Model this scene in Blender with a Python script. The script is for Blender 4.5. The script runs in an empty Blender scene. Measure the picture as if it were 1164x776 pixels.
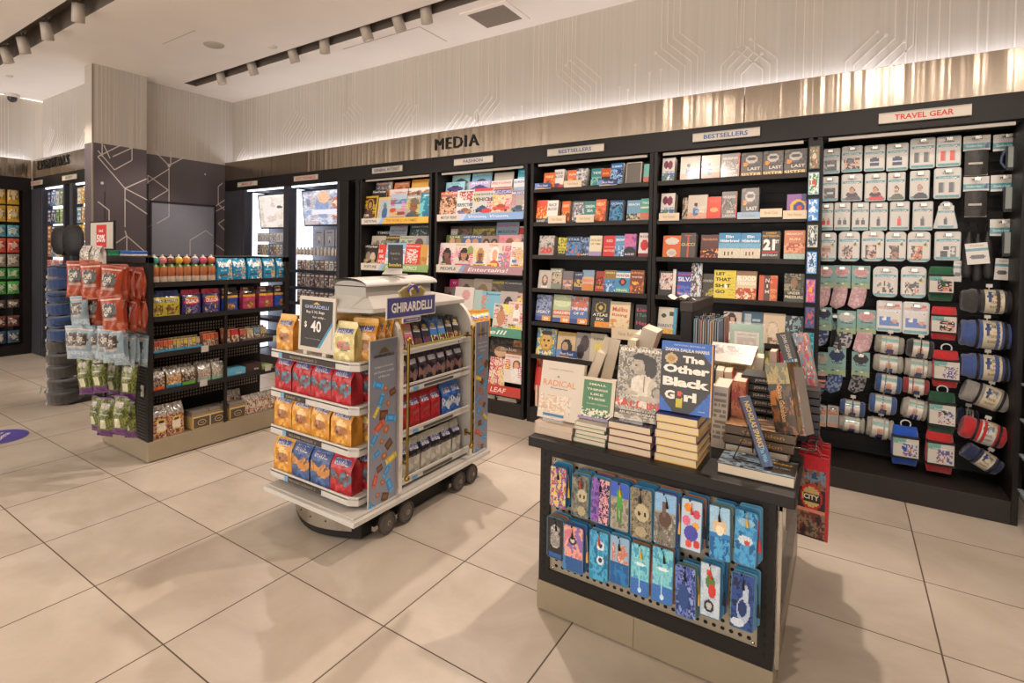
import bpy, math, random
from mathutils import Matrix, Vector, noise as mnoise
PI = math.pi
C = bpy.context.scene.collection
# ---------------------------------------------------------------- colour
def srgb(h):
    if not isinstance(h, str): return tuple(h)
    h = h.lstrip('#'); h = h if len(h) == 6 else ''.join(a+a for a in h); r = [int(h[i:i+2], 16)/255 for i in (0, 2, 4)]
    return tuple(c/12.92 if c <= .04045 else ((c+.055)/1.055)**2.4 for c in r)
def mixc(a, b, t):
    a = srgb(a); b = srgb(b); return tuple(a[i]*(1-t)+b[i]*t for i in range(3))
# ---------------------------------------------------------------- materials
MATS = {}
def material(name, rough=.5, metal=0., bump=0., bscale=60., stretch=(1, 1, 1), var=.06, vscale=8., coat=0., spec=.5, emit=0., alpha=1., sheen=0., trans=0., col=None):
    if name in MATS: return MATS[name]
    m = bpy.data.materials.new(name); m.use_nodes = True
    n, l = m.node_tree.nodes, m.node_tree.links
    b = n['Principled BSDF']
    if col is None:
        a = n.new('ShaderNodeAttribute'); a.attribute_name = 'Col'; src = a.outputs['Color']
    else:
        a = n.new('ShaderNodeRGB'); a.outputs[0].default_value = (*srgb(col), 1); src = a.outputs[0]
    tc = n.new('ShaderNodeTexCoord')
    if var > 0:
        nz = n.new('ShaderNodeTexNoise'); nz.inputs['Scale'].default_value = vscale; nz.inputs['Detail'].default_value = 3
        l.new(tc.outputs['Object'], nz.inputs['Vector'])
        mr = n.new('ShaderNodeMapRange'); mr.inputs['From Min'].default_value = .3; mr.inputs['From Max'].default_value = .7
        mr.inputs['To Min'].default_value = 1-var; mr.inputs['To Max'].default_value = 1+var
        l.new(nz.outputs['Fac'], mr.inputs['Value'])
        mx = n.new('ShaderNodeVectorMath'); mx.operation = 'SCALE'
        l.new(src, mx.inputs[0]); l.new(mr.outputs['Result'], mx.inputs['Scale']); src = mx.outputs[0]
    l.new(src, b.inputs['Base Color'])
    b.inputs['Roughness'].default_value = rough; b.inputs['Metallic'].default_value = metal
    b.inputs['Specular IOR Level'].default_value = spec
    b.inputs['Coat Weight'].default_value = coat; b.inputs['Coat Roughness'].default_value = .12
    b.inputs['Sheen Weight'].default_value = sheen
    b.inputs['Alpha'].default_value = alpha
    b.inputs['Transmission Weight'].default_value = trans
    if emit > 0:
        l.new(src, b.inputs['Emission Color']); b.inputs['Emission Strength'].default_value = emit
    if bump > 0:
        mp = n.new('ShaderNodeMapping'); mp.inputs['Scale'].default_value = stretch
        nb = n.new('ShaderNodeTexNoise'); nb.inputs['Scale'].default_value = bscale; nb.inputs['Detail'].default_value = 2
        bp = n.new('ShaderNodeBump'); bp.inputs['Strength'].default_value = bump; bp.inputs['Distance'].default_value = .01
        l.new(tc.outputs['Object'], mp.inputs['Vector']); l.new(mp.outputs['Vector'], nb.inputs['Vector'])
        l.new(nb.outputs['Fac'], bp.inputs['Height']); l.new(bp.outputs['Normal'], b.inputs['Normal'])
    MATS[name] = m
    return m
PAPER = material('printed_paper', .55, var=.03)
GLOSS = material('glossy_print', .33, var=.02, coat=.1)
FOIL = material('foil_pouch', .3, bump=.9, bscale=22, var=.05, vscale=20, coat=.3)
PLAS = material('moulded_plastic', .4, var=.03)
BLIS = material('clear_blister_over_card', .16, bump=.12, bscale=22, var=.03, coat=.6)
BLACK = material('black_powder_coat', .5, bump=.08, bscale=300, var=.12, vscale=3, spec=.3)
WHITE = material('white_laminate', .45, var=.03)
STEEL = material('brushed_steel', .17, metal=.95, bump=.05, bscale=40, stretch=(1, 1, 14), var=.06, vscale=2)
CHROME = material('chrome_wire', .18, metal=1., var=0)
BRASS = material('aged_brass', .32, metal=.95, var=.12, vscale=30)
FLEECE = material('soft_fleece', .95, bump=.5, bscale=160, var=.1, vscale=30, sheen=.4)
KNIT = material('knitted_yarn', .95, bump=.6, bscale=260, var=.15, vscale=70, sheen=.3)
RUBB = material('black_rubber', .7, var=.1)
PAINT = material('wall_paint', .7, var=.03, vscale=1.5)
LIT = material('lit_diffuser', .5, var=0, emit=3.2)
LITP = material('lit_graphic', .4, var=0, emit=.75)
CLEAR = material('clear_plastic', .05, var=0, col='#ffffff', alpha=.16, spec=.8)
# ---------------------------------------------------------------- mesh builder
TEXTC = {}
def text_mesh(s, bold=0., shear=0.):
    k = (s, bold, shear)
    if k in TEXTC: return TEXTC[k]
    cu = bpy.data.curves.new('t', 'FONT'); cu.body = s; cu.size = 1; cu.resolution_u = 2; cu.offset = bold; cu.shear = shear
    o = bpy.data.objects.new('t', cu); C.objects.link(o)
    bpy.context.view_layer.update()
    me = o.to_mesh()
    vs = [(v.co.x, v.co.y) for v in me.vertices]; fs = [tuple(p.vertices) for p in me.polygons]
    o.to_mesh_clear(); bpy.data.objects.remove(o); bpy.data.curves.remove(cu)
    if vs:
        x0 = min(v[0] for v in vs); x1 = max(v[0] for v in vs); y0 = min(v[1] for v in vs); y1 = max(v[1] for v in vs)
    else: x0 = x1 = y0 = y1 = 0
    w = max(x1-x0, 1e-4); h = max(y1-y0, 1e-4)
    vs = [((x-x0)/w, (y-y0)/h) for x, y in vs]
    TEXTC[k] = (vs, fs, w/h); return TEXTC[k]
class MB:
    def __init__(s): s.v = []; s.f = []; s.c = []; s.m = []; s.s = []; s.M = Matrix()
    def put(s, vs, fs, col, mi=0, smooth=False):
        b = len(s.v); M = s.M
        s.v += [tuple(M @ Vector(p)) for p in vs]
        single = not (isinstance(col, list))
        if single: col = srgb(col)
        for i, f in enumerate(fs):
            s.f.append(tuple(b+j for j in f)); s.c.append(col if single else srgb(col[i])); s.m.append(mi); s.s.append(smooth)
        return s
    def box(s, x0, y0, z0, x1, y1, z1, col, mi=0, cols=None):
        vs = [(x0,y0,z0),(x1,y0,z0),(x1,y1,z0),(x0,y1,z0),(x0,y0,z1),(x1,y0,z1),(x1,y1,z1),(x0,y1,z1)]
        fs = [(0,1,5,4),(1,2,6,5),(2,3,7,6),(3,0,4,7),(4,5,6,7),(3,2,1,0)]   # front -y, right +x, back, left, top, bottom
        if cols: col = [cols.get(k, col) for k in ('f','r','b','l','t','u')]
        return s.put(vs, fs, col, mi)
    def quad(s, a, b, c, d, col, mi=0): return s.put([a, b, c, d], [(0,1,2,3)], col, mi)
    def poly(s, pts, col, mi=0): return s.put(pts, [tuple(range(len(pts)))], col, mi)
    def prism(s, pts, d, col, mi=0, smooth=False, axis='y', sidecol=None):
        # pts: outline in (x,z) ccw seen from -y ; extruded from y=0 to y=d (axis y)
        n = len(pts)
        if axis == 'y': vs = [(x, 0, z) for x, z in pts]+[(x, d, z) for x, z in pts]
        elif axis == 'x': vs = [(0, x, z) for x, z in pts]+[(d, x, z) for x, z in pts]
        else: vs = [(x, z, 0) for x, z in pts]+[(x, z, d) for x, z in pts]
        s.put(vs, [tuple(range(n)), tuple(range(2*n-1, n-1, -1))], col, mi)
        b = len(s.v)-2*n
        for i in range(n):
            j = (i+1) % n
            s.f.append((b+i, b+i+n, b+j+n, b+j)); s.c.append(srgb(sidecol or col)); s.m.append(mi); s.s.append(smooth)
        return s
    def tube(s, pts, r, col, seg=6, mi=0, cap=True):
        pts = [Vector(p) for p in pts]; rings = []
        rr = r if isinstance(r, (list, tuple)) else [r]*len(pts)
        vs = []; fs = []; prev = None
        for i, p in enumerate(pts):
            t = (pts[min(i+1, len(pts)-1)]-pts[max(i-1, 0)]).normalized()
            u = t.cross(Vector((0, 0, 1)) if abs(t.z) < .9 else Vector((1, 0, 0))).normalized()
            if prev is not None:
                u = (prev-t*prev.dot(t)); u = u.normalized() if u.length > 1e-6 else t.orthogonal().normalized()
            prev = u; w = t.cross(u)
            for k in range(seg):
                a = 2*PI*k/seg; vs.append(p+(u*math.cos(a)+w*math.sin(a))*rr[i])
        for i in range(len(pts)-1):
            for k in range(seg):
                fs.append((i*seg+k, i*seg+(k+1) % seg, (i+1)*seg+(k+1) % seg, (i+1)*seg+k))
        s.put(vs, fs, col, mi, True)
        if cap: s.put(vs[:seg][::-1]+vs[-seg:], [tuple(range(seg)), tuple(range(seg, 2*seg))], col, mi)
        return s
    def lathe(s, prof, col, seg=20, mi=0, axis='z', cap=True, cols=None, sq=1.):
        vs = []; fs = []; cc = []
        for i, (r, z) in enumerate(prof):
            for k in range(seg):
                a = 2*PI*k/seg; x, y = r*math.cos(a), r*math.sin(a)*sq
                vs.append((x, y, z) if axis == 'z' else (z, x, y) if axis == 'x' else (y, z, x))
        for i in range(len(prof)-1):
            for k in range(seg):
                fs.append((i*seg+k, i*seg+(k+1) % seg, (i+1)*seg+(k+1) % seg, (i+1)*seg+k)); cc.append(cols[i] if cols else col)
        s.put(vs, fs, cc, mi, True)
        if cap: s.put(vs[:seg][::-1]+vs[-seg:], [tuple(range(seg)), tuple(range(seg, 2*seg))], [cc[0], cc[-1]], mi)
        return s
    def grid(s, fn, nx, ny, colf, mi=0, smooth=True):
        # fn(u,v)->point, colf(u,v)->colour, full grid
        vs = [fn(i/nx, j/ny) for j in range(ny+1) for i in range(nx+1)]
        fs = []; cc = []
        for j in range(ny):
            for i in range(nx):
                a = j*(nx+1)+i; fs.append((a, a+1, a+nx+2, a+nx+1)); cc.append(colf((i+.5)/nx, (j+.5)/ny))
        return s.put(vs, fs, cc, mi, smooth)
    def art(s, x0, z0, w, h, y, colf, nx, ny, mi=0):
        # flat printed face looking towards -y, run-length merged
        vs = []; fs = []; cc = []
        for j in range(ny):
            i = 0
            row = [srgb(colf((i_+.5)/nx, (j+.5)/ny)) for i_ in range(nx)]
            while i < nx:
                k = i
                while k < nx and row[k] == row[i]: k += 1
                b = len(vs); xa, xb, za, zb = x0+w*i/nx, x0+w*k/nx, z0+h*j/ny, z0+h*(j+1)/ny
                vs += [(xa, y, za), (xb, y, za), (xb, y, zb), (xa, y, zb)]; fs.append((b, b+1, b+2, b+3)); cc.append(row[i]); i = k
        return s.put(vs, fs, cc, mi)
    def text(s, t, x, z, w=None, h=None, y=0., col='#000000', bold=0., mi=0, al='c', shear=0., rot=0.):
        # flat text looking towards -y; (x,z) anchor centre (or left) ; fits in w x h
        vs, fs, asp = text_mesh(t, bold, shear)
        if not vs: return s
        if w is None: w = h*asp
        if h is None: h = w/asp
        ox = -w/2 if al == 'c' else (0 if al == 'l' else -w)
        ca, sa = math.cos(rot), math.sin(rot)
        P = []
        for a, b in vs:
            px, pz = ox+a*w, -h/2+b*h; P.append((x+px*ca-pz*sa, y, z+px*sa+pz*ca))
        return s.put(P, fs, col, mi)
    def build(s, name, mats, parent=None, loc=None, rot=None, bevel=0., seg=2, **props):
        me = bpy.data.meshes.new(name); me.from_pydata(s.v, [], s.f)
        at = me.attributes.new('Col', 'FLOAT_COLOR', 'CORNER')
        buf = []
        for f, c in zip(s.f, s.c): buf += [c[0], c[1], c[2], 1.]*len(f)
        at.data.foreach_set('color', buf)
        me.polygons.foreach_set('use_smooth', s.s); me.polygons.foreach_set('material_index', s.m)
        for m in (mats if isinstance(mats, (list, tuple)) else [mats]): me.materials.append(m)
        me.update()
        o = bpy.data.objects.new(name, me); C.objects.link(o)
        if parent: o.parent = parent
        if loc is not None: o.location = loc
        if rot is not None: o.rotation_euler = rot
        if bevel > 0:
            b = o.modifiers.new('bevel', 'BEVEL'); b.width = bevel; b.segments = seg; b.limit_method = 'ANGLE'; b.angle_limit = .7
        for k, v in props.items():
            if v is not None: o[k] = v
        return o
def thing(name, label, cat, loc=(0, 0, 0), rot=(0, 0, 0), group=None):
    o = bpy.data.objects.new(name, None); C.objects.link(o); o.empty_display_size = .05
    o.location = loc; o.rotation_euler = rot; o['label'] = label; o['category'] = cat
    if group: o['group'] = group
    return o
def dup(root, label, loc=None, rot=None, group=None):
    r = root.copy(); C.objects.link(r)
    if loc is not None: r.location = loc
    if rot is not None: r.rotation_euler = rot
    r['label'] = label
    if group: r['group'] = group
    for ch in KIDS.get(root.name, []):
        c = ch.copy(); C.objects.link(c); c.parent = r
        for g in KIDS.get(ch.name, []):
            d = g.copy(); C.objects.link(d); d.parent = c
    return r
KIDS = {}
def kids_index(*roots):
    for r in roots:
        KIDS[r.name] = [o for o in C.objects if o.parent == r]
        for c in KIDS[r.name]: KIDS[c.name] = [o for o in C.objects if o.parent == c]
def T(x=0, y=0, z=0, rx=0, ry=0, rz=0):
    return Matrix.Translation((x, y, z)) @ Matrix.Rotation(rz, 4, 'Z') @ Matrix.Rotation(ry, 4, 'Y') @ Matrix.Rotation(rx, 4, 'X')
def rrect(w, h, r, n=4, cx=0, cz=0):
    pts = []
    for qx, qz, a0 in ((w/2-r, -h/2+r, -PI/2), (w/2-r, h/2-r, 0), (-w/2+r, h/2-r, PI/2), (-w/2+r, -h/2+r, PI)):
        for k in range(n+1):
            a = a0+PI/2*k/n; pts.append((cx+qx+r*math.cos(a), cz+qz+r*math.sin(a)))
    return pts
def h2(a, b, s=0):
    x = math.sin(a*127.1+b*311.7+s*74.7)*43758.5453; return x-math.floor(x)
def ordn(i): return ['leftmost','second','third','fourth','fifth','sixth','seventh','eighth','ninth','tenth','eleventh','twelfth','thirteenth','fourteenth','fifteenth','sixteenth'][i]
def nth(i): return 'leftmost' if i == 0 else ordn(i)+' from left'
# ---------------------------------------------------------------- camera (measured from the photograph)
EYE = 1.53
F_, CX_, CY_, YAW, PIT, ROL = 629.6692, 488.1532, 298.2441, -0.6434, -0.0212, 0.0131
_f = Vector((math.sin(YAW)*math.cos(PIT), math.cos(YAW)*math.cos(PIT), math.sin(PIT)))
_r = Vector((math.cos(YAW), -math.sin(YAW), 0)); _u = _r.cross(_f)
R2 = _r*math.cos(ROL)+_u*math.sin(ROL); U2 = _u*math.cos(ROL)-_r*math.sin(ROL)
cam = bpy.data.cameras.new('camera'); co = bpy.data.objects.new('camera', cam); C.objects.link(co)
co.matrix_world = Matrix(((R2.x, U2.x, -_f.x, 0), (R2.y, U2.y, -_f.y, 0), (R2.z, U2.z, -_f.z, EYE), (0, 0, 0, 1)))
cam.sensor_width = 36; cam.lens = F_/1164*36; cam.shift_x = (582-CX_)/1164; cam.shift_y = (CY_-388)/1164; cam.clip_start = .05
bpy.context.scene.camera = co
def at(px, py, **k):      # the point of the plane x=, y= or z= seen at a pixel of the photograph
    d = R2*((px-CX_)/F_)-U2*((py-CY_)/F_)+_f
    (a, v), = k.items(); i = 'xyz'.index(a); o = Vector((0, 0, EYE)); t = (v-o[i])/d[i]
    return o+d*t
# ---------------------------------------------------------------- printed art
def vnoise(u, v, sc, seed): return mnoise.noise(Vector((u*sc, v*sc, seed*7.31)))*.5+.5
def A(*prims, bg='#cccccc', grad=None):
    """print layout: later primitives cover earlier ones; u,v in 0..1 from bottom left"""
    def f(u, v):
        c = c0 = bg; hit = None
        if grad: c = mixc(bg, grad, round(v*6)/6)
        for p in prims:
            k = p[0]
            if k == 'r':
                if p[1] <= u <= p[3] and p[2] <= v <= p[4]: c = p[5]
            elif k == 'e':
                if ((u-p[1])/p[3])**2+((v-p[2])/p[4])**2 <= 1: c = p[5]
            elif k == 'n':   # blotches inside a rect: x0,y0,x1,y1,palette,scale,seed
                if p[1] <= u <= p[3] and p[2] <= v <= p[4]:
                    t = vnoise(u, v*1.4, p[6], p[7])*.68+vnoise(u, v*1.4, p[6]*3.1, p[7]+2)*.32; t = min(.999, max(0, (t-.22)/.56)); q = p[5][int(t*len(p[5]))]
                    if q: c = q
            elif k == 'l':   # lines of small print: x0,y0,x1,y1,colour,rows,seed
                if p[1] <= u <= p[3] and p[2] <= v <= p[4]:
                    t = (v-p[2])/(p[4]-p[2])*p[6]; 
                    if t % 1 > .45 and h2(int(t), int((u-p[1])*24), p[7]) > .22: c = p[5]
            elif k == 't':   # triangle / half plane: a*u+b*v<c
                if p[1]*u+p[2]*v < p[3]: c = p[4]
            elif k == 's':   # stripes
                if int((u*p[1]+v*p[2])) % 2 == 0: c = p[3]
            c0 = c
        if c0 is not bg and not (isinstance(c, str) and c in FLAT):
            g = .80+.4*vnoise(u, v*1.4, 17, 3)*1.0+.16*(h2(int(u*31), int(v*43), 7)-.5); c = tuple(min(1, q*g) for q in srgb(c))
        return c
    return f
FLAT = set()
def portrait(skin, hair, top, bg, bg2=None, seed=0, cx=.5, title='#ffffff', long=True):
    pr = []
    if bg2: pr.append(('n', 0, 0, 1, 1, [bg, bg2, bg], 3, seed))
    if long: pr.append(('e', cx, .5, .27, .3, hair))
    pr += [('e', cx, .08, .36, .26, top), ('e', cx, .6, .2, .22, hair), ('e', cx, .54, .145, .19, skin), ('r', cx-.06, .28, cx+.06, .42, skin),
           ('e', cx, .7, .17, .1, hair), ('e', cx-.06, .57, .03, .015, '#2a1a14'), ('e', cx+.06, .57, .03, .015, '#2a1a14'), ('e', cx, .44, .05, .018, '#a04a40')]
    return pr
# ================================================================= THE ROOM
sc = bpy.context.scene
W_Y = 4.53            # plane of the fixture fronts on the media wall
WALL_Y = 4.66; ZC = 3.6
FB, FT, BB = 2.475, 2.728, 2.325     # steel fascia bottom / top, black band bottom
XL = -9.2; YE = 2.9; XS = -7.03
# ---- floor: 60 cm tiles
def floor_material():
    m = bpy.data.materials.new('porcelain_tiles'); m.use_nodes = True; n, l = m.node_tree.nodes, m.node_tree.links; b = n['Principled BSDF']
    tc = n.new('ShaderNodeTexCoord'); sp = n.new('ShaderNodeSeparateXYZ'); l.new(tc.outputs['Object'], sp.inputs[0])
    def mth(op, a, bb=None):
        k = n.new('ShaderNodeMath'); k.operation = op
        for i, x in enumerate((a, bb)):
            if x is None: continue
            if isinstance(x, (int, float)): k.inputs[i].default_value = x
            else: l.new(x, k.inputs[i])
        return k.outputs[0]
    es = []; cells = []
    for ax, off in ((0, -1.467), (1, 1.679)):
        t = mth('DIVIDE', mth('SUBTRACT', sp.outputs[ax], off), .6005); fl = mth('FLOOR', t); cells.append(fl)
        fr = mth('SUBTRACT', t, fl); d = mth('MINIMUM', fr, mth('SUBTRACT', 1, fr)); es.append(mth('LESS_THAN', d, .0052))
    g = mth('MAXIMUM', es[0], es[1])
    cb = n.new('ShaderNodeCombineXYZ'); l.new(cells[0], cb.inputs[0]); l.new(cells[1], cb.inputs[1])
    wn = n.new('ShaderNodeTexWhiteNoise'); wn.noise_dimensions = '2D'; l.new(cb.outputs[0], wn.inputs[0])
    # every tile samples a different patch of the stone pattern
    sc2 = n.new('ShaderNodeVectorMath'); sc2.operation = 'MULTIPLY_ADD'; l.new(wn.outputs['Color'], sc2.inputs[0]); sc2.inputs[1].default_value = (9, 9, 9); l.new(tc.outputs['Object'], sc2.inputs[2])
    nz = n.new('ShaderNodeTexNoise'); nz.inputs['Scale'].default_value = 2.2; nz.inputs['Detail'].default_value = 6; nz.inputs['Roughness'].default_value = .62; nz.inputs['Distortion'].default_value = .6
    l.new(sc2.outputs[0], nz.inputs['Vector'])
    cr = n.new('ShaderNodeValToRGB'); cr.color_ramp.elements[0].position = .3; cr.color_ramp.elements[0].color = (*srgb('#aca090'), 1)
    cr.color_ramp.elements[1].position = .72; cr.color_ramp.elements[1].color = (*srgb('#c3b9ab'), 1)
    l.new(nz.outputs['Fac'], cr.inputs[0])
    hv = n.new('ShaderNodeHueSaturation'); l.new(cr.outputs[0], hv.inputs['Color']); l.new(mth('ADD', mth('MULTIPLY', wn.outputs['Value'], .08), .96), hv.inputs['Value'])
    mx = n.new('ShaderNodeMix'); mx.data_type = 'RGBA'; l.new(g, mx.inputs['Factor']); l.new(hv.outputs[0], mx.inputs['A']); mx.inputs['B'].default_value = (*srgb('#54483a'), 1)
    l.new(mx.outputs['Result'], b.inputs['Base Color'])
    ro = mth('ADD', mth('MULTIPLY', nz.outputs['Fac'], .2), .27); l.new(mth('MAXIMUM', ro, mth('MULTIPLY', g, .8)), b.inputs['Roughness'])
    bp = n.new('ShaderNodeBump'); bp.inputs['Strength'].default_value = .3; bp.inputs['Distance'].default_value = .002
    l.new(mth('SUBTRACT', mth('MULTIPLY', nz.outputs['Fac'], .25), g), bp.inputs['Height']); l.new(bp.outputs[0], b.inputs['Normal'])
    return m
fl = MB().box(XL-.1, -3.5, -.08, 3.4, WALL_Y+.55, 0, '#c0b09a').build('floor', floor_material(), kind='structure')
# ---- ceiling with two light troughs
CEIL = '#f6ece0'
T1 = (1.92, 2.16); T2 = (3.75, 3.92); XA, XB = XL-.1, 3.4
m = MB()
for (y0, y1, x0, x1) in ((-3.5, T1[0], XA, XB), (T1[1], T2[0], XA, XB), (T2[1], WALL_Y+.1, XA, XB), (T2[0], T2[1], XA, -6.72), (T1[0], T1[1], 2.2, XB), (T2[0], T2[1], 2.2, XB), (T1[0], T1[1], XA, -8.9)):
    m.box(x0, y0, ZC, x1, y1, ZC+.05, CEIL)
m.box(XA, -3.5, ZC+.2, XB, WALL_Y+.1, ZC+.24, '#8d8072')
ceil_o = m.build('ceiling', PAINT, kind='structure')
for i, (ty, x0) in enumerate(((T1, -8.9), (T2, -6.72))):
    m = MB(); TC = '#6e6358'
    m.box(x0, ty[0], ZC+.001, 2.2, ty[0]+.008, ZC+.18, TC).box(x0, ty[1]-.008, ZC+.001, 2.2, ty[1], ZC+.18, TC)
    m.box(x0, ty[0], ZC+.18, 2.2, ty[1], ZC+.195, TC).box(x0, ty[0]+.008, ZC+.001, x0+.008, ty[1]-.008, ZC+.18, TC)
    m.build('trim_%d' % (i+1), PAINT, kind='structure')
# ---- upper walls with raised circuit traces
WL = '#c0b8ac'; TR = '#d3cbc0'
def wall_mat():
    m = material('striated_wallcovering', .6, bump=.15, bscale=9, stretch=(9, 9, .25), var=0)
    n, l = m.node_tree.nodes, m.node_tree.links; b = n['Principled BSDF']
    a = [x for x in n if x.type == 'ATTRIBUTE'][0]; tc = [x for x in n if x.type == 'TEX_COORD'][0]
    mp = n.new('ShaderNodeMapping'); mp.inputs['Scale'].default_value = (30, 30, .35); nz = n.new('ShaderNodeTexNoise'); nz.inputs['Scale'].default_value = 1.6; nz.inputs['Detail'].default_value = 4
    l.new(tc.outputs['Object'], mp.inputs[0]); l.new(mp.outputs[0], nz.inputs[0])
    mr = n.new('ShaderNodeMapRange'); mr.inputs['From Min'].default_value = .3; mr.inputs['From Max'].default_value = .7; mr.inputs['To Min'].default_value = .94; mr.inputs['To Max'].default_value = 1.05
    l.new(nz.outputs['Fac'], mr.inputs['Value']); s = n.new('ShaderNodeVectorMath'); s.operation = 'SCALE'
    l.new(a.outputs['Color'], s.inputs[0]); l.new(mr.outputs[0], s.inputs['Scale']); l.new(s.outputs[0], b.inputs['Base Color'])
    return m
WM = wall_mat()
def circuit(m, length, z0, z1, seed, dens=1.):
    """raised traces on the plane y=0 facing -y, x from 0 to length"""
    R = random.Random(seed); x = .05
    def seg(a, b, w=.0035):
        dx, dz = b[0]-a[0], b[1]-a[1]; L = math.hypot(dx, dz); nx, nz = -dz/L*w, dx/L*w
        m.box  # traces stand 3 mm proud
        p = [(a[0]+nx, -.004, a[1]+nz), (a[0]-nx, -.004, a[1]-nz), (b[0]-nx, -.004, b[1]-nz), (b[0]+nx, -.004, b[1]+nz)]
        m.poly(p, TR); q = [(t[0], 0, t[2]) for t in p]
        m.quad(q[1], p[1], p[2], q[2], TR); m.quad(p[0], q[0], q[3], p[3], TR)
    while x < length-.05:
        mode = R.random()
        if mode < .45:
            for k in range(R.randint(2, 5)):
                if x < length-.03: seg((x, z0), (x, z1)); x += .035+R.random()*.02
        elif mode < .8:
            zb = z0+.1+R.random()*.35; d = (.12+R.random()*.14)*(1 if R.random() < .6 else -1); ng = R.randint(3, 6)
            if 0.05 < x+d < length-.3:
                for k in range(ng):
                    xx = x+k*.045; zz = zb+k*.03*(1 if d < 0 else -1)
                    if xx+abs(d) > length-.03 or xx > length-.03: break
                    zt = zz+abs(d)
                    seg((xx, z0), (xx, zz)); seg((xx, zz), (xx+d, zt)); 
                    if R.random() < .7: seg((xx+d, zt), (xx+d, z1))
                    else: m.prism([(xx+d+.011*math.cos(t*PI/4), zt+.011*math.sin(t*PI/4)) for t in range(8)], -.006, TR)
                x += ng*.045+.03
        else:
            for k in range(R.randint(1, 3)):
                zz = z0+.15+R.random()*.3; seg((x, z0), (x, zz)); m.prism([(x+.01*math.cos(t*PI/4), zz+.01*math.sin(t*PI/4)) for t in range(8)], -.006, TR); x += .05+R.random()*.05
        x += .03+R.random()*.06
m = MB(); m.box(XS, WALL_Y, BB+.01, 3.3, WALL_Y+.1, ZC, WL); m.M = Matrix.Translation((XS, WALL_Y, 0)); circuit(m, 10.2, FT-.1, ZC-.005, 5)
m.build('wall_back', WM, kind='structure')
MB().box(XS-.2, WALL_Y+.5, 0, 3.3, WALL_Y+.56, BB, '#1d1b1a').build('wall_back_lower', PAINT, kind='structure')
# side wall on the left of the media wall: pale top, dark graphic panel below, flush door
PUR = '#5f575c'; LINE = '#d4ccc6'
def rz90(x, y): return Matrix.Translation((x, y, 0)) @ Matrix.Rotation(PI/2, 4, 'Z')   # local x -> world +y, local -y -> world +x
m = MB(); m.box(XS-.12, 3.35, 2.7, XS, WALL_Y, ZC, WL); m.M = rz90(XS, 3.35); circuit(m, 1.28, 2.72, ZC-.005, 9)
m.build('wall_left', WM, kind='structure')
def hexlines(m, segs, w=.006):
    for k, (x0, z0, x1, z1) in enumerate(segs):
        L = math.hypot(x1-x0, z1-z0); nx, nz = -(z1-z0)/L*w, (x1-x0)/L*w; y = -.0012-.0003*(k % 7)
        m.poly([(x0+nx, y, z0+nz), (x0-nx, y, z0-nz), (x1-nx, y, z1-nz), (x1+nx, y, z1+nz)], LINE)
def dot(m, x, z, r=.02): m.poly([(x+r*math.cos(t*PI/6), -.004, z+r*math.sin(t*PI/6)) for t in range(12)], LINE)
PM = material('dark_graphic_panel', .38, var=.04, vscale=2)
m = MB(); m.box(XS-.12, 3.35, 0, XS, W_Y+.1, 2.7, PUR); m.M = rz90(XS, 3.35)
def pk(px, py, P, x=XS, y0=3.35):     # photograph pixel -> local coords of the panel
    p = at(px, py, x=x); return (p.y-y0, p.z)
def pixsegs(L, **k): return [(*pk(a, b, 0, **k), *pk(c, d, 0, **k)) for a, b, c, d in L]
hexlines(m, pixsegs([(176,172,192,188),(192,188,209,179),(192,188,192,246),(192,246,168,258),(168,199,191,216),(191,216,168,230),(192,192,168,207),(168,199,168,258),
    (253,208,248,212),(248,212,248,232),(248,232,262,223),(248,232,262,245),(262,231,234,246),(262,245,248,254),(248,254,262,268),(234,246,234,290),(248,232,241,238),(241,238,241,275),(241,275,255,285),(192,246,209,258),(209,258,209,290),(194,172,194,186)]))
dot(m, *pk(192, 188, 0), .022); dot(m, *pk(233, 198, 0), .012)
m.build('wall_left_panel', PM, kind='structure')
m = MB(); d0, d1 = 3.5, 4.36
m.box(0, 0, 0, d1-d0, .012, 2.09, '#8b8d9a').box(-.03, 0, 0, -.012, .008, 2.12, '#2c292c').box(d1-d0+.012, 0, 0, d1-d0+.03, .008, 2.12, '#2c292c').box(-.03, 0, 2.1, d1-d0+.03, .008, 2.12, '#2c292c')
m.M = T(-.0, 0, 0); hexlines(m, [(a+3.35-d0, b, c+3.35-d0, d) for a, b, c, d in pixsegs([(216,292,216,273),(216,273,234,262),(234,262,242,268),(192,246,178,254),(192,232,192,246)], x=XS+.013)], .005)
o = m.build('door_1', material('satin_door_paint', .3, var=.03), kind='structure'); o.matrix_world = Matrix.Translation((XS+.013, d0, 0)) @ Matrix.Rotation(PI/2, 4, 'Z')
h = MB().box(0, 0, 0, .03, .1, .2, '#1c1a1a').build('door_handle', BLACK, o, bevel=.004); h.location = (.05, -.05, 1.0); h.rotation_euler = (0, 0, -PI/2*0)
h.location = (.05, -.045, 1.02); h.scale = (1, .45, 1)
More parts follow.
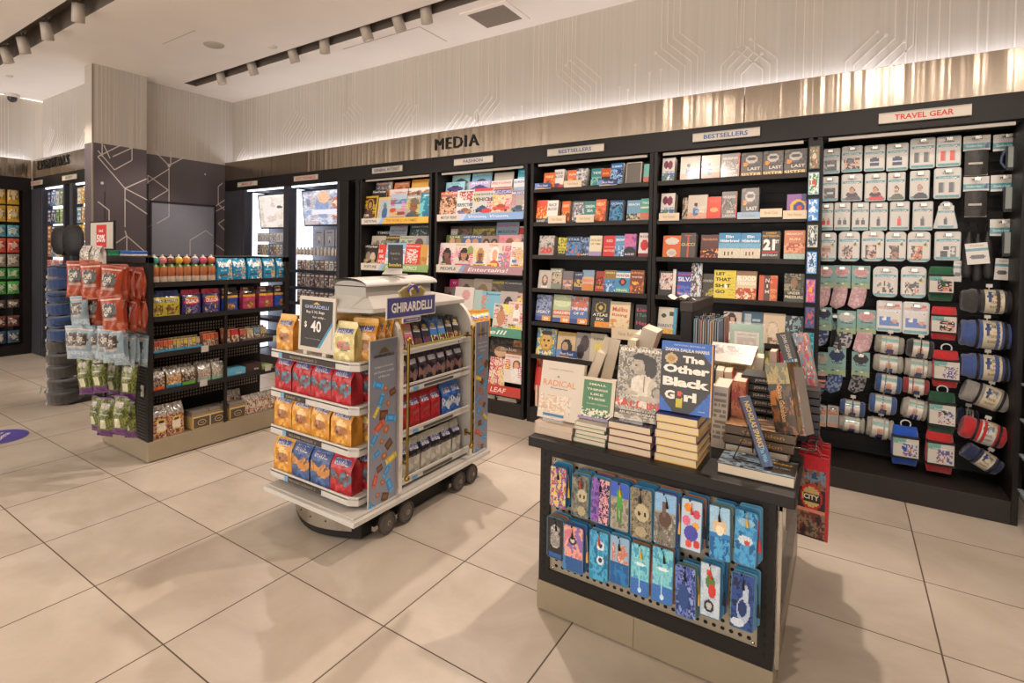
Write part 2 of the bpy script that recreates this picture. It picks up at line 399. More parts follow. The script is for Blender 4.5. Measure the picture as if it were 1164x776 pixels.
# column: pale top and dark hexagon panel
CX0, CX1, CY0, CY1 = -7.02, -6.85, 2.74, 3.35
m = MB(); m.box(CX0-.03, CY0, 2.71, CX1, CY1, ZC, WL); m.M = rz90(CX1, CY0); circuit(m, CY1-CY0, 2.73, ZC-.005, 21)
m.build('trim_3', WM, kind='structure')
m = MB(); m.box(CX0-.03, CY0, 0, CX1-.001, CY1, 2.71, PUR); m.box(CX1-.012, CY0-.004, 0, CX1+.004, CY0+.012, ZC-.01, '#8d8378'); m.M = rz90(CX1, CY0)
k = dict(x=CX1, y0=CY0)
hexlines(m, pixsegs([(111,178,142,214),(142,214,167,203),(142,214,142,235),(142,235,142,258),(142,226,167,243),(111,171,130,193),(130,193,150,182),(150,182,150,167),(111,178,137,165),(128,178,150,168),(142,214,167,227),(116,163,116,178),(125,180,118,165),
    (111,229,124,239),(124,239,124,262),(142,235,142,226),(142,262,144,268),(144,268,167,288),(144,268,132,276),(144,268,144,292)], **k))
dot(m, *pk(116, 208, 0, **k), .018)
m.M = Matrix()
m.box(CX1-.001, 2.87, 1.7, CX1+.0015, 2.875, 2.16, '#171515')
m.build('trim_4', PM, kind='structure')
# essentials wall (upper part) and far left wall
m = MB(); m.box(XL, YE+.13, BB+.01, CX0, YE+.23, ZC, WL); m.M = Matrix.Translation((XL, YE+.13, 0)); circuit(m, 2.15, FT-.1, ZC-.005, 33)
m.build('wall_essentials', WM, kind='structure')
MB().box(XL, YE+.5, 0, CX0, YE+.56, BB, '#26242a').build('wall_essentials_lower', PAINT, kind='structure')
m = MB(); m.box(XL-.25, -3.5, BB+.01, XL-.13, YE+.3, ZC, WL); m.M = Matrix.Translation((XL-.13, -3.5, 0)) @ Matrix.Rotation(PI/2, 4, 'Z'); circuit(m, 6.4, FT-.1, ZC-.005, 41)
m.build('wall_far_left', WM, kind='structure')
MB().box(XL-.56, -3.5, 0, XL-.5, YE+.5, BB, '#201e1e').build('wall_far_left_lower', PAINT, kind='structure')
m = MB(); m.box(3.3, -3.5, 0, 3.4, WALL_Y+.5, ZC, '#a89a88'); m.build('wall_right', PAINT, kind='structure')
# ---- ceiling furniture
def can(x, y, zt, tilt, az, label, grp):
    t = thing('ceiling_spotlight', label, 'spotlight', (x, y, zt), group=grp)
    MB().lathe([(.012, .04), (.012, .1)], '#8a8178', 10).box(-.03, -.02, .1, .03, .02, .13, '#8a8178').build('mounting_bracket', PLAS, t)
    m = MB(); m.M = Matrix.Rotation(az, 4, 'Z') @ Matrix.Rotation(tilt, 4, 'X')
    m.lathe([(.042, .06), (.05, .055), (.052, -.1), (.047, -.102), (.042, -.08)], '#b5aa9c', 18, cap=False).lathe([(.0, .06), (.036, .06)], '#b5aa9c', 18, cap=False)
    m.build('lamp_can', PLAS, t)
    m = MB(); m.M = Matrix.Rotation(az, 4, 'Z') @ Matrix.Rotation(tilt, 4, 'X')
    m.lathe([(.0, -.082), (.042, -.08)], '#fff0d8', 16, cap=False); m.build('lens', LIT, t)
    return t
can_px = [(248, 85), (284, 74), (327, 58), (364, 47), (411, 32), (447, 20), (481, 11)]
for i, (a, b) in enumerate(can_px):
    p = at(a, b, z=ZC); can(p.x, 3.835, ZC-.0, .25+.1*(i % 3), -.5+.3*(i % 4), 'small white can spotlight, %s in the trough near the back wall' % nth(i), 'spotlights in the rear ceiling trough')
for i, (a, b) in enumerate([(13, 60), (27, 47), (51, 30), (86, 8)]):
    p = at(a, b, z=ZC); can(p.x, 2.04, ZC-.02, .3, .4*i, 'white can spotlight, %s in the wide trough at upper left' % nth(i), 'spotlights in the front ceiling trough')
p = at(562, 15, z=ZC); t = thing('ceiling_air_vent', 'square brown perforated air vent in a white ceiling frame', 'air vent', (-2.51, 4.26, ZC-.012))
MB().box(-.23, -.22, .003, .23, -.17, .012, CEIL).box(-.23, .17, .003, .23, .22, .012, CEIL).box(-.23, -.17, .003, -.18, .17, .012, CEIL).box(.18, -.17, .003, .23, .17, .012, CEIL).build('frame', PAINT, t)
MB().box(-.18, -.17, .002, .18, .17, .01, '#8d7f70').build('perforated_plate', material('perforated', .7, bump=.8, bscale=220, var=.2, vscale=200), t)
p = at(243, 51, z=ZC); t = thing('ceiling_speaker', 'round flush ceiling speaker with pale perforated grille', 'speaker', (p.x, p.y, ZC-.012))
MB().lathe([(.085, .012), (.1, .006), (.105, .012)], '#cfc3b2', 28, cap=False).build('rim', PAINT, t)
MB().lathe([(0, 0), (.07, .002), (.088, .01)], '#c4b8a7', 28, cap=False).build('grille', MATS['perforated'], t)
p = at(14, 107, z=ZC); t = thing('security_camera', 'small dome security camera on the ceiling at upper left', 'camera', (p.x, p.y, ZC))
MB().lathe([(.09, 0), (.09, -.03), (.075, -.045)], '#cdc2b4', 24).build('housing', PLAS, t)
MB().lathe([(.06, -.045), (.055, -.08), (.03, -.105), (0, -.112)], '#2a2624', 20, cap=False).build('dome', GLOSS, t)
for (a, b), lb in (((10, 86), 'small flat white smoke detector near the ceiling trough at far left'), ((310, 53), 'tiny round sprinkler cap in the ceiling beside the rear trough')):
    p = at(a, b, z=ZC); MB().lathe([(.045, 0), (.045, -.008), (.03, -.014), (0, -.015)], '#d8cdbd', 20, cap=False).build('smoke_detector' if a < 50 else 'sprinkler_cap', PAINT, loc=(p.x, p.y, ZC), label=lb, category='detector' if a < 50 else 'sprinkler')
# access panel lines
m = MB(); P = [at(355, 64, z=ZC), at(458, 35, z=ZC), at(490, 52, z=ZC)]
m.box(-4.2, 4.06, ZC-.003, -3.2, 4.066, ZC-.0005, '#b5a897').box(-3.2, 4.06, ZC-.003, -3.194, 4.5, ZC-.0005, '#b5a897').box(-5.6, 2.9, ZC-.003, -5.0, 2.905, ZC-.0005, '#b5a897')
m.build('trim_5', PAINT, kind='structure')
# ---- lights
sc.view_settings.view_transform = 'Standard'; sc.view_settings.look = 'None'; sc.view_settings.gamma = 1; sc.view_settings.use_curve_mapping = False
sc.view_settings.exposure = 0.27
w = bpy.data.worlds.new('world'); sc.world = w; w.use_nodes = True; bg = w.node_tree.nodes['Background']; bg.inputs[0].default_value = (*srgb('#fff4ec'), 1); bg.inputs[1].default_value = 2.3
def lamp(kind, name, loc, energy, col, to=None, **k):
    d = bpy.data.lights.new(name, kind); d.energy = energy; d.color = srgb(col)[:3]
    for a, v in k.items(): setattr(d, a, v)
    o = bpy.data.objects.new(name, d); C.objects.link(o); o.location = loc
    if to is not None: o.rotation_euler = (Vector(to)-Vector(loc)).to_track_quat('-Z', 'Y').to_euler()
    return o
WARM = '#ffeadb'
for i, (x, tx, ty, e) in enumerate(((-6.0, -6.0, 3.0, 60), (-4.8, -4.6, 2.3, 80), (-3.6, -3.4, 2.0, 50), (-2.6, -2.3, 1.1, 210), (-1.5, -1.4, 1.2, 40), (-.62, -1.0, 1.3, 200), (.5, .5, 2.2, 90))):
    lamp('SPOT', 'spot_lamp', (x, 3.835, ZC-.13), e, WARM, (tx, ty, 0), spot_size=1.5, spot_blend=.35, shadow_soft_size=.035)
for i, (x, tx, ty, e) in enumerate(((-8.2, -8.3, 2.9, 70), (-6.9, -7.2, 3.2, 70), (-5.4, -4.6, 3.0, 80), (-4.0, -3.6, 4.2, 105), (-2.6, -2.9, 4.6, 110), (-1.2, -1.2, 4.6, 110), (.2, .1, 4.7, 95), (1.4, .7, 4.7, 55))):
    lamp('SPOT', 'spot_lamp', (x, 2.04, ZC-.14), e, WARM, (tx, ty, .9), spot_size=1.05, spot_blend=.6, shadow_soft_size=.04)
for x, y in ((-5.5, -2.6), (-2.2, -2.8), (.8, -2.6), (-8., -2.4)):
    lamp('AREA', 'rear_fill_lamp', (x, y, ZC-.02), 13, '#ffe8d0', (x, y, 0), shape='RECTANGLE', size=1.4, size_y=.7)  # unseen fill lamps added behind the camera to brighten the room
COOL = '#eef0ff'
def cove(x0, x1, y, axis='x'):
    L = abs(x1-x0); mid = (x0+x1)/2
    L_ = L; o = lamp('AREA', 'cove_strip', (mid, y, FT-.035) if axis == 'x' else (y, mid, FT-.035), L*1.5, COOL, None, shape='RECTANGLE', size=L if axis == 'x' else .03, size_y=.03 if axis == 'x' else L)
    o.rotation_euler = (PI, 0, 0); return o
cove(XS+.1, 3.2, W_Y+.085); cove(XL+.05, CX0-.05, YE+.085); cove(-3.4, YE, XL-.085, 'y')
# ================================================================= WALL FIXTURES
# steel fascia and black band (each wall one thing)
def fascia(x0, x1, y, name, label, seams=()):
    t = thing(name, label, 'fascia', (x0, y, 0)); L = x1-x0
    m = MB(); xs = [0]+[s-x0 for s in seams]+[L]
    for a, b in zip(xs, xs[1:]): m.box(a+.002, 0, FB, b-.002, .02, FT, '#a3988a')
    m.box(0, .02, FB, L, .05, FB+.02, '#a3988a')
    m.build('steel_band', STEEL, t, bevel=.002)
    m = MB().box(0, .004, BB, L, .07, FB-.001, '#191615').box(0, .07, BB+.1, L, .12, BB+.12, '#191615')
    m.build('header_panel', BLACK, t); return t
fm = fascia(XS+.005, 3.2, W_Y, 'wall_fascia', 'long brushed steel fascia with black header band over the back wall shelving', (-4.748, -.6))
fe = fascia(XL+.02, CX0-.035, YE, 'wall_fascia', 'short steel fascia with black header band over the left essentials bays', ())
t = fascia(-3.4, YE-.01, 0, 'wall_fascia', 'steel fascia running along the far left wall above the snack racks', ()); t.location = (XL, 0, 0); t.rotation_euler = (0, 0, PI/2)
for ch in [o for o in C.objects if o.parent == t]: ch.location = (-3.4+3.4-3.4, 0, 0)
def steel_wave():
    n, l = STEEL.node_tree.nodes, STEEL.node_tree.links
    bp = [x for x in n if x.type == 'BUMP'][0]; tc = [x for x in n if x.type == 'TEX_COORD'][0]
    mp = n.new('ShaderNodeMapping'); mp.inputs['Scale'].default_value = (6.5, 6.5, .1); nz = n.new('ShaderNodeTexNoise'); nz.inputs['Scale'].default_value = 2.0; nz.inputs['Detail'].default_value = 1.5
    l.new(tc.outputs['Object'], mp.inputs[0]); l.new(mp.outputs[0], nz.inputs[0])
    b2 = n.new('ShaderNodeBump'); b2.inputs['Strength'].default_value = .34; b2.inputs['Distance'].default_value = .03
    l.new(nz.outputs['Fac'], b2.inputs['Height']); l.new(bp.outputs[0], b2.inputs['Normal']); l.new(b2.outputs[0], n['Principled BSDF'].inputs['Normal'])
steel_wave()
# raised letters
def letters(s, x0, x1, z0, z1, y, label, bold=.0):
    t = thing('sign_letters', label, 'sign', ((x0+x1)/2, y, (z0+z1)/2))
    n = len(s); ws = [text_mesh(c, bold)[2] for c in s]; gap = .28; tot = sum(ws)+gap*(n-1); k = (x1-x0)/tot; x = -(x1-x0)/2
    for c, w in zip(s, ws):
        m = MB()
        for dy in (0, -.01): m.text(c, x+w*k/2, 0, w*k, z1-z0, dy, '#1d1a19', bold)
        vs, fs, _ = text_mesh(c, bold)
        # side walls of the letter
        ed = {}
        for f in fs:
            for a, b in zip(f, f[1:]+f[:1]): ed[(a, b)] = 1
        for a, b in list(ed):
            if (b, a) not in ed:
                pa = (x+vs[a][0]*w*k, -(z1-z0)/2+vs[a][1]*(z1-z0)); pb = (x+vs[b][0]*w*k, -(z1-z0)/2+vs[b][1]*(z1-z0))
                m.quad((pa[0], -.01, pa[1]), (pb[0], -.01, pb[1]), (pb[0], 0, pb[1]), (pa[0], 0, pa[1]), '#14110f')
        m.build('letter', BLACK, t); x += (w+gap)*k
    return t
a = at(495, 160, y=W_Y); b = at(544, 160, y=W_Y)
letters('MEDIA', a.x, b.x, 2.545, 2.655, W_Y-.004, 'black raised letters MEDIA on the steel fascia')
letters('ESSENTIALS', -8.97, -7.93, 2.575, 2.70, YE-.004, 'black raised letters ESSENTIALS on the steel fascia at left')
def header_sign(px0, px1, pz, word, col, label, y=W_Y, h=.062, x=None, wscale=.78):
    p = at(px0, pz, y=y); q = at(px1, pz, y=y); w = q.x-p.x
    t = thing('section_sign', label, 'sign', ((p.x+q.x)/2, y-.002, 2.40))
    sh_ = MB().box(-w/2, -.012, -h/2, w/2, 0, h/2, '#c9c1b2').box(-w/2, -.016, h/2-.006, w/2, -.012, h/2, '#a9a295').box(-w/2, -.016, -h/2, w/2, -.012, -h/2+.004, '#a9a295').build('sign_holder', PLAS, t)
    MB().text(word, 0, 0, min(w*wscale, .06*len(word)), h*.52, -.0135, col, .02).build('sign_lettering', PAPER, sh_)
header_sign(424, 458, 193, 'GENERAL INTEREST', '#3c3f58', 'white header sign reading GENERAL INTEREST', wscale=.86)
header_sign(517, 561, 183, 'FASHION', '#3a4a86', 'white header sign reading FASHION', wscale=.5)
header_sign(623, 687, 171, 'BESTSELLERS', '#3a5590', 'white header sign reading BESTSELLERS above the left book bay', wscale=.58)
header_sign(788, 864, 155, 'BESTSELLERS', '#2f5f9e', 'white header sign reading BESTSELLERS above the right book bay', wscale=.66)
header_sign(999, 1104, 131, 'TRAVEL GEAR', '#c8392f', 'white header sign reading TRAVEL GEAR in red', h=.066, wscale=.64)
header_sign(271, 293, 210, 'MAKE UP', '#c0392f', 'white header sign reading MAKE UP in red', wscale=.55)
header_sign(335, 362, 202, 'ELECTRONICS', '#c0392f', 'white header sign reading ELECTRONICS in red', wscale=.8)
header_sign(35, 49, 208, 'WELLNESS', '#b8423a', 'white header sign with small red word at the left essentials bay', y=YE, wscale=.8)
header_sign(72, 88, 199, 'BABY', '#6a655c', 'white header sign with grey word at the right essentials bay', y=YE, wscale=.5)
# ---- bays
BK = '#1a1716'; BK2 = '#131110'
ZS = [2.09, 1.79, 1.50, 1.205, .905, .61]
def bay(x0, x1, name, label, shelves, y=W_Y, depth=.40, post=.029, slat=True, plinth=True, back='#161413', zbot=.135, sd=.3, light=True):
    t = thing(name, label, 'shelving bay', ((x0+x1)/2, y, 0)); X0, X1 = x0-(x0+x1)/2, x1-(x0+x1)/2
    m = MB().box(X0-post, 0, .0, X0, depth, BB-.002, BK).box(X1, 0, .0, X1+post, depth, BB-.002, BK); m.build('side_panel', BLACK, t, bevel=.003)
    m = MB().box(X0, depth-.02, .1, X1, depth, BB-.01, back).box(X0, .07, BB-.01, X1, depth, BB-.002, back)
    if slat:
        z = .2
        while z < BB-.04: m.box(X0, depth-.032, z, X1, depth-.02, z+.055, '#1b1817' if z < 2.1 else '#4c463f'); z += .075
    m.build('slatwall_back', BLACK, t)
    if plinth:
        MB().box(X0, .0, 0, X1, depth, zbot, '#2b2623').build('plinth', BLACK, t, bevel=.003)
    for z in shelves:
        m = MB().box(X0+.002, .01, z-.022, X1-.002, sd, z, BK2).box(X0+.002, 0.0, z-.03, X1-.002, .012, z+.006, '#2b2623'); m.build('shelf', BLACK, t, bevel=.002)
    MB().box(X0+.03, .03, BB-.03, X1-.03, .045, BB-.01, '#b0a99d').build('light_strip', PLAS, t)
    if light:
        lamp('AREA', 'shelf_strip_lamp', ((x0+x1)/2, y+.09, BB-.02), .5*(x1-x0), '#fff0dc', ((x0+x1)/2, y+.16, 0), shape='RECTANGLE', size=(x1-x0)*.9, size_y=.012)
    return t
BAYA = (-4.36, -3.41); BAYB = (-3.31, -2.335); BAYC = (-2.245, -1.245); BAYD = (-1.185, -.215); BAYE = (-.135, .795)
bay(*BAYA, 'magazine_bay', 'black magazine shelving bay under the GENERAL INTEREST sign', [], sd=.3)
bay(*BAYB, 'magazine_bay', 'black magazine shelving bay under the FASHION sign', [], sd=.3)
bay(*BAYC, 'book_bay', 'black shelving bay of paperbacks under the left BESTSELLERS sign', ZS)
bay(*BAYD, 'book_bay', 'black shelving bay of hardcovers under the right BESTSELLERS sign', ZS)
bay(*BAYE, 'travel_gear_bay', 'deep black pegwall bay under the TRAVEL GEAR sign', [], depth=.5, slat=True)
# plain uprights between makeup wall and magazines
t = thing('display_upright', 'dark upright with bolted slot left of the general interest magazines', 'upright', (-4.55, W_Y, 0))
m = MB().box(-.155, 0, 0, -.02, .4, BB-.002, BK).box(-.02, .2, 0, .09, .22, BB-.002, '#3a3532').box(.09, 0, 0, .15, .4, BB-.002, BK)
m.build('panel', BLACK, t, bevel=.003)
for z in (.55, 1.3, 1.7, 2.1): MB().lathe([(0, 0), (.02, 0), (.02, .012), (0, .014)], '#8a837a', 12, axis='y', cap=False).build('bolt', CHROME, t, loc=(.035, .187, z))
# backlit bays: makeup, electronics, essentials
def lit_bay(x0, x1, y, label, shelves, name='backlit_bay', depth=.42, post=.05):
    t = thing(name, label, 'shelving bay', ((x0+x1)/2, y, 0)); X0, X1 = x0-(x0+x1)/2, x1-(x0+x1)/2; DK = '#3a3b42'
    MB().box(X0-post, 0, 0, X0, depth, BB-.002, DK).box(X1, 0, 0, X1+post, depth, BB-.002, DK).build('side_panel', BLACK, t, bevel=.003)
    MB().box(X0, depth-.02, .1, X1, depth, BB-.01, '#7c8290').box(X0, .07, BB-.01, X1, depth, BB-.002, '#4a4c54').build('back_panel', BLACK, t)
    MB().box(X0, 0, 0, X1, depth, .135, '#312c2b').build('plinth', BLACK, t, bevel=.003)
    MB().box(X0+.001, .13, .15, X0+.012, depth-.03, BB-.03, '#eef2ff').build('light_panel', material('side_light', .5, var=0, emit=2.0), t)
    MB().box(X0+.02, .03, BB-.02, X1-.01, .06, BB-.003, '#f4f6ff').build('light_strip', MATS['side_light'], t)
    for z in shelves: MB().box(X0+.014, .02, z-.02, X1-.002, .34, z, '#232228').box(X0+.014, .012, z-.025, X1-.002, .02, z+.015, '#2a2a33').build('shelf', BLACK, t)
    return t
MAK = (-6.56, -5.73); ELE = (-5.63, -4.76)
lit_bay(*MAK, W_Y, 'backlit white bay under the MAKE UP sign', [1.37, 1.2, 1.0, .8, .6, .4])
lit_bay(*ELE, W_Y, 'backlit white bay under the ELECTRONICS sign', [1.26, 1.05, .86, .68, .5])
MB().box(XS+.002, .0, 0, -6.62, .4, BB-.002, '#3a3b42').build('display_upright', BLACK, loc=(0, W_Y, 0), bevel=.003, label='narrow dark upright between the graphic side panel and makeup bay', category='upright')
EA = (-8.83, -8.13); EB = (-7.83, -7.13)
lit_bay(*EA, YE, 'backlit left bay under the ESSENTIALS letters', [1.22, 1.02, .82, .6, .4])
lit_bay(*EB, YE, 'backlit right bay under the ESSENTIALS letters beside the column', [1.22, 1.02, .82, .6, .4], post=.09)
MB().box(-9.26, 0, 0, -8.9, .4, BB-.002, '#3a3b42').build('display_upright', BLACK, loc=(0, YE, 0), bevel=.003, label='broad dark upright in the corner left of the essentials bays', category='upright')
# ================================================================= BOOKS ON THE WALL
def cover_face(m, w, h, art, texts, nx, ny, y=0.):
    m.art(-w/2, 0, w, h, y, art, nx, ny)
    for t in texts:
        s, u, v, tw, th, c = t[:6]; b = t[6] if len(t) > 6 else .015; r = t[7] if len(t) > 7 else 0
        m.text(s, -w/2+u*w, v*h, tw*w, th*h, y-.0009, c, b, rot=r)
def book_mesh(w, h, t, art, texts=(), spine='#444444', nx=12, ny=16, pages='#d9d0bd', M=None, curved=False, hard=False):
    """closed book standing upright, front cover towards -y, spine at -x"""
    m = MB(); m.M = M or Matrix(); e = .003 if hard else 0; ct = .002
    cover_face(m, w, h, art, texts, nx, ny, 0)
    c0 = art(.02, .5)
    m.quad((-w/2, 0, 0), (-w/2, t, 0), (-w/2, t, h), (-w/2, 0, h), spine)
    m.quad((w/2, t, 0), (-w/2, t, 0), (-w/2, t, h), (w/2, t, h), spine) if False else m.quad((w/2, t, 0), (w/2, t, h), (-w/2, t, h), (-w/2, t, 0), spine)
    n = max(1, round(t/.028))                # a thick block is several copies: show the joints
    for k in range(n):
        a, b = t*k/n, t*(k+1)/n
        m.quad((w/2, a, 0), (w/2, a, h), (w/2, a+ct, h), (w/2, a+ct, 0), c0); m.quad((w/2, b-ct, 0), (w/2, b-ct, h), (w/2, b, h), (w/2, b, 0), spine)
        m.quad((w/2-e, a+ct, 0), (w/2-e, b-ct, 0), (w/2-e, b-ct, h), (w/2-e, a+ct, h), pages)
        m.quad((-w/2, a+ct, h-e), (w/2, a+ct, h-e), (w/2, b-ct, h-e), (-w/2, b-ct, h-e), pages)
        m.quad((-w/2, a, h), (w/2, a, h), (w/2, a+ct, h), (-w/2, a+ct, h), c0); m.quad((-w/2, b-ct, h), (w/2, b-ct, h), (w/2, b, h), (-w/2, b, h), spine)
    m.quad((-w/2, 0, 0), (w/2, 0, 0), (w/2, t, 0), (-w/2, t, 0), pages)
    return m
def wall_book(x0, y0, x1, zs, label, bg, prims=(), texts=(), t=.03, spine=None, lean=.2, yw=.0, yf=W_Y+.045, group=None, grad=None, name='book', cat='book', mat=None, nx=18, ny=25, dz=0):
    xm = (x0+x1)/2; p = at(x0, 300, y=yf); q = at(x1, 300, y=yf); 
    top = at(xm, y0, y=yf+.05); a = at(x0, y0+20, y=yf); b = at(x1, y0+20, y=yf)
    w = b.x-a.x; h = (top.z-zs-dz)/math.cos(lean); 
    vis = w
    if t > .03: w = max(vis-t*.55, vis*.6); 
    m = book_mesh(w, h, t, A(*prims, bg=bg, grad=grad), texts, spine or bg, nx, ny)
    return m.build(name, mat or GLOSS, loc=(a.x+w/2, yf, zs+.001+dz+t*math.sin(0)), rot=(-lean, 0, yw), label=label, category=cat, group=group)
def price_tag(x0, y0, x1, y1, word, bg, fg, label, yf=W_Y-.012, group='shelf tags on the book bays'):
    a = at(x0, (y0+y1)/2, y=yf); b = at(x1, (y0+y1)/2, y=yf); z1 = at((x0+x1)/2, y0, y=yf).z; z0 = at((x0+x1)/2, y1, y=yf).z; w, h = b.x-a.x, z1-z0
    m = MB().box(-w/2, 0, 0, w/2, .002, h, bg).text(word, 0, h*.5, w*.6, h*.4, -.0008, fg, .01)
    if bg[1:3] < '80': m.box(-w/2, -.0005, 0, w*.1, 0, h*.12, '#d8a03c').quad((-w/2, -.0006, 0), (-w*.34, -.0006, 0), (-w*.22, -.0006, h), (-w/2, -.0006, h), '#6f8fd0')
    m.box(-w/2, 0, -.004, w/2, .02, 0, '#cfc8ba')
    m.build('shelf_tag', PAPER, loc=((a.x+b.x)/2, yf, z0), label=label, category='tag', group=group)
S1, S2, S3, S4, S5, S6 = ZS
def lines(c, n=4, y0=.55, y1=.9, seed=0): return ('l', .12, y0, .88, y1, c, n, seed)
TS = 'on the top shelf of the left bestsellers bay'
def bk(row, shelf, where, items, group):
    for i, it in enumerate(items):
        x0, y0, x1, look, bg, prims, texts, t = it[:8]; k = it[8] if len(it) > 8 else {}
        wall_book(x0, y0, x1, shelf, '%s, %s %s' % (look, nth(i), where), bg, prims, texts, t, group=group, lean=k.pop('lean', .16+.03*h2(i, x0)), yw=k.pop('yw', (h2(i, y0)-.5)*.12), **k)
OR, TE = '#d8662a', '#2f8587'
bk(1, S1, 'on top shelf, left bestsellers bay', [
 (617,197,630,'orange and yellow paperback', OR, [('n',0,.1,1,.6,['#e8a33a','#d8662a','#8f2d20'],4,1)], [('FIRE',.5,.75,.7,.14,'#f2dc9a')], .02),
 (629,193,644,'white paperback titled RACE BLOOD', '#dedbd4', [('e',.3,.12,.5,.16,'#5b2f5e'),('e',.8,.1,.3,.12,'#b0342e')], [('RACE',.5,.8,.7,.13,'#33313c'),('BLOOD',.5,.62,.8,.13,'#33313c')], .06),
 (644,194,655,'orange paperback with small title', OR, [('n',0,0,1,.5,['#e39a35','#c4431f'],4,3)], [('SUN',.5,.75,.7,.12,'#f5e4c8')], .02),
 (654,192,670,'grey and white paperback', '#4a4a52', [('n',0,0,1,1,['#3b3b44','#9a9aa0','#d5d5d2'],5,4)], [('NIGHT',.5,.8,.8,.12,'#e8e8e4')], .05),
 (671,192,684,'teal paperback', TE, [('n',0,0,1,.5,['#2f8587','#79b7ae','#1e5f66'],3,5)], [('TIDE',.5,.75,.7,.12,'#e8f0ea')], .02),
 (683,192,693,'dark orange paperback', '#c3551f', [('r',0,.3,1,.5,'#2f2530')], [('DUSK',.5,.7,.7,.12,'#f0c070')], .02),
 (693,186,711,'glossy blue paperback', '#2f6fae', [('n',0,0,1,.7,['#2f6fae','#9fc7e6','#1c3f78','#d8e2ea'],4,6)], [('SUMMER',.5,.85,.8,.1,'#e9f2fa')], .05),
 (731,187,737,'teal and coral edge paperback', '#6fb3a8', [('r',0,0,1,.3,'#c96a4f')], [], .02)], 'paperbacks on the top shelf of the left bestsellers bay')
# empty acrylic riser on that shelf
t = thing('empty_book_stand', 'empty grey book stand on top shelf near the bay post', 'book stand', (at(720, 200, y=W_Y+.05).x, W_Y+.05, S1+.001), (-.18, 0, 0))
MB().box(-.055, 0, 0, .055, .004, .17, '#6b665f').build('back_plate', PLAS, t); MB().box(-.062, -.01, 0, -.055, .02, .18, '#b8b2a8').box(.055, -.01, 0, .062, .02, .18, '#b8b2a8').box(-.06, -.01, .172, .06, .02, .18, '#b8b2a8').build('frame', PLAS, t)
bk(2, S2, 'on second shelf, left bestsellers bay', [
 (609,228,621,'orange red paperback', '#d5481f', [('n',0,.2,1,.7,['#e9a12f','#d5481f','#f0c84a'],4,11),('r',0,0,1,.2,'#2a3140')], [('SUNSET',.5,.1,.8,.09,'#e8e2d4')], .02),
 (621,228,637,'white paperback titled RACE BLOOD', '#dedbd4', [('e',.3,.12,.5,.16,'#4a4a78'),('e',.8,.1,.3,.12,'#b0342e')], [('RACE',.5,.8,.7,.13,'#33313c'),('BLOOD',.5,.62,.8,.13,'#33313c')], .06),
 (637,229,650,'orange paperback with dark landscape', '#d8662a', [('n',0,0,1,.5,['#7c2f18','#e08b3c'],3,12)], [('DESERT',.5,.78,.8,.12,'#f5dcae')], .05),
 (650,229,663,'charcoal paperback', '#3c3c44', [('n',0,0,1,.8,['#3c3c44','#71717a','#c9c9c6'],6,13)], [('SMOKE',.5,.88,.8,.09,'#d8d8d4')], .02),
 (663,229,676,'teal paperback with pale letters', '#2c7876', [('r',0,.3,1,.36,'#88c2b4')], [('GREEN',.5,.75,.8,.13,'#e0efe8'),('SEA',.5,.55,.5,.13,'#e0efe8')], .02),
 (676,227,692,'orange paperback with flame letters', '#d9591c', [('n',0,0,1,.6,['#f0a93a','#d9591c','#a3330f'],4,14)], [('HEAT',.5,.8,.8,.15,'#ffe0a0')], .06),
 (692,228,712,'deep blue thriller paperback', '#1d4f82', [('n',0,.1,1,.8,['#1d4f82','#3d8bb0','#0f2c4e'],4,15)], [('OCEAN',.5,.85,.8,.1,'#c8e4ef')], .06),
 (712,228,727,'pale sky blue paperback', '#6f9dbb', [('r',0,0,1,.25,'#c8b592'),('n',0,.1,1,.35,['#c8b592','#35505e'],5,16)], [('BEACH',.5,.8,.8,.11,'#eef4f4')], .02),
 (727,226,738,'teal and coral paperback', '#58a89a', [('r',0,.1,1,.35,'#d17a66'),('r',0,.55,1,.62,'#e8d9c0')], [('TWO',.5,.8,.7,.12,'#f2efe4')], .02)], 'paperbacks on the second shelf of the left bestsellers bay')
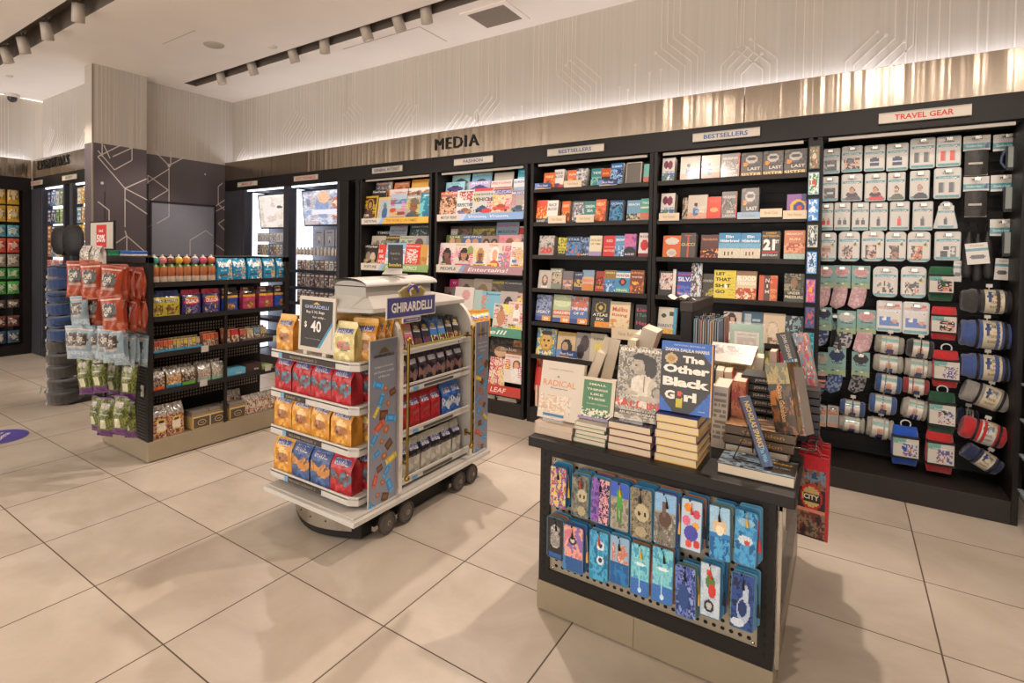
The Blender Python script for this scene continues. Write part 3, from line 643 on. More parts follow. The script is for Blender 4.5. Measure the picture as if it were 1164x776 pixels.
bk(3, S3, 'on third shelf, left bestsellers bay', [
 (612,268,634,'grey paperback with big red 20', '#8f8b84', [('n',0,.4,1,1,['#8f8b84','#b5b1aa','#5a5852'],5,21)], [('20',.5,.27,.8,.3,'#c8342c',.05)], .08),
 (633,270,643,'black and yellow paperback', '#2a2c20', [('n',0,.3,1,1,['#2a2c20','#c7bf3c','#51542a'],6,22)], [('WILD',.5,.18,.8,.12,'#d8d46a')], .02),
 (643,269,659,'dark blue star paperback', '#1e2c4a', [('n',0,.0,1,.7,['#1e2c4a','#4b78a8','#c86a3a'],6,23)], [('STAR',.5,.85,.8,.12,'#9fc7e6')], .03),
 (659,270,670,'navy paperback', '#1a2438', [('n',0,.2,1,1,['#1a2438','#3c5f8c','#8aa5c0'],6,24)], [('LAST',.5,.1,.8,.1,'#e0e0e0')], .02),
 (669,268,686,'cream paperback with lilac base', '#d8cfae', [('r',0,0,1,.25,'#9c8cb8')], [('HOUSE',.5,.78,.8,.12,'#8a5a3a'),('OF TIME',.5,.6,.8,.1,'#8a5a3a')], .04),
 (685,268,699,'plain red paperback', '#c8282a', [('r',.1,.45,.9,.48,'#e88a7a')], [('RED',.5,.75,.5,.12,'#f2c8b8'),('NOTICE',.5,.28,.8,.1,'#f5d9c8')], .02),
 (698,268,710,'light blue paperback', '#5f92bd', [('n',0,.0,1,.5,['#c8d8e0','#5f92bd','#294a70'],5,25)], [('SNOW',.5,.8,.8,.12,'#ffffff')], .02),
 (709,266,726,'purple paperback with black mountains', '#8a4a9e', [('n',0,.45,1,1,['#8a4a9e','#d06a9a','#5a78c8'],3,26),('r',0,0,1,.3,'#1a1a1e'),('e',.5,.3,.4,.15,'#1a1a1e')], [('BLACK SKY',.5,.12,.8,.09,'#f0e0f0')], .05),
 (725,265,738,'white paperback with red flower', '#dcd5d0', [('e',.5,.5,.36,.22,'#c33038'),('r',0,0,1,.16,'#7c1f28')], [('ROSE',.5,.85,.8,.1,'#8a1f28')], .03)], 'paperbacks on the third shelf of the left bestsellers bay')
bk(4, S4, 'on fourth shelf, left bestsellers bay', [
 (611,307,626,'pale grey portrait paperback', '#b5aea4', [('e',.5,.45,.25,.3,'#6b5a50'),('e',.5,.5,.14,.18,'#c9a58a')], [('HER',.5,.1,.5,.09,'#ffffff')], .02),
 (624,305,641,'grey green paperback', '#7a7f70', [('n',0,.3,1,.8,['#7a7f70','#b8a68a','#4c4f42'],5,31)], [('GONE',.5,.88,.8,.1,'#e8e4d4')], .05),
 (639,308,653,'grey and pink paperback', '#6b6668', [('n',0,.0,1,.5,['#c98a7a','#6b6668'],4,32)], [('HOME',.5,.25,.8,.1,'#f0d8cc')], .04),
 (652,309,662,'dark blue and yellow paperback', '#25305a', [('n',0,.2,1,.6,['#25305a','#c8a03c'],5,33)], [('CITY',.5,.85,.8,.1,'#d8d8ec')], .02),
 (661,307,677,'peach beach paperback', '#cfa58a', [('r',0,0,1,.3,'#c8823c'),('r',0,.7,1,1,'#7a9cb0')], [('BEACH',.5,.5,.8,.12,'#d8562a'),('DAYS',.5,.3,.6,.1,'#d8562a')], .04),
 (676,308,687,'dark red paperback with black title', '#9c2c1e', [('n',0,.3,1,.7,['#9c2c1e','#3a1410','#d05a2a'],5,34)], [('DEVIL',.5,.2,.8,.12,'#f0a03c')], .02),
 (686,307,699,'blue ice paperback', '#3f7fb0', [('n',0,0,1,.5,['#b8d4e4','#3f7fb0','#1f4a78'],4,35),('r',0,.6,1,1,'#8a6a2c')], [('SANDRA',.5,.88,.8,.08,'#f0d890')], .02),
 (699,308,715,'light blue thriller with orange emblem', '#3a86b0', [('r',0,.68,1,.9,'#e2dfd4'),('e',.5,.5,.26,.17,'#1c2c48'),('e',.5,.5,.13,.1,'#d8502a'),('r',0,0,1,.24,'#2f9db5')], [('HUNTER',.5,.79,.9,.12,'#25384e'),('FINAL',.5,.12,.8,.1,'#f0e44a')], .03),
 (715,307,735,'brown paperback with fire scene', '#7c3418', [('n',0,0,1,.5,['#d8662a','#7c3418','#f0b04a'],4,36)], [('BURNING',.5,.88,.9,.1,'#e8a04a'),('WATER',.5,.7,.8,.08,'#e8dcc8')], .05)], 'paperbacks on the fourth shelf of the left bestsellers bay')
bk(5, S5, 'on fifth shelf, left bestsellers bay', [
 (608,335,628,'blue war paperback titled LEGACY', '#5a6c96', [('n',0,.45,1,1,['#5a6c96','#8a98b8','#3c4868'],4,41),('r',0,0,.45,.14,'#2f4a8c'),('r',.45,0,1,.18,'#e2963c')], [('LEGACY',.5,.35,.9,.12,'#e8ecf4'),('20',.72,.09,.3,.1,'#ffffff')], .04, dict(dz=.012)),
 (628,335,648,'pale green paperback', '#a8bd98', [('e',.5,.75,.5,.2,'#c8d4a8'),('r',0,.25,1,.45,'#c8685a'),('r',0,0,.45,.14,'#2f4a8c'),('r',.45,0,1,.18,'#e2963c')], [('GARDEN',.5,.35,.9,.1,'#f5efe0'),('20',.72,.09,.3,.1,'#ffffff')], .03, dict(dz=.012)),
 (647,337,671,'blue and orange paperback titled THE WAY', '#4f6fa5', [('n',0,.5,1,1,['#4f6fa5','#c86a3c','#93a8cc'],4,42),('r',0,0,.45,.14,'#2f4a8c'),('r',.45,0,1,.18,'#e2963c')], [('THE WAY',.5,.55,.9,.1,'#f5f2ea'),('OF IT',.5,.38,.6,.1,'#f5f2ea'),('20',.72,.09,.3,.1,'#ffffff')], .05, dict(dz=.012)),
 (671,339,692,'black and gold paperback titled ATLAS SIX', '#1f1d18', [('e',.5,.68,.3,.2,'#a58c3c'),('e',.5,.68,.24,.16,'#1f1d18'),('e',.5,.68,.12,.08,'#c8ac4e'),('r',.2,0,1,.18,'#e2963c')], [('ATLAS',.5,.43,.8,.1,'#e8e0c8'),('SIX',.5,.28,.45,.1,'#e8e0c8')], .03, dict(dz=.0)),
 (692,343,722,'thick cream novel with red script title', '#e0cfa8', [('n',0,0,1,.35,['#e8b87a','#e0cfa8','#d89a5a'],3,43)], [('Malibu',.5,.72,.75,.16,'#c8442c',.02,0),('Rising',.5,.5,.75,.14,'#c8442c',.02)], .09, dict(dz=-.0)),
 (721,346,737,'black paperback with pink script title', '#201d20', [], [('Lies',.5,.8,.8,.12,'#c83a5a'),('I Told',.5,.6,.8,.12,'#3f8a72'),('Her',.5,.3,.8,.14,'#c83a5a')], .02, dict(dz=-.0))], 'paperbacks on the fifth shelf of the left bestsellers bay')
bk(6, S6, 'on sixth shelf, left bestsellers bay', [
 (609,373,631,'yellow and blue paperback with painted face', '#c8b048', [('n',0,0,1,1,['#c8b048','#4a88a8','#e0d070'],3,51),('e',.5,.5,.33,.36,'#b08a3a'),('e',.5,.52,.28,.3,'#d0a850'),('e',.38,.56,.07,.03,'#2c2418'),('e',.62,.56,.07,.03,'#2c2418'),('e',.5,.36,.1,.03,'#6a3c20'),('e',.5,.84,.3,.1,'#2c2418')], [('HAT',.5,.08,.7,.12,'#f0f0e8')], .03),
 (632,377,653,'sepia paperback with a bearded profile', '#c9b28a', [('r',0,.88,1,1,'#c8a03c'),('e',.52,.4,.3,.34,'#2b241e'),('e',.44,.42,.16,.2,'#b89a7a')], [], .03),
 (653,378,670,'grey paperback with dark silhouettes', '#a39c98', [('e',.6,.62,.3,.3,'#4a4248'),('e',.35,.3,.26,.28,'#3a3438')], [], .03),
 (670,379,691,'cream and pale yellow paperback', '#c9c2a8', [('e',.55,.5,.3,.2,'#d8c464')], [('NEW',.5,.8,.6,.1,'#6a6450')], .04)], 'paperbacks on the sixth shelf of the left bestsellers bay')
bk(7, .137+.145, 'on the low shelf, left bestsellers bay', [
 (607,405,628,'red paperback titled MALICE', '#d0352a', [('e',.12,.92,.1,.07,'#d8a83a'),('r',.46,.12,.54,.4,'#2a1614'),('e',.5,.45,.09,.07,'#2a1614')], [('MALICE',.5,.72,.8,.12,'#5a1410')], .03),
 (629,406,646,'navy paperback', '#2c2c48', [('n',0,.3,1,.8,['#2c2c48','#5a5a80'],4,61)], [('DARK',.5,.85,.8,.1,'#b8b8d0')], .03)], 'paperbacks on the low shelf of the left bestsellers bay')
GIRL = [('r',0,0,1,.26,'#d0a088'),('e',.42,.35,.17,.2,'#4a78a0'),('e',.42,.62,.1,.08,'#4a2e24')]
LS = [('n',0,0,1,1,['#5d5a57','#504d4a','#6b6865'],3,71),('e',.5,.72,.3,.16,'#b9b5b0'),('e',.5,.73,.2,.07,'#5a5552'),('e',.2,.52,.11,.08,'#d88a3c'),('r',0,0,1,.17,'#8a6a38')]
LT = [('LAST',.62,.33,.6,.12,'#e5e0d8'),('SISTER',.5,.1,.95,.14,'#f0dca8')]
bk(8, S1, 'on top shelf, right bestsellers bay', [
 (752,180,772,'white hardcover with maroon dresses', '#d8d4cc', [('e',.3,.72,.2,.16,'#6e2242'),('e',.65,.7,.2,.18,'#7c2a4a'),('r',0,0,1,.22,'#6b8a3c'),('n',0,.1,1,.35,['#d8d4cc','#3f6f9c','#6b8a3c'],5,72)], [('VELVET',.6,.4,.7,.1,'#3a6a9c')], .07),
 (773,178,795,'peach hardcover with girl in blue', '#c9bfb0', GIRL, [('THE LOST',.64,.48,.6,.1,'#e8e0d4'),('GIRL',.66,.33,.5,.1,'#e8e0d4')], .03),
 (797,177,818,'second peach hardcover with girl in blue', '#c9bfb0', GIRL, [('THE LOST',.64,.48,.6,.1,'#e8e0d4'),('GIRL',.66,.33,.5,.1,'#e8e0d4')], .03),
 (819,175,840,'grey hardcover titled SPLENDID with white letters', '#77736e', [('n',0,.35,1,.75,['#77736e','#5a5652','#a8a49e'],4,73),('r',.96,0,1,1,'#c8402a')], [('SPLENDID',.5,.8,.8,.09,'#dcd8d0'),('ERIK',.6,.26,.5,.1,'#dcd8d0'),('LARSON',.5,.12,.8,.1,'#dcd8d0')], .03),
 (842,174,866,'leftmost grey LAST SISTER hardcover', '#5d5a57', LS, LT, .03),
 (867,172,890,'middle copy of grey LAST SISTER hardcover', '#5d5a57', LS, LT, .03),
 (891,170,917,'rightmost grey LAST SISTER hardcover', '#5d5a57', LS, LT, .03)], 'hardcovers on the top shelf of the right bestsellers bay')
bk(9, S2, 'on second shelf, right bestsellers bay', [
 (750,220,772,'white hardcover with maroon dresses', '#d8d4cc', [('e',.3,.72,.2,.16,'#6e2242'),('e',.65,.7,.2,.18,'#7c2a4a'),('n',0,.1,1,.35,['#d8d4cc','#3f6f9c','#6b8a3c'],5,72)], [('VELVET',.6,.4,.7,.1,'#3a6a9c')], .07, dict(dz=.012)),
 (775,225,784,'narrow tan hardcover behind the peach one', '#b8a48a', [('n',0,0,1,1,['#b8a48a','#5a4a3c'],4,74)], [], .02, dict(yf=W_Y+.09)),
 (781,222,803,'peach hardcover with girl in blue', '#c9bfb0', GIRL, [('THE LOST',.64,.48,.6,.1,'#e8e0d4'),('GIRL',.66,.33,.5,.1,'#e8e0d4')], .03),
 (803,224,819,'red hardcover with gold hand', '#cf3d22', [('e',.5,.42,.28,.1,'#d8a06a'),('r',.5,.36,.85,.4,'#d8a06a')], [('TRUST',.5,.8,.7,.1,'#e86a4a')], .03),
 (820,218,841,'grey hardcover titled SPLENDID with white letters', '#77736e', [('n',0,.35,1,.75,['#77736e','#5a5652','#a8a49e'],4,73),('r',.96,0,1,1,'#c8402a')], [('SPLENDID',.5,.8,.8,.09,'#dcd8d0'),('ERIK',.6,.26,.5,.1,'#dcd8d0'),('LARSON',.5,.12,.8,.1,'#dcd8d0')], .04),
 (842,214,866,'tall grey LAST SISTER hardcover', '#5d5a57', LS, LT, .04),
 (894,221,917,'purple hardcover with yellow and blue face', '#8a5a9a', [('e',.55,.4,.4,.36,'#d8a83a'),('e',.6,.38,.28,.26,'#24407c'),('e',.62,.36,.14,.12,'#c83a2c'),('r',.7,.7,1,1,'#2a3a6a')], [], .03, dict(dz=.012))], 'hardcovers on the second shelf of the right bestsellers bay')
EL = [('r',0,0,1,.42,'#d0c6b0'),('r',0,.42,1,.6,'#6fa5c0'),('r',.28,.14,.32,.26,'#3a342c'),('r',.45,.13,.49,.26,'#3a342c'),('r',.6,.15,.64,.27,'#3a342c')]
ET = [('Elin',.5,.86,.35,.1,'#f0f4f2'),('Hilderbrand',.5,.7,.86,.12,'#f0f4f2')]
bk(10, S3, 'on third shelf, right bestsellers bay', [
 (753,268,773,'orange hardcover with two speech bubbles', '#cf6020', [('e',.5,.75,.38,.16,'#cfc8bc'),('e',.5,.22,.28,.17,'#cfc8bc'),('e',.5,.22,.2,.1,'#b8b0a4')], [], .03),
 (773,265,797,'dark grey hardcover with red ribbon', '#4b4642', [('r',.46,.0,.56,.9,'#c84a34'),('r',.3,.88,.72,.92,'#c84a34')], [('GUCCI',.5,.54,.9,.12,'#d0b878')], .08),
 (796,267,816,'dark brown hardcover with a sunset', '#4c1d16', [('n',0,.05,1,.4,['#c8502a','#4c1d16','#f0a04a'],4,81),('e',.5,.25,.3,.06,'#1a0e0c')], [('TRAVELING',.5,.8,.86,.09,'#d08a5a')], .02),
 (816,265,841,'left of two blue beach hardcovers', '#3c87b5', EL, ET, .03),
 (841,265,864,'right of two blue beach hardcovers', '#3c87b5', EL, ET, .03),
 (865,263,891,'black hardcover titled 21ST BIRTHDAY', '#38332f', [('r',.06,.24,.94,.27,'#c8342c')], [('JAMES',.5,.93,.6,.07,'#d8a83a'),('PATTERSON',.5,.83,.9,.08,'#d8a83a'),('21',.42,.52,.66,.4,'#e8e4dc',.06),('ST',.86,.63,.2,.12,'#e8e4dc',.03),('BIRTHDAY',.5,.15,.85,.08,'#e0dcd4')], .05),
 (891,262,915,'salmon hardcover with desert hills', '#c9805c', [('n',0,.25,1,.55,['#c9805c','#e8a080','#a85a40'],3,82),('r',0,0,1,.2,'#a8c0b8')], [('MIDNIGHT',.5,.88,.8,.07,'#f0d8c0'),('SUN',.5,.7,.5,.08,'#f0d8c0')], .03)], 'hardcovers on the third shelf of the right bestsellers bay')
bk(11, S4, 'on fourth shelf, right bestsellers bay', [
 (748,308,765,'black hardcover with red and white ring', '#231d1e', [('e',.5,.58,.44,.34,'#c8b8b0'),('n',.1,.25,.9,.9,['#b8362c','#d8ccc4',None],7,91),('e',.5,.58,.12,.1,'#231d1e')], [('NIGHT SHE',.5,.55,.9,.12,'#e8e4e0')], .03),
 (764,306,770,'white book spine end-on', '#dcd6ca', [], [], .08),
 (769,309,789,'blue hardcover with big white author lettering', '#263f9a', [('n',0,.1,1,.45,['#263f9a','#4a68c8','#c8342c'],5,92)], [('DANIEL',.5,.9,.85,.1,'#c83a3a'),('SILVA',.5,.7,.9,.18,'#e4e4ec',.03),('THE CELLIST',.5,.1,.85,.08,'#d8d8e8')], .03),
 (785,299,797,'tall narrow glossy photo book', '#8a98a8', [('n',0,0,1,1,['#8a98a8','#c8ced2','#3c4450','#a86a5a'],5,93)], [], .02, dict(yf=W_Y+.01)),
 (795,311,811,'dark olive hardcover', '#3a3a2e', [('n',0,0,1,.4,['#3a3a2e','#a89a3c'],5,94)], [('GOOD',.5,.7,.8,.1,'#c8c4b8')], .03),
 (811,307,836,'yellow hardcover titled LET THAT SHIT GO', '#dcc83e', [('e',.56,.44,.07,.09,'#f4f0d8'),('l',.6,.1,.92,.9,'#c8b430',12,95)], [('LET',.3,.87,.42,.11,'#2c2a1e',.04),('THAT',.42,.67,.7,.12,'#2c2a1e',.04),('SH T',.42,.45,.72,.12,'#2c2a1e',.04),('GO',.3,.24,.44,.12,'#2c2a1e',.04)], .03),
 (836,308,863,'cream hardcover titled BLOOD TREASON', '#d8c49a', [('n',0,0,1,.4,['#d8a05a','#b8472a','#e8d8b0'],5,96),('r',0,.86,1,1,'#8a6a48')], [('BLOOD',.5,.74,.92,.17,'#f4ece0',.04),('TREASON',.5,.57,.92,.12,'#f4ece0',.03)], .04),
 (862,313,883,'orange and brown hardcover in two panels', '#c4512a', [('r',.3,0,.62,1,'#5a3a34'),('n',.62,0,1,1,['#c4512a','#d8824a'],3,97)], [('N',.46,.8,.2,.15,'#d8d0c8'),('I',.46,.58,.08,.13,'#d8d0c8'),('M',.46,.36,.22,.13,'#d8d0c8')], .03),
 (891,311,914,'dark hardcover titled PRESSURE', '#4c4a3a', [('n',0,.4,1,1,['#5a5846','#3a382c','#8a8468'],4,98),('e',.5,.68,.16,.2,'#8a6a44'),('r',0,0,1,.3,'#35342a')], [('UNDER',.5,.32,.6,.09,'#e0d8b8'),('PRESSURE',.5,.18,.9,.1,'#e0d8b8')], .03)], 'hardcovers on the fourth shelf of the right bestsellers bay')
bk(12, S5, 'on fifth shelf, right bestsellers bay', [
 (747,349,768,'white and blue hardcover with two dark dots', '#cfcab8', [('e',.3,.68,.14,.09,'#3a352c'),('e',.72,.76,.14,.09,'#3a352c'),('r',.86,0,1,1,'#3f9ac0'),('e',.5,.1,.35,.12,'#d8a83a')], [('PARENTS',.45,.3,.85,.13,'#3c5a68')], .03),
 (821,354,842,'paperback with a dark haired woman', '#c9beb0', [('e',.45,.62,.3,.34,'#1c1618'),('e',.5,.62,.14,.2,'#c89a7c'),('r',0,0,1,.24,'#d8d0c8')], [('REMINDERS',.5,.33,.9,.09,'#c83a3a')], .03),
 (843,354,866,'slate teal paperback with inset photo', '#2f5a72', [('r',.12,.5,.42,.92,'#a8b4b8'),('r',.5,.68,.9,.76,'#9cb0b8')], [], .03),
 (867,356,892,'cream paperback with a sketched face', '#d3bfa0', [('e',.45,.42,.26,.3,'#b8a184'),('e',.45,.42,.23,.27,'#dccbb0'),('n',.2,.0,.8,.2,['#8a6a50','#d3bfa0'],4,101)], [], .03),
 (892,359,914,'grey teal paperback with leaf shadows', '#7c9aa0', [('n',0,.4,1,1,['#7c9aa0','#1f2a2c','#a8c0c4'],4,102)], [('WATER',.5,.15,.8,.1,'#e8f0f0')], .03)], 'paperbacks on the fifth shelf of the right bestsellers bay')
bk(13, S6, 'on sixth shelf, right bestsellers bay', [
 (836,396,850,'pale pink paperback', '#d0a8a0', [('e',.5,.4,.3,.25,'#b86a64')], [], .03),
 (855,397,866,'red and white paperback', '#c03a34', [('r',0,0,.5,1,'#d8d0c4')], [], .03),
 (869,399,882,'olive green paperback', '#8a8a3c', [('n',0,0,1,1,['#8a8a3c','#b8b060'],3,103)], [], .03)], 'paperbacks on the sixth shelf of the right bestsellers bay')
for i, (x0, y0, x1, y1, wd, lb) in enumerate([(608,208,626,214,'Must Read','blue Must Read tag, left end of top shelf, left bestsellers bay'),(641,205,661,212,'New Release','cream tag on top shelf of the left bestsellers bay'),(681,204,701,210,'Must Read','blue Must Read tag, right part of top shelf, left bestsellers bay'),
   (623,245,643,253,'New Release','cream tag on second shelf of left bestsellers bay, left one'),(655,244,675,252,'New Release','cream tag on second shelf of left bestsellers bay, right one'),(749,242,772,250,'New Release','cream tag under the white hardcover, right bestsellers bay'),
   (838,241,864,248,'Picks','pale blue tag below the LAST SISTER hardcover'),(864,237,889,246,'Book Club','pink and cream tag right of the pale blue tag'),(890,239,917,248,'New Release','cream tag below the purple and yellow hardcover'),
   (695,374,735,386,'New Release','long cream tag under the thick cream novel'),(632,398,656,406,'Must Read','blue Must Read tag on sixth shelf')]):
    bl = wd == 'Must Read'
    price_tag(x0, y0, x1, y1, wd, '#2f4a80' if bl else ('#9ab8d4' if wd == 'Picks' else '#d8c8ac'), '#e8e8e8' if bl else '#b09a7a', lb)
# stacks on the plinth of the bestsellers bay
for k in range(8):
    a = at(592+k*5.6, 455, y=W_Y+.06)
    m = book_mesh(.125, .19, .03, A(bg=['#c8565a','#d07a4a','#b04a70'][k % 3]), (), ['#c8565a','#d8884a','#b04a70'][k % 3]); 
    m.build('book', GLOSS, loc=(a.x-.0, W_Y+.06, .137), rot=(0, 0, -PI/2+PI), label='paperback standing spine inward at the foot of left bestsellers bay, %s' % nth(k), category='book', group='row of paperbacks at the foot of the left bestsellers bay') if False else \
    MB().box(-.014, 0, 0, -.0115, .13, .195, ['#c8565a','#d8884a','#b04a70'][k % 3]).box(.0115, 0, 0, .014, .13, .195, ['#c8565a','#d8884a','#b04a70'][k % 3]).box(-.0115, .002, .003, .0115, .128, .192, '#ddd2bc').box(-.014, .13, 0, .014, .133, .195, '#a04858').build('book', PAPER, loc=(-2.2+k*.034, W_Y+.04, .137), label='paperback with page edges out at the foot of left bestsellers bay, %s' % nth(k), category='book', group='row of paperbacks at the foot of the left bestsellers bay')
# ================================================================= MAGAZINES
SK = ['#d9a986', '#b57c5a', '#7a4a34', '#e0b898']; HR = ['#2a1c16', '#5c3820', '#b08a48', '#c8b088', '#1a1412']
def mag(x0, y0, x1, y1, tier, label, bg, prims, texts, z0, group, bay_y=W_Y, nx=26, ny=36, h=.26):
    """tier 0 front .. 2 back; bottom stands in the rack pocket"""
    yf = bay_y+.03+tier*.075; a = at(x0, (y0+y1)/2, y=yf); b = at(x1, (y0+y1)/2, y=yf); zt = at((x0+x1)/2, y0, y=yf+.04).z
    w = b.x-a.x; lean = .17; zb = max(z0+tier*.05, zt-h*math.cos(lean)); hh = (zt-zb)/math.cos(lean)
    s_ = x0*.37+y0; k_ = ['#c83a44', '#e8e0d4', '#2c4c8c', '#e0c83c', '#3a3634', '#d86a9c']; q_ = lambda j: k_[int(h2(x0, y0, j)*5.99)]
    if tier == 0 and len(prims) > 3: prims = list(prims)+[('l', .05, .45, .3, .8, q_(1), 7, s_), ('l', .72, .2, .96, .62, q_(2), 9, s_+1), ('l', .06, .06, .5, .2, q_(3), 3, s_+2)]
    m = MB(); cover_face(m, w, hh, A(*prims, bg=bg), texts, nx, ny)
    m.box(-w/2, 0.0002, 0, w/2, .007, hh, '#d9d4c8', cols={'l': bg, 'b': '#b8b4ac'})
    return m.build('magazine', GLOSS, loc=((a.x+b.x)/2, yf, zb), rot=(-lean, 0, (h2(x0, y0)-.5)*.06), label=label, category='magazine', group=group)
def rack_banner(x0, x1, ya, yb, left, right, lc, rc, tc, label, bay):
    z = at((bay[0]+bay[1])/2*0+at((x0+x1)/2, ya, y=W_Y).x*0+0, 0, y=W_Y) if False else None
    zt = at((x0+x1)/2, ya, y=W_Y-.01).z; zb = at((x0+x1)/2, yb, y=W_Y-.01).z; X0, X1 = bay[0]+.004, bay[1]-.004; w = X1-X0; h = zt-zb
    t = thing('rack_banner', label, 'shelf banner', ((X0+X1)/2, W_Y-.005, zb))
    m = MB().box(-w/2, 0, 0, w/2, .003, h, rc); s = -w/2+w*.27
    m.poly([(-w/2, -.0006, 0), (s, -.0006, 0), (s+.05, -.0006, h), (-w/2, -.0006, h)], '#d2ccc0').poly([(s, -.0008, 0), (s+.05, -.0008, 0), (s+.1, -.0008, h), (s+.05, -.0008, h)], lc)
    bs_ = m.build('banner_strip', PAPER, t)
    m = MB(); 
    if left: m.text(left, -w/2+w*.15, h*.5, w*.2, h*.42, -.0012, '#4a4a52', .02, shear=.2)
    if right: m.text(right, w*.12, h*.5, w*.46, h*.5, -.0012, tc, .01, shear=.25)
    m.build('banner_lettering', PAPER, bs_)
    m = MB().box(-w/2, .003, -.012, w/2, .3, 0, BK2)
    for k in range(3): m.box(-w/2, .02+.075*k+.045, 0, w/2, .02+.075*k+.05, .05+.05*k, '#2a2623')
    m.build('rack_shelf', BLACK, t)
    return zb
GA, GB = 'magazines in the GENERAL INTEREST bay', 'magazines in the FASHION bay'
z = rack_banner(409, 490, 247, 254, 'NATIONAL', 'THE WORLD UNTAMED', '#8fb4dc', '#e0b04a', '#8a7a3a', 'yellow shelf banner reading THE WORLD UNTAMED', BAYA)
def por(i, bg, bg2=None, top='#c8c0b8', title=None, tc='#c83a3a', cx=.5):
    return portrait(SK[i % 4], HR[(i*3+1) % 5], top, bg, bg2, i, cx)
rows = [
 (425,207,444,218,2,'travel magazine with orange sky','#c8803c',[('n',0,.6,1,1,['#c8803c','#4a6a8c','#e0c080'],4,1)],[('Backpacker',.5,.93,.9,.09,'#f0f0e8')]),
 (446,207,463,217,2,'orange cover magazine','#c8692c',[('n',0,0,1,.8,['#c8692c','#7a3a20'],4,2)],[('Outdoor',.5,.93,.9,.08,'#f5e8c8')]),
 (466,204,485,217,2,'magazine with yellow sky and red title','#e0a83c',[('n',0,0,1,.6,['#b8662c','#e0a83c'],3,3)],[('Backpacker',.5,.92,.9,.09,'#c8342c')]),
 (421,216,437,225,1,'black titled magazine','#2c2a2c',[('n',0,0,1,.7,['#6a5a50','#2c2a2c'],4,4)],[('NewYorker',.5,.92,.9,.1,'#e8e4dc')]),
 (440,215,461,224,1,'pale pink travel magazine','#d8c8c0',[('n',0,.4,1,.9,['#d8c8c0','#c88a80','#a8c0c8'],4,5)],[]),
 (462,213,490,224,1,'white cover magazine with faces','#d4d0c8',[('n',0,.3,1,.9,['#d4d0c8','#a87a64','#5a5450'],6,6)],[]),
 (411,223,427,247,0,'yellow bordered magazine with icon portrait','#d8a83a',[('r',.08,.05,.92,.92,'#3a2c20'),('e',.5,.62,.28,.26,'#c8963c'),('e',.5,.62,.2,.22,'#2c2018'),('e',.5,.6,.12,.15,'#b88a64'),('e',.5,.15,.34,.25,'#5a4030')],[]),
 (428,224,443,247,0,'yellow bordered magazine with blue figure','#dcc07a',[('r',.12,.04,.95,.9,'#b8bcbc'),('e',.55,.3,.2,.3,'#3c6a94'),('e',.52,.62,.12,.13,'#5a84a8')],[]),
 (442,220,460,247,0,'magazine with mountain lake','#b0c0d0',[('r',0,.55,1,.75,'#4f7aa8'),('n',0,.6,1,.75,['#4f7aa8','#8aa8c4'],5,7),('r',0,0,1,.35,'#b8a89c'),('e',.2,.3,.2,.1,'#c8502c'),('e',.7,.15,.3,.08,'#8a4a3c')],[]),
 (459,222,478,247,0,'grey magazine with child in turban','#a8a49c',[('e',.5,.62,.34,.26,'#6a6a60'),('e',.5,.5,.2,.24,'#8a5c44'),('e',.5,.1,.4,.24,'#55564e'),('e',.42,.54,.04,.02,'#1c1410'),('e',.6,.54,.04,.02,'#1c1410')],[('SMITH',.5,.92,.8,.06,'#e8e4dc')]),
 (476,219,490,247,0,'teal magazine with curved line','#3a9ab0',[('n',0,0,1,1,['#3a9ab0','#2a7c98','#6cc0c8'],3,8),('t',-1,1,-.25,'#2a7088')],[('wild',.5,.9,.6,.07,'#e8f4f4')])]
for i, r in enumerate(rows): mag(*r[:5], r[5]+', upper rack of the general interest bay', r[6], r[7], r[8], z, GA)
z = rack_banner(409, 490, 300, 308, 'FORTUNE', 'FOR ECCENTRICS', '#9ab8dc', '#8fb070', '#e8efdc', 'green shelf banner with white lettering under the general interest magazines', BAYA)
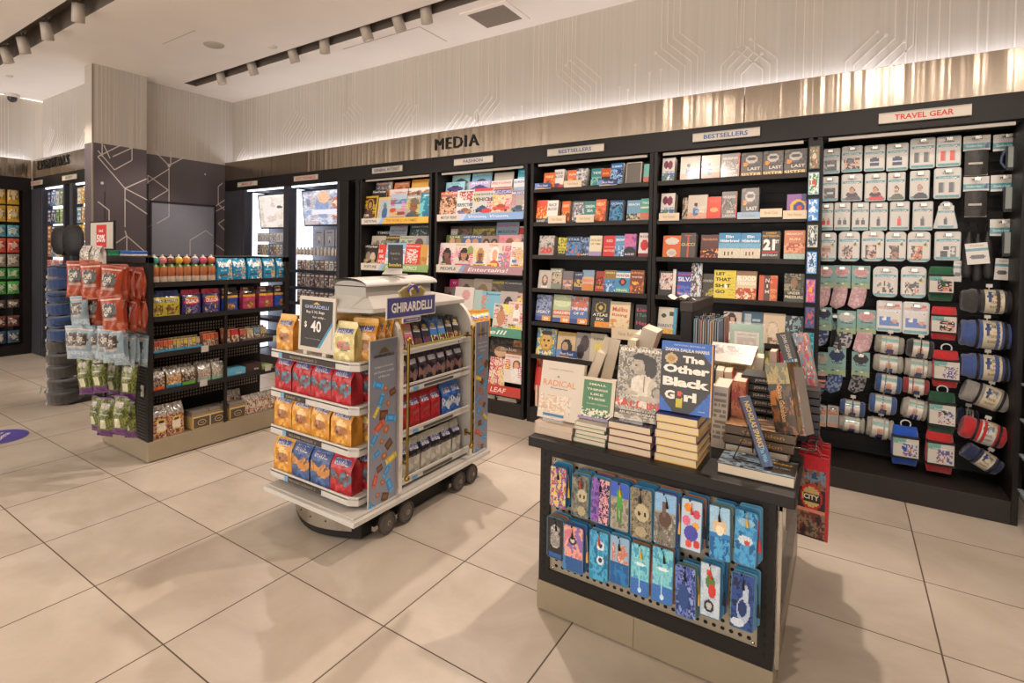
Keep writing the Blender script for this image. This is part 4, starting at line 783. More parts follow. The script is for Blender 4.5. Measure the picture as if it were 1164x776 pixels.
rows = [
 (425,262,442,269,2,'black magazine with white TIMES title','#2a282a',[('r',0,.0,1,.6,'#5a5450')],[('TIMES',.5,.9,.9,.1,'#eceae4')]),
 (441,254,461,270,2,'pale blue magazine with red and teal titles','#a8b4c0',[('r',.1,.55,.9,.58,'#c83a3a')],[('YourSport',.5,.86,.9,.08,'#b8302c'),('BEYOND',.5,.68,.85,.1,'#2c6a78')]),
 (464,255,486,269,2,'dark teal magazine','#2c484a',[('n',.1,.4,.9,.8,['#a8b0ac','#2c484a','#5a6a68'],6,9)],[('CREATIVE',.5,.9,.85,.07,'#d8d8d0')]),
 (420,268,436,279,1,'beige magazine','#b8b0a0',[('n',0,.2,1,.8,['#b8b0a0','#7a7468'],5,10)],[]),
 (435,268,452,279,1,'dark magazine with yellow title','#3c3a34',[('n',0,.2,1,.8,['#3c3a34','#8a7c5a'],5,11)],[('KEYBOARD',.5,.92,.9,.08,'#d8c464')]),
 (452,268,468,278,1,'pale green magazine','#b0b8a4',[('n',0,.2,1,.8,['#b0b8a4','#6c7464'],5,12)],[('Science',.5,.92,.9,.08,'#4a5a4a')]),
 (467,268,482,278,1,'grey magazine with round picture','#a8a098',[('e',.5,.7,.3,.2,'#5c4c48')],[]),
 (482,268,490,278,1,'grey blue magazine','#8a94a0',[],[]),
 (411,278,428,301,0,'black cover magazine with two figures','#2c2826',[('e',.35,.5,.16,.2,'#8a7c6c'),('e',.66,.45,.18,.22,'#c8b89c'),('n',0,0,1,.35,['#2c2826','#b8a070'],5,13)],[('Worker',.5,.92,.9,.1,'#e4e0d8')]),
 (427,278,439,300,0,'red magazine with white capitals','#d8402f',[],[('50',.3,.72,.4,.13,'#f4ece0'),('BE',.45,.5,.4,.13,'#f4ece0'),('FOR',.5,.28,.6,.13,'#f4ece0')]),
 (437,276,459,300,0,'pale blue magazine','#8cb4d4',[('n',0,0,1,.8,['#8cb4d4','#d8e0e4'],4,14)],[]),
 (458,277,476,301,0,'red magazine with white tangled drawing','#d83a2c',[('n',.15,.2,.85,.78,['#ece4dc',None,'#ece4dc',None],6,15)],[('Advantage',.5,.9,.9,.09,'#f8e8e0')]),
 (475,278,484,301,0,'mustard yellow magazine','#d09a4a',[('n',0,0,1,.5,['#d09a4a','#b87a34'],4,16)],[]),
 (482,278,490,302,0,'cream magazine with small arc','#dcd0b4',[('e',.5,.6,.25,.1,'#3c3630'),('e',.5,.62,.25,.1,'#dcd0b4')],[])]
for i, r in enumerate(rows): mag(*r[:5], r[5]+', lower rack of the general interest bay', r[6], r[7], r[8], z, GA)
z = rack_banner(495, 597, 242, 250, 'MOTOR TREND', 'Vroom, Vroom,', '#b8d0ec', '#8cb0e0', '#f0f4fa', 'pale blue shelf banner reading Vroom, Vroom,', BAYB)
def car(c, y=.3, s=.3): return [('e',.5,y,.42*s/.3,.1,c), ('e',.5,y+.08,.22*s/.3,.07,mixc(c, '#101010', .45)), ('e',.25,y-.07,.07,.05,'#151515'), ('e',.75,y-.07,.07,.05,'#151515')]
rows = [
 (512,199,532,209,2,'light blue car magazine','#9cc8d0',car('#3c5a7a',.7),[('Classic',.5,.93,.8,.06,'#e8e45a')]),
 (535,196,557,208,2,'sky blue magazine with yellow title','#7ab4d8',car('#3a4a60',.6),[('Road&Track',.5,.93,.9,.08,'#f0e45a')]),
 (560,196,582,207,2,'beige magazine with small drawing','#ccc4b4',[('t',1,1,.6,'#8a8478')],[]),
 (587,192,598,204,2,'cyan magazine at the bay edge','#4ab4d4',[('r',0,.6,1,.7,'#b8e0ec')],[('SKI',.5,.9,.6,.07,'#f0fafc')]),
 (505,207,526,218,1,'sky blue car magazine','#8cc0d0',car('#4a3a7c',.72),[('CAR',.5,.93,.5,.08,'#4a8a5a')]),
 (531,206,555,217,1,'lilac car magazine','#b4a8cc',car('#5a4a9c',.7),[('AUTO',.5,.93,.8,.08,'#e8e4f0')]),
 (556,205,580,216,1,'white and pink car magazine','#dcd4d0',[('r',0,.55,1,.75,'#c86a6a')],[('PISTONS',.5,.9,.9,.09,'#c83a44')]),
 (582,203,598,216,1,'white magazine with blue title','#dce0e4',[('r',0,.5,1,.7,'#a8c0d8')],[('DRIVE',.5,.88,.9,.08,'#3c6ab0')]),
 (497,218,519,242,0,'magazine with orange red title strip','#a8705c',[('n',0,0,1,.8,['#a8705c','#d8b090','#5c4038','#c88a50'],5,21),('r',0,.87,1,1,'#d84a2a')],[('BUILDER',.5,.93,.9,.08,'#f4e8d8')]),
 (518,216,538,241,0,'white car magazine titled PERFECTION','#d8dcd8',[('n',.1,.6,.9,.95,['#d8dcd8','#c84a4a',None],5,22)]+car('#b87a50',.15),[('PERFECTION',.5,.42,.95,.13,'#24465c',.03),('CHROME',.5,.92,.8,.07,'#3a3a3a')]),
 (536,214,559,241,0,'magazine titled VEHICLE with red and blue cars','#ccccc8',[('r',.05,.9,.95,1,'#d84a44')]+car('#2f5a94',.2,.22)+[('e',.7,.14,.3,.09,'#c83a2c')],[('DESIGN',.5,.77,.9,.08,'#3a3a3c'),('VEHICLE',.52,.58,.98,.14,'#33363a',.03)]),
 (557,214,580,240,0,'magazine with orange red sports car','#d8b088',[('r',.05,.78,.95,.96,'#4a4a9c'),('n',0,.4,1,.75,['#d8b088','#e8d0b0','#b87a50'],4,23)]+car('#d84a24',.26,.3),[('MUSCLECARS',.5,.87,.9,.12,'#e8e8f4')]),
 (579,216,598,239,0,'grey magazine with vintage blue car','#b4aca4',[('r',.0,.82,1,.96,'#8a84b8')]+car('#4a6484',.3,.3),[('MUSCLE',.5,.9,.9,.09,'#f0f0f4')])]
for i, r in enumerate(rows): mag(*r[:5], r[5]+', top rack of the fashion bay', r[6], r[7], r[8], z, GB)
z = rack_banner(495, 596, 302, 311, 'PEOPLE', 'Entertains!', '#8ca4c8', '#a8848c', '#f0e8e8', 'mauve shelf banner reading Entertains!', BAYB)
rows = [
 (510,257,534,267,2,'magazine with white face strip','#4a403c',[('r',.05,.5,.35,.9,'#e0dcd4'),('n',.35,.4,1,.9,['#4a403c','#8a6a54'],5,31)],[('Pearl',.22,.85,.3,.06,'#b84a6a')]),
 (535,257,561,266,2,'olive magazine with yellow title','#5a5440',[('n',0,.3,1,.9,['#5a5440','#a8985c'],5,32)],[('LIVINGS',.5,.86,.9,.09,'#d8c84a')]),
 (562,252,588,268,2,'blue grey magazine titled Star Spotter','#93a6b8',[],[('StarSpotter',.5,.84,.9,.1,'#c83a3a'),('MISSION',.5,.62,.8,.12,'#2a6474')]),
 (588,257,598,268,2,'white and red magazine at the bay edge','#d0c8c4',[('r',0,.7,1,.95,'#c8382c')],[]),
 (505,267,525,277,1,'green celebrity magazine','#5a6a3c',[('e',.35,.75,.14,.14,'#c89a7c'),('e',.7,.75,.14,.14,'#a87a5c')],[('STAR',.5,.92,.6,.06,'#f0f0e0')]),
 (524,267,546,277,1,'blue celebrity magazine','#3c5a94',[('e',.3,.72,.14,.14,'#d8a888'),('e',.65,.72,.16,.15,'#b88a6c')],[('LIFE STYLE',.5,.92,.9,.06,'#f4f0c0')]),
 (545,268,565,277,1,'dark magazine with two haired heads','#8a7468',[('e',.3,.7,.2,.2,'#2a1c18'),('e',.3,.66,.12,.15,'#c89a80'),('e',.75,.7,.2,.2,'#2a1c18'),('e',.75,.66,.12,.15,'#b8846a')],[]),
 (564,267,591,277,1,'pink and brown celebrity magazine','#c88a94',[('e',.5,.7,.16,.2,'#8a5038'),('e',.8,.7,.14,.18,'#d8a888')],[('US',.15,.85,.2,.12,'#e84a7a')]),
 (497,276,516,302,0,'white magazine with smiling couple','#dcd0c8',portrait(SK[2],HR[4],'#3a3a48','#dcd0c8')[0:]+[('e',.62,.25,.2,.18,'#6a3c28')],[('PEOPLE',.35,.9,.6,.09,'#d8d4e8'),]),
 (515,276,537,302,0,'magazine with woman in purple dress','#d8c8bc',por(1,'#d8c8bc')+[('e',.8,.7,.16,.18,'#8a9c54'),('r',.1,.05,.9,.2,'#a86a94')],[('People',.3,.92,.5,.08,'#7a9c5a')]),
 (536,276,553,302,0,'magazine with blond man and blue shirt','#dccfc4',por(2,'#dccfc4',None,'#3c5a94')+[('r',.05,.08,.8,.22,'#e0c84a')],[('Grateful',.45,.15,.7,.07,'#5a4a20')]),
 (552,276,570,302,0,'magazine with white haired woman','#e0c8bc',[('e',.5,.56,.3,.3,'#ece8e0'),('e',.5,.54,.17,.21,'#d9a283'),('e',.5,.1,.36,.26,'#c8503c'),('r',.05,.1,.7,.24,'#e8d04a')],[('Closer',.4,.92,.6,.08,'#c8485a')]),
 (569,276,580,302,0,'narrow magazine with pink lettering','#d8bcb4',[('n',0,.1,1,.9,['#d8bcb4','#c86a7a','#6a94b4'],6,33)],[]),
 (579,275,598,302,0,'magazine with brown haired woman and yellow text','#e4d8cc',por(4,'#e4d8cc')+[('r',.1,.05,.95,.18,'#e8d44a'),('r',.1,.24,.4,.36,'#4a74b4')],[('IT\'S OVER',.55,.12,.8,.08,'#c83a3a')])]
for i, r in enumerate(rows): mag(*r[:5], r[5]+', second rack of the fashion bay', r[6], r[7], r[8], z, GB)
z = rack_banner(495, 594, 370, 380, None, 'Foxelll', '#a8ccb8', '#5a9a84', '#e8f4ec', 'green shelf banner in the lower fashion bay', BAYB)
rows = [
 (509,317,520,326,2,'hot pink magazine','#d8387c',[],[('W',.5,.85,.4,.1,'#f4d8e4')]),
 (519,317,538,327,2,'magazine with brunette face','#b8a090',por(5,'#b8a090'),[]),
 (537,317,558,328,2,'beige magazine with dark haired woman','#c8b8a8',por(7,'#c8b8a8'),[('instyle',.75,.9,.4,.06,'#8a4a4a')]),
 (557,318,572,329,2,'dark magazine with yellow HARPER title','#6a5a44',[('n',0,.2,1,.8,['#6a5a44','#a8885a'],5,41)],[('HARPER',.5,.9,.9,.1,'#e8d84a')]),
 (571,318,592,330,2,'charcoal magazine titled Cosmopolitan','#4a4644',[],[('Cosmo',.5,.88,.9,.08,'#d8d4cc')]),
 (591,321,598,331,2,'grey magazine with yellow V','#8a8478',[('e',.5,.8,.3,.1,'#e0cc4a')],[]),
 (503,326,516,337,1,'magazine with pale face on dark','#5a4a44',por(3,'#5a4a44'),[]),
 (515,326,537,337,1,'white magazine with pink sketch','#dcd4cc',[('e',.6,.7,.2,.2,'#d8a0a4')],[]),
 (537,329,546,340,1,'pale teal magazine','#a8c0bc',[],[]),
 (545,331,568,341,1,'light blue magazine with dark title','#7ab8cc',[('n',0,.2,.4,.9,['#c88a74','#7ab8cc'],4,42)],[('Runner',.6,.9,.7,.08,'#24405c')]),
 (567,331,586,342,1,'grey magazine with standing woman','#b0a49c',por(6,'#b0a49c'),[]),
 (586,333,598,343,1,'magazine with pink and yellow text','#c89a90',[('n',0,.2,1,.9,['#c89a90','#e0d060','#8a4a5c'],5,43)],[]),
 (559,345,577,372,0,'fitness magazine with bare torso man','#d4d0c4',[('e',.5,.5,.26,.3,'#c08a64'),('e',.5,.82,.1,.1,'#a87450'),('r',.3,.0,.7,.18,'#3a3a48'),('t',-1,-1,-1.55,'#e8dc4a')],[('MEN',.3,.92,.4,.09,'#3a3a3a')]),
 (576,343,595,372,0,'health magazine with woman in white top','#dcccc0',[('e',.5,.5,.2,.28,'#e8e4e0'),('e',.5,.82,.1,.11,'#b07c5c'),('r',.35,.3,.65,.42,'#c09070'),('r',.1,.02,.9,.14,'#e0d85a')],[('Women',.5,.93,.9,.09,'#d85a6a')])]
for i, r in enumerate(rows): mag(*r[:5], r[5]+', third rack of the fashion bay', r[6], r[7], r[8], z, GB)
z = rack_banner(500, 592, 434, 445, None, 'COVER LEAF', '#d89080', '#c8483c', '#f8e4dc', 'red shelf banner in the lowest fashion rack', BAYB)
rows = [
 (556,380,583,394,2,'dark food magazine titled Extended','#3c3a34',[('n',0,.3,1,.8,['#3c3a34','#6c6450'],5,51)],[('Extended',.5,.9,.9,.08,'#c8c0a8')]),
 (582,381,598,394,2,'orange red magazine with bright squares','#b8502c',[('n',0,.2,1,.95,['#b8502c','#e0983c','#d8c89c'],6,52)],[]),
 (560,393,596,406,1,'food magazine titled Bake with loaf','#5c4636',[('e',.7,.72,.3,.2,'#a87848'),('e',.2,.75,.2,.2,'#d8b48c')],[('Bake',.45,.88,.5,.12,'#f4ece0')]),
 (555,406,573,436,0,'white magazine with red flower letters','#e0d8cc',[('n',0,0,1,1,['#e0d8cc','#d85a5a','#e8dcd4','#e0c84a'],5,53)],[]),
 (572,403,594,436,0,'magazine with laughing woman in white','#e4dcd0',[('e',.62,.64,.2,.18,'#8a5c3c'),('e',.6,.62,.12,.13,'#dca888'),('e',.6,.28,.26,.26,'#ece8e2'),('e',.15,.55,.12,.1,'#e8d44a')],[('COOKING',.4,.92,.7,.07,'#c8485a')])]
for i, r in enumerate(rows): mag(*r[:5], r[5]+', fourth rack of the fashion bay', r[6], r[7], r[8], z, GB)
for k in range(5):
    a = at(558+k*7.2, 455, y=W_Y+.05)
    for q in range(3):
        m = MB().box(-.1, 0, 0, .1, .26, .011, ['#b8b4a8','#c8785c','#7a94b0','#d8d0b8','#a86a60'][(k+q) % 5], cols={'f': '#d4ccbc', 'r': '#d4ccbc', 't': ['#d8ccb0','#b89478','#8aa0b4','#d8b44a'][(k*2+q) % 4]})
        if k in (0, 2, 4): m.build('magazine', GLOSS, loc=(-2.96+k*.115+(h2(k, q)-.5)*.02, W_Y+.02+.02*h2(q, k), .137+q*.0115), rot=(0, 0, (h2(k, q, 3)-.5)*.2), label='magazine lying in the %s floor stack of fashion bay, %s' % (['left','','middle','','right'][k], ['bottom','middle','top'][q]), category='magazine', group='magazines lying on the plinth of the FASHION bay')
# ================================================================= TRAVEL GEAR WALL
YT = W_Y+.27
TEAL, CARDW, CLW = '#4f8f96', '#c6c0b6', '#b9bcb8'
pegs = []
bay_e = [o for o in C.objects if o.get('label') == 'deep black pegwall bay under the TRAVEL GEAR sign'][0]
def prect(x0, y0, x1, y1, y):
    xm, ym = (x0+x1)/2, (y0+y1)/2; a = at(x0, ym, y=y); b = at(x1, ym, y=y); return (a.x+b.x)/2, at(xm, y1, y=y).z, b.x-a.x, at(xm, y0, y=y).z-at(xm, y1, y=y).z
def peg(x, z, y):
    m = MB().tube([(x-bay_e.location.x, .45, z), (x-bay_e.location.x, y-bay_e.location.y-.03, z), (x-bay_e.location.x, y-bay_e.location.y-.045, z+.008)], .003, '#c8c8c8', 5)
    m.box(x-bay_e.location.x-.014, y-bay_e.location.y-.05, z-.012, x-bay_e.location.x+.014, y-bay_e.location.y-.048, z+.006, '#b8b4ac')
    m.build('peg_hook', CHROME, bay_e)
def card_art(img, bright=CARDW, band=TEAL, foot=True):
    pr = [('r', 0, .66, 1, .78, band), ('e', .86, .66, .08, .05, '#d8d4cc'), ('e', .86, .66, .04, .025, '#c84a44')]
    if foot: pr += [('r', 0, 0, 1, .1, band)]
    return A(*(pr+list(img)), bg=bright)
def clam(x0, y0, x1, y1, look, img, bell=False, arch=False, bright='#c9c4ba', thick=.03, group='clear packs on the travel gear wall', y=YT, texts=()):
    X, Z, w, h = prect(x0, y0, x1, y1, y)
    t = thing('travel_accessory_pack', look, 'travel accessory', (X, y, Z), (0, 0, (h2(x0, y1)-.5)*.08), group=group)
    if bell: out = [(-w*.5, 0), (w*.5, 0), (w*.5, h*.1), (w*.33, h*.7), (w*.25, h*.92), (w*.1, h), (-w*.1, h), (-w*.25, h*.92), (-w*.33, h*.7), (-w*.5, h*.1)]
    elif arch: out = [(a, b+h/2) for a, b in rrect(w, h, min(w, h)*.24, 5)]
    else: out = [(a, b+h/2) for a, b in rrect(w, h, min(w, h)*.1, 3)]
    m = MB(); m.M = T(0, -thick*.5, 0); m.prism(out, thick, CLW, sidecol='#8f9492'); m.build('blister_shell', BLIS, t, bevel=.004)
    m = MB(); cw, ch = w*(.64 if bell else .86), h*(.8 if bell else .9); z0 = h*.04
    m.art(-cw/2, z0, cw, ch, -thick*.5-.0012, card_art(img, bright), 16, 22)
    m.text('Travel', 0, z0+ch*.87, cw*.5, ch*.045, -thick*.5-.0022, '#3c4448', .02)
    m.text('Comfort Gear', 0, z0+ch*.72, cw*.75, ch*.05, -thick*.5-.0022, '#e2ecec', .01)
    for s in texts: m.text(s[0], s[1]*cw, z0+s[2]*ch, s[3]*cw, None, -thick*.5-.0024, s[4])
    m.build('printed_card', BLIS, t)
    MB().box(-.016, -thick*.5-.002, h-.026, .016, -thick*.5-.0005, h-.016, '#2a2a2a').build('hang_slot', BLACK, t)
    peg(X, Z+h-.02, y); return t
def im_person(skin, hair, top, neck=None):
    r = [('e', .55, .06, .4, .16, top)]
    if neck: r += [('e', .5, .24, .3, .11, neck)]
    return r+[('e', .52, .4, .15, .14, hair), ('e', .5, .37, .12, .12, skin)]
blk = [('n', .1, .1, .9, .56, ['#25262a', '#4a4a50', '#2f2a2c', '#8a847c'], 4, 3), ('r', .3, .28, .75, .36, '#c9c4bc')]
navy = [('r', .25, .16, .75, .5, '#2c3550'), ('r', .2, .3, .8, .38, '#c4c8cc'), ('r', .35, .5, .65, .56, '#2c3550')]
tags = lambda c: [('r', .12, .18, .4, .56, c), ('r', .54, .18, .82, .56, c), ('r', .3, .18, .4, .56, '#8f9490'), ('r', .72, .18, .82, .56, '#8f9490'), ('r', .12, .5, .82, .52, '#d0ccc4')]
lock = lambda c, two: [('r', .2, .16, .42, .36, c), ('r', .55, .16, .8, .36, c), ('r', .26, .36, .36, .44, '#8a8a86'), ('r', .62, .36, .72, .44, '#8a8a86')] if two else [('r', .38, .14, .64, .4, c), ('r', .43, .4, .59, .5, '#8a8a86'), ('r', .54, .14, .64, .4, '#9a9a94')]
strap = [('n', .1, .04, .75, .56, [None, '#b88a70', '#3a3634', None, '#c8846c'], 4, 5), ('e', .82, .58, .13, .08, '#c8b43c'), ('e', .82, .58, .07, .045, '#2c5a8c')]
K = 'travel accessory pack'
for a in [
 (933,169,955,198,'clear pack with black organiser photo, top left corner of travel wall',blk),
 (956.5,166,980.5,196,'clear pack with dark pouch on lap photo, second in top travel row',[('n',.05,.1,.95,.56,['#3a3236','#c8a08c','#2a2a30','#6a5a5c'],4,7)]),
 (982,165,1006,195,'clear pack with navy waist belt, third in top travel row',navy),
 (1007.5,163,1032.6,194.5,'clear pack with navy waist belt, fourth in top travel row',navy),
 (1034,157,1063,192,'wide clear pack with two grey luggage tags in top travel row',tags('#5a5e5c')),
 (1064,155,1092.4,190,'clear pack with two red luggage tags',tags('#d8402c')),
 (933,200.7,953,229,'clear pack with black wallet photo under the black organiser pack',blk),
 (956,198,980.5,229,'clear pack showing woman with dark neck pillow',im_person('#c08a6c','#3a2a22','#4a4444','#2f2c30')),
 (982.7,197,1007.3,229,'clear pack showing man in red shirt with neck pillow',im_person('#c48c70','#5a4030','#c83030','#2c2a30')),
 (1008.6,196,1029,228,'clear pack showing person in pale sleep mask and camouflage top',im_person('#a87858','#2c2420','#5a6048')+[('r',.38,.37,.62,.42,'#c8c4bc')]),
 (1033.7,194,1056.6,227,'clear pack showing person in grey sleep mask and dark shirt',im_person('#c0907a','#8a7060','#2f2f34')+[('r',.38,.37,.62,.43,'#8a8e90')]),
 (1061,191,1092.4,226,'wide clear pack with two grey luggage tags in second travel row',tags('#5a5e5c')),
 (931,231,947.5,262,'narrow clear pack with two small red padlocks',lock('#c83c38',1)),
 (948,230,966.7,262,'narrow clear pack with two dark padlocks beside the red padlock pair',lock('#4a4c50',1)),
 (968,230,987.7,262,'narrow clear pack with two dark padlocks, third in padlock row',lock('#4a4c50',1)),
 (988.5,230,1009,262,'clear pack with one black padlock',lock('#3a3c3e',0)),
 (1011,229,1033.7,262,'clear pack with one red padlock',lock('#d8402c',0)),
 (1037,229,1060.5,262,'clear pack with one dark grey padlock, right of the red one',lock('#4c5052',0))]:
    clam(*a)
clam(1061,229,1089,260,'bell shaped clear pack with one dark padlock',lock('#3a3c3e',0),bell=True)
for i, (a, b, c, d, s) in enumerate([(931,264,951,297,'arched clear pack with brown strap picture, leftmost of strap row'),(953,263,977.6,297,'arched clear pack with dark strap picture beside the brown one'),(979,262,1005,297,'bright arched clear pack with strap picture in the middle of its row'),(1006,263,1030,297,'arched clear pack with brown glove picture'),(1031,263,1057.7,298,'arched clear pack with black gaiter picture')]):
    clam(a, b, c, d, s, [('n', .1, .04, .7, .56, [None, ['#8a5c40','#3a3634','#3a3634','#a86c4c','#c8743c'][i], ['#b88a70','#c8a08c','#c89880','#3a3634','#2c2c2e'][i], None], 4, 5+i)]+strap[1:], arch=True)
clam(1061.6,263,1092,296,'pack with dark camera cases and two silver tins',[('r',.18,.08,.5,.34,'#2e2c2c'),('r',.3,.36,.55,.52,'#3a3838'),('r',.6,.1,.88,.52,'#6a6864'),('e',.74,.24,.09,.06,'#c8c4bc'),('e',.74,.38,.09,.06,'#c8c4bc')])
clam(992,302.7,1020.6,337.6,'arched clear case with dark belt picture below strap row',[('n',.15,.1,.85,.56,['#5a5c60','#c8b8a8','#2c2c30'],4,11)],arch=True,bright='#bcb8b0')
clam(1023.5,302.7,1053,338.7,'arched clear case with dark strap picture below strap row',strap,arch=True)
for a, b, c, d, s in [(995.7,341.6,1025.6,377,'white boxed travel blanket with blue photo, left of two'),(1025.6,343,1056.6,380,'white boxed travel blanket with blue photo, right of two')]:
    clam(a, b, c, d, s, [('r',.05,.2,.55,.5,'#3c6ab4'),('e',.3,.42,.1,.08,'#e0dcd8'),('e',.7,.26,.25,.1,'#4468a8'),('e',.75,.35,.12,.08,'#c89078'),('r',.0,.78,1,.86,'#c8a08c'),('e',.85,.9,.1,.05,'#c84a44'),('r',0,.66,1,.76,'#c8ccd0')], bright='#c8c4bc')
# boxed luggage tag packs
for a, b, c, d, s in [(926,459.8,939.6,483.7,'small clear pack of orange striped tags, left of two at the wall foot'),(940.3,460.5,953.5,485,'small clear pack of orange striped tags, right of two at the wall foot')]:
    clam(a, b, c, d, s, [('r',0,0,1,.12,'#d88a5c'),('r',0,.6,1,.86,'#d8865a'),('r',.1,.2,.9,.55,'#a8aaa4')], bright='#b4b4ac')
# card with dark pouch or strap
def carded(x0, y0, x1, ym, y1, look, kind, y=YT):
    X, Z, w, h = prect(x0, y0, x1, ym, y); zb = at((x0+x1)/2, y1, y=y).z
    t = thing('travel_accessory_pack', look, 'travel accessory', (X, y, Z), (0, 0, .03), group='carded bags on the travel gear wall')
    m = MB().box(-w/2, 0, 0, w/2, .004, h, '#c4beb4'); m.art(-w/2, 0, w, h, -.0005, A(('r',.02,.1,.98,.5,TEAL),('e',.88,.3,.07,.16,'#2c3c70'),bg='#c8c2b8'), 16, 8).text('Travel', 0, h*.8, w*.4, h*.12, -.0015, '#3a3c40', .02).text('Comfort Gear', -.01, h*.32, w*.6, h*.13, -.0015, '#dce8e8', .01)
    m.build('header_card', BLIS, t)
    L = Z-zb
    if kind == 'pouch':
        m = MB(); fn = lambda u, v: (-w*.43+w*.86*u, -.02*math.sin(PI*u)-.006*vnoise(u, v, 5, x0)-.004, -L*(1-v)+.0)
        m.grid(fn, 10, 10, lambda u, v: '#3b3937'); m.box(-w*.43, -.003, -L, w*.43, .008, 0, '#343230').box(-w*.32, -.03, -L*.58, w*.2, -.026, -L*.5, '#b9b4aa').box(-w*.43, -.008, -L-.004, w*.43, .008, -L+.006, '#a8a498')
        m.build('folded_bag', material('nylon', .6, bump=.5, bscale=30, var=.1), t)
    else:
        m = MB().box(-w*.02, -.03, -L, w*.28, -.004, .02, '#9aa39c').box(-w*.08, -.034, -L*.9, w*.0, 0, .02, '#232427').box(w*.26, -.034, -L*.9, w*.34, 0, .02, '#232427').box(-w*.06, -.036, -L*1.02, w*.32, -.002, -L*.86, '#2b2c2e')
        if kind == 'chain': m.tube([(-w*.08, -.02, -.0), (-w*.2, -.02, -L*.3), (-w*.22, -.02, -L*.6), (-w*.05, -.02, -L*.9)], .008, '#3a4a66', 6)
        m.build('luggage_strap', PLAS, t, bevel=.002)
    MB().box(-.014, -.0035, h-.02, .014, -.002, h-.012, '#242424').build('hang_slot', BLACK, t); peg(X, Z+h-.015, y)
carded(1095,154,1126,171,199,'dark folded tote bag on white header card, upper of two','pouch')
carded(1129,152,1161,171,194,'white header card with blue corded luggage strap at top right','chain')
carded(1095,200.7,1124.5,217,246,'dark folded tote bag on white header card, lower of two','pouch')
carded(1126,198.6,1158,217,241,'white header card with grey buckled strap, second from top at right','strap')
carded(1125,249,1156.6,268,291,'white header card with grey buckled strap, third from top at right','strap')
# folding umbrellas
for i, (x, y0, y1, w) in enumerate([(1099,253,316,13),(1112,255,321,14),(1124,253,317,12)]):
    X, Z, ww, h = prect(x-w/2, y0+16, x+w/2, y1, YT-.02)
    t = thing('folding_umbrella', 'black folded umbrella in sleeve, %s of three' % ['leftmost', 'middle', 'rightmost'][i], 'umbrella', (X, YT-.02+.03*(i % 2), Z), (0, (i-1)*-.03, 0), group='folded black umbrellas')
    m = MB().lathe([(.0, 0), (ww*.36, .004), (ww*.48, .03), (ww*.5, h*.5), (ww*.44, h*.85), (ww*.2, h), (ww*.12, h+.03)], '#2c2a2a', 14); m.build('umbrella_sleeve', material('nylon', .6), t)
    MB().tube([(0, 0, h+.02), (-.012, -.01, h+.05), (-.004, 0, h+.085), (.01, .01, h+.05), (0, 0, h+.02)], .0025, '#1c1c1c', 5).build('wrist_strap', BLACK, t)
for i, (a, b, c, d, r, s) in enumerate([(1100,276,1126,300,-.12,'tilted white tag with umbrella drawing in front of the black umbrellas'),(1083,296,1093,320,.03,'white umbrella tag half hidden left of the black umbrellas'),(1130,293.6,1147,318,.04,'white umbrella tag right of the black umbrellas')]):
    X, Z, w, h = prect(a, b, c, d, YT-(.06 if i == 0 else 0))
    m = MB(); m.art(-w/2, 0, w, h, -.0005, A(('r',0,.6,1,.78,TEAL),('e',.5,.34,.34,.12,'#4c4e50'),bg='#cdc7bd'), 14, 16).text('Travel', 0, h*.88, w*.6, h*.07, -.0015, '#3a3c40').box(-w/2, 0, 0, w/2, .003, h, '#c8c2b8').tube([(0, 0, h), (0, .02, h+.03)], .0015, '#202020', 4)
    m.build('umbrella_tag', BLIS, loc=(X, YT-(.06 if i == 0 else 0), Z), rot=(0, r, 0), label=s, category='tag', group='umbrella tags')
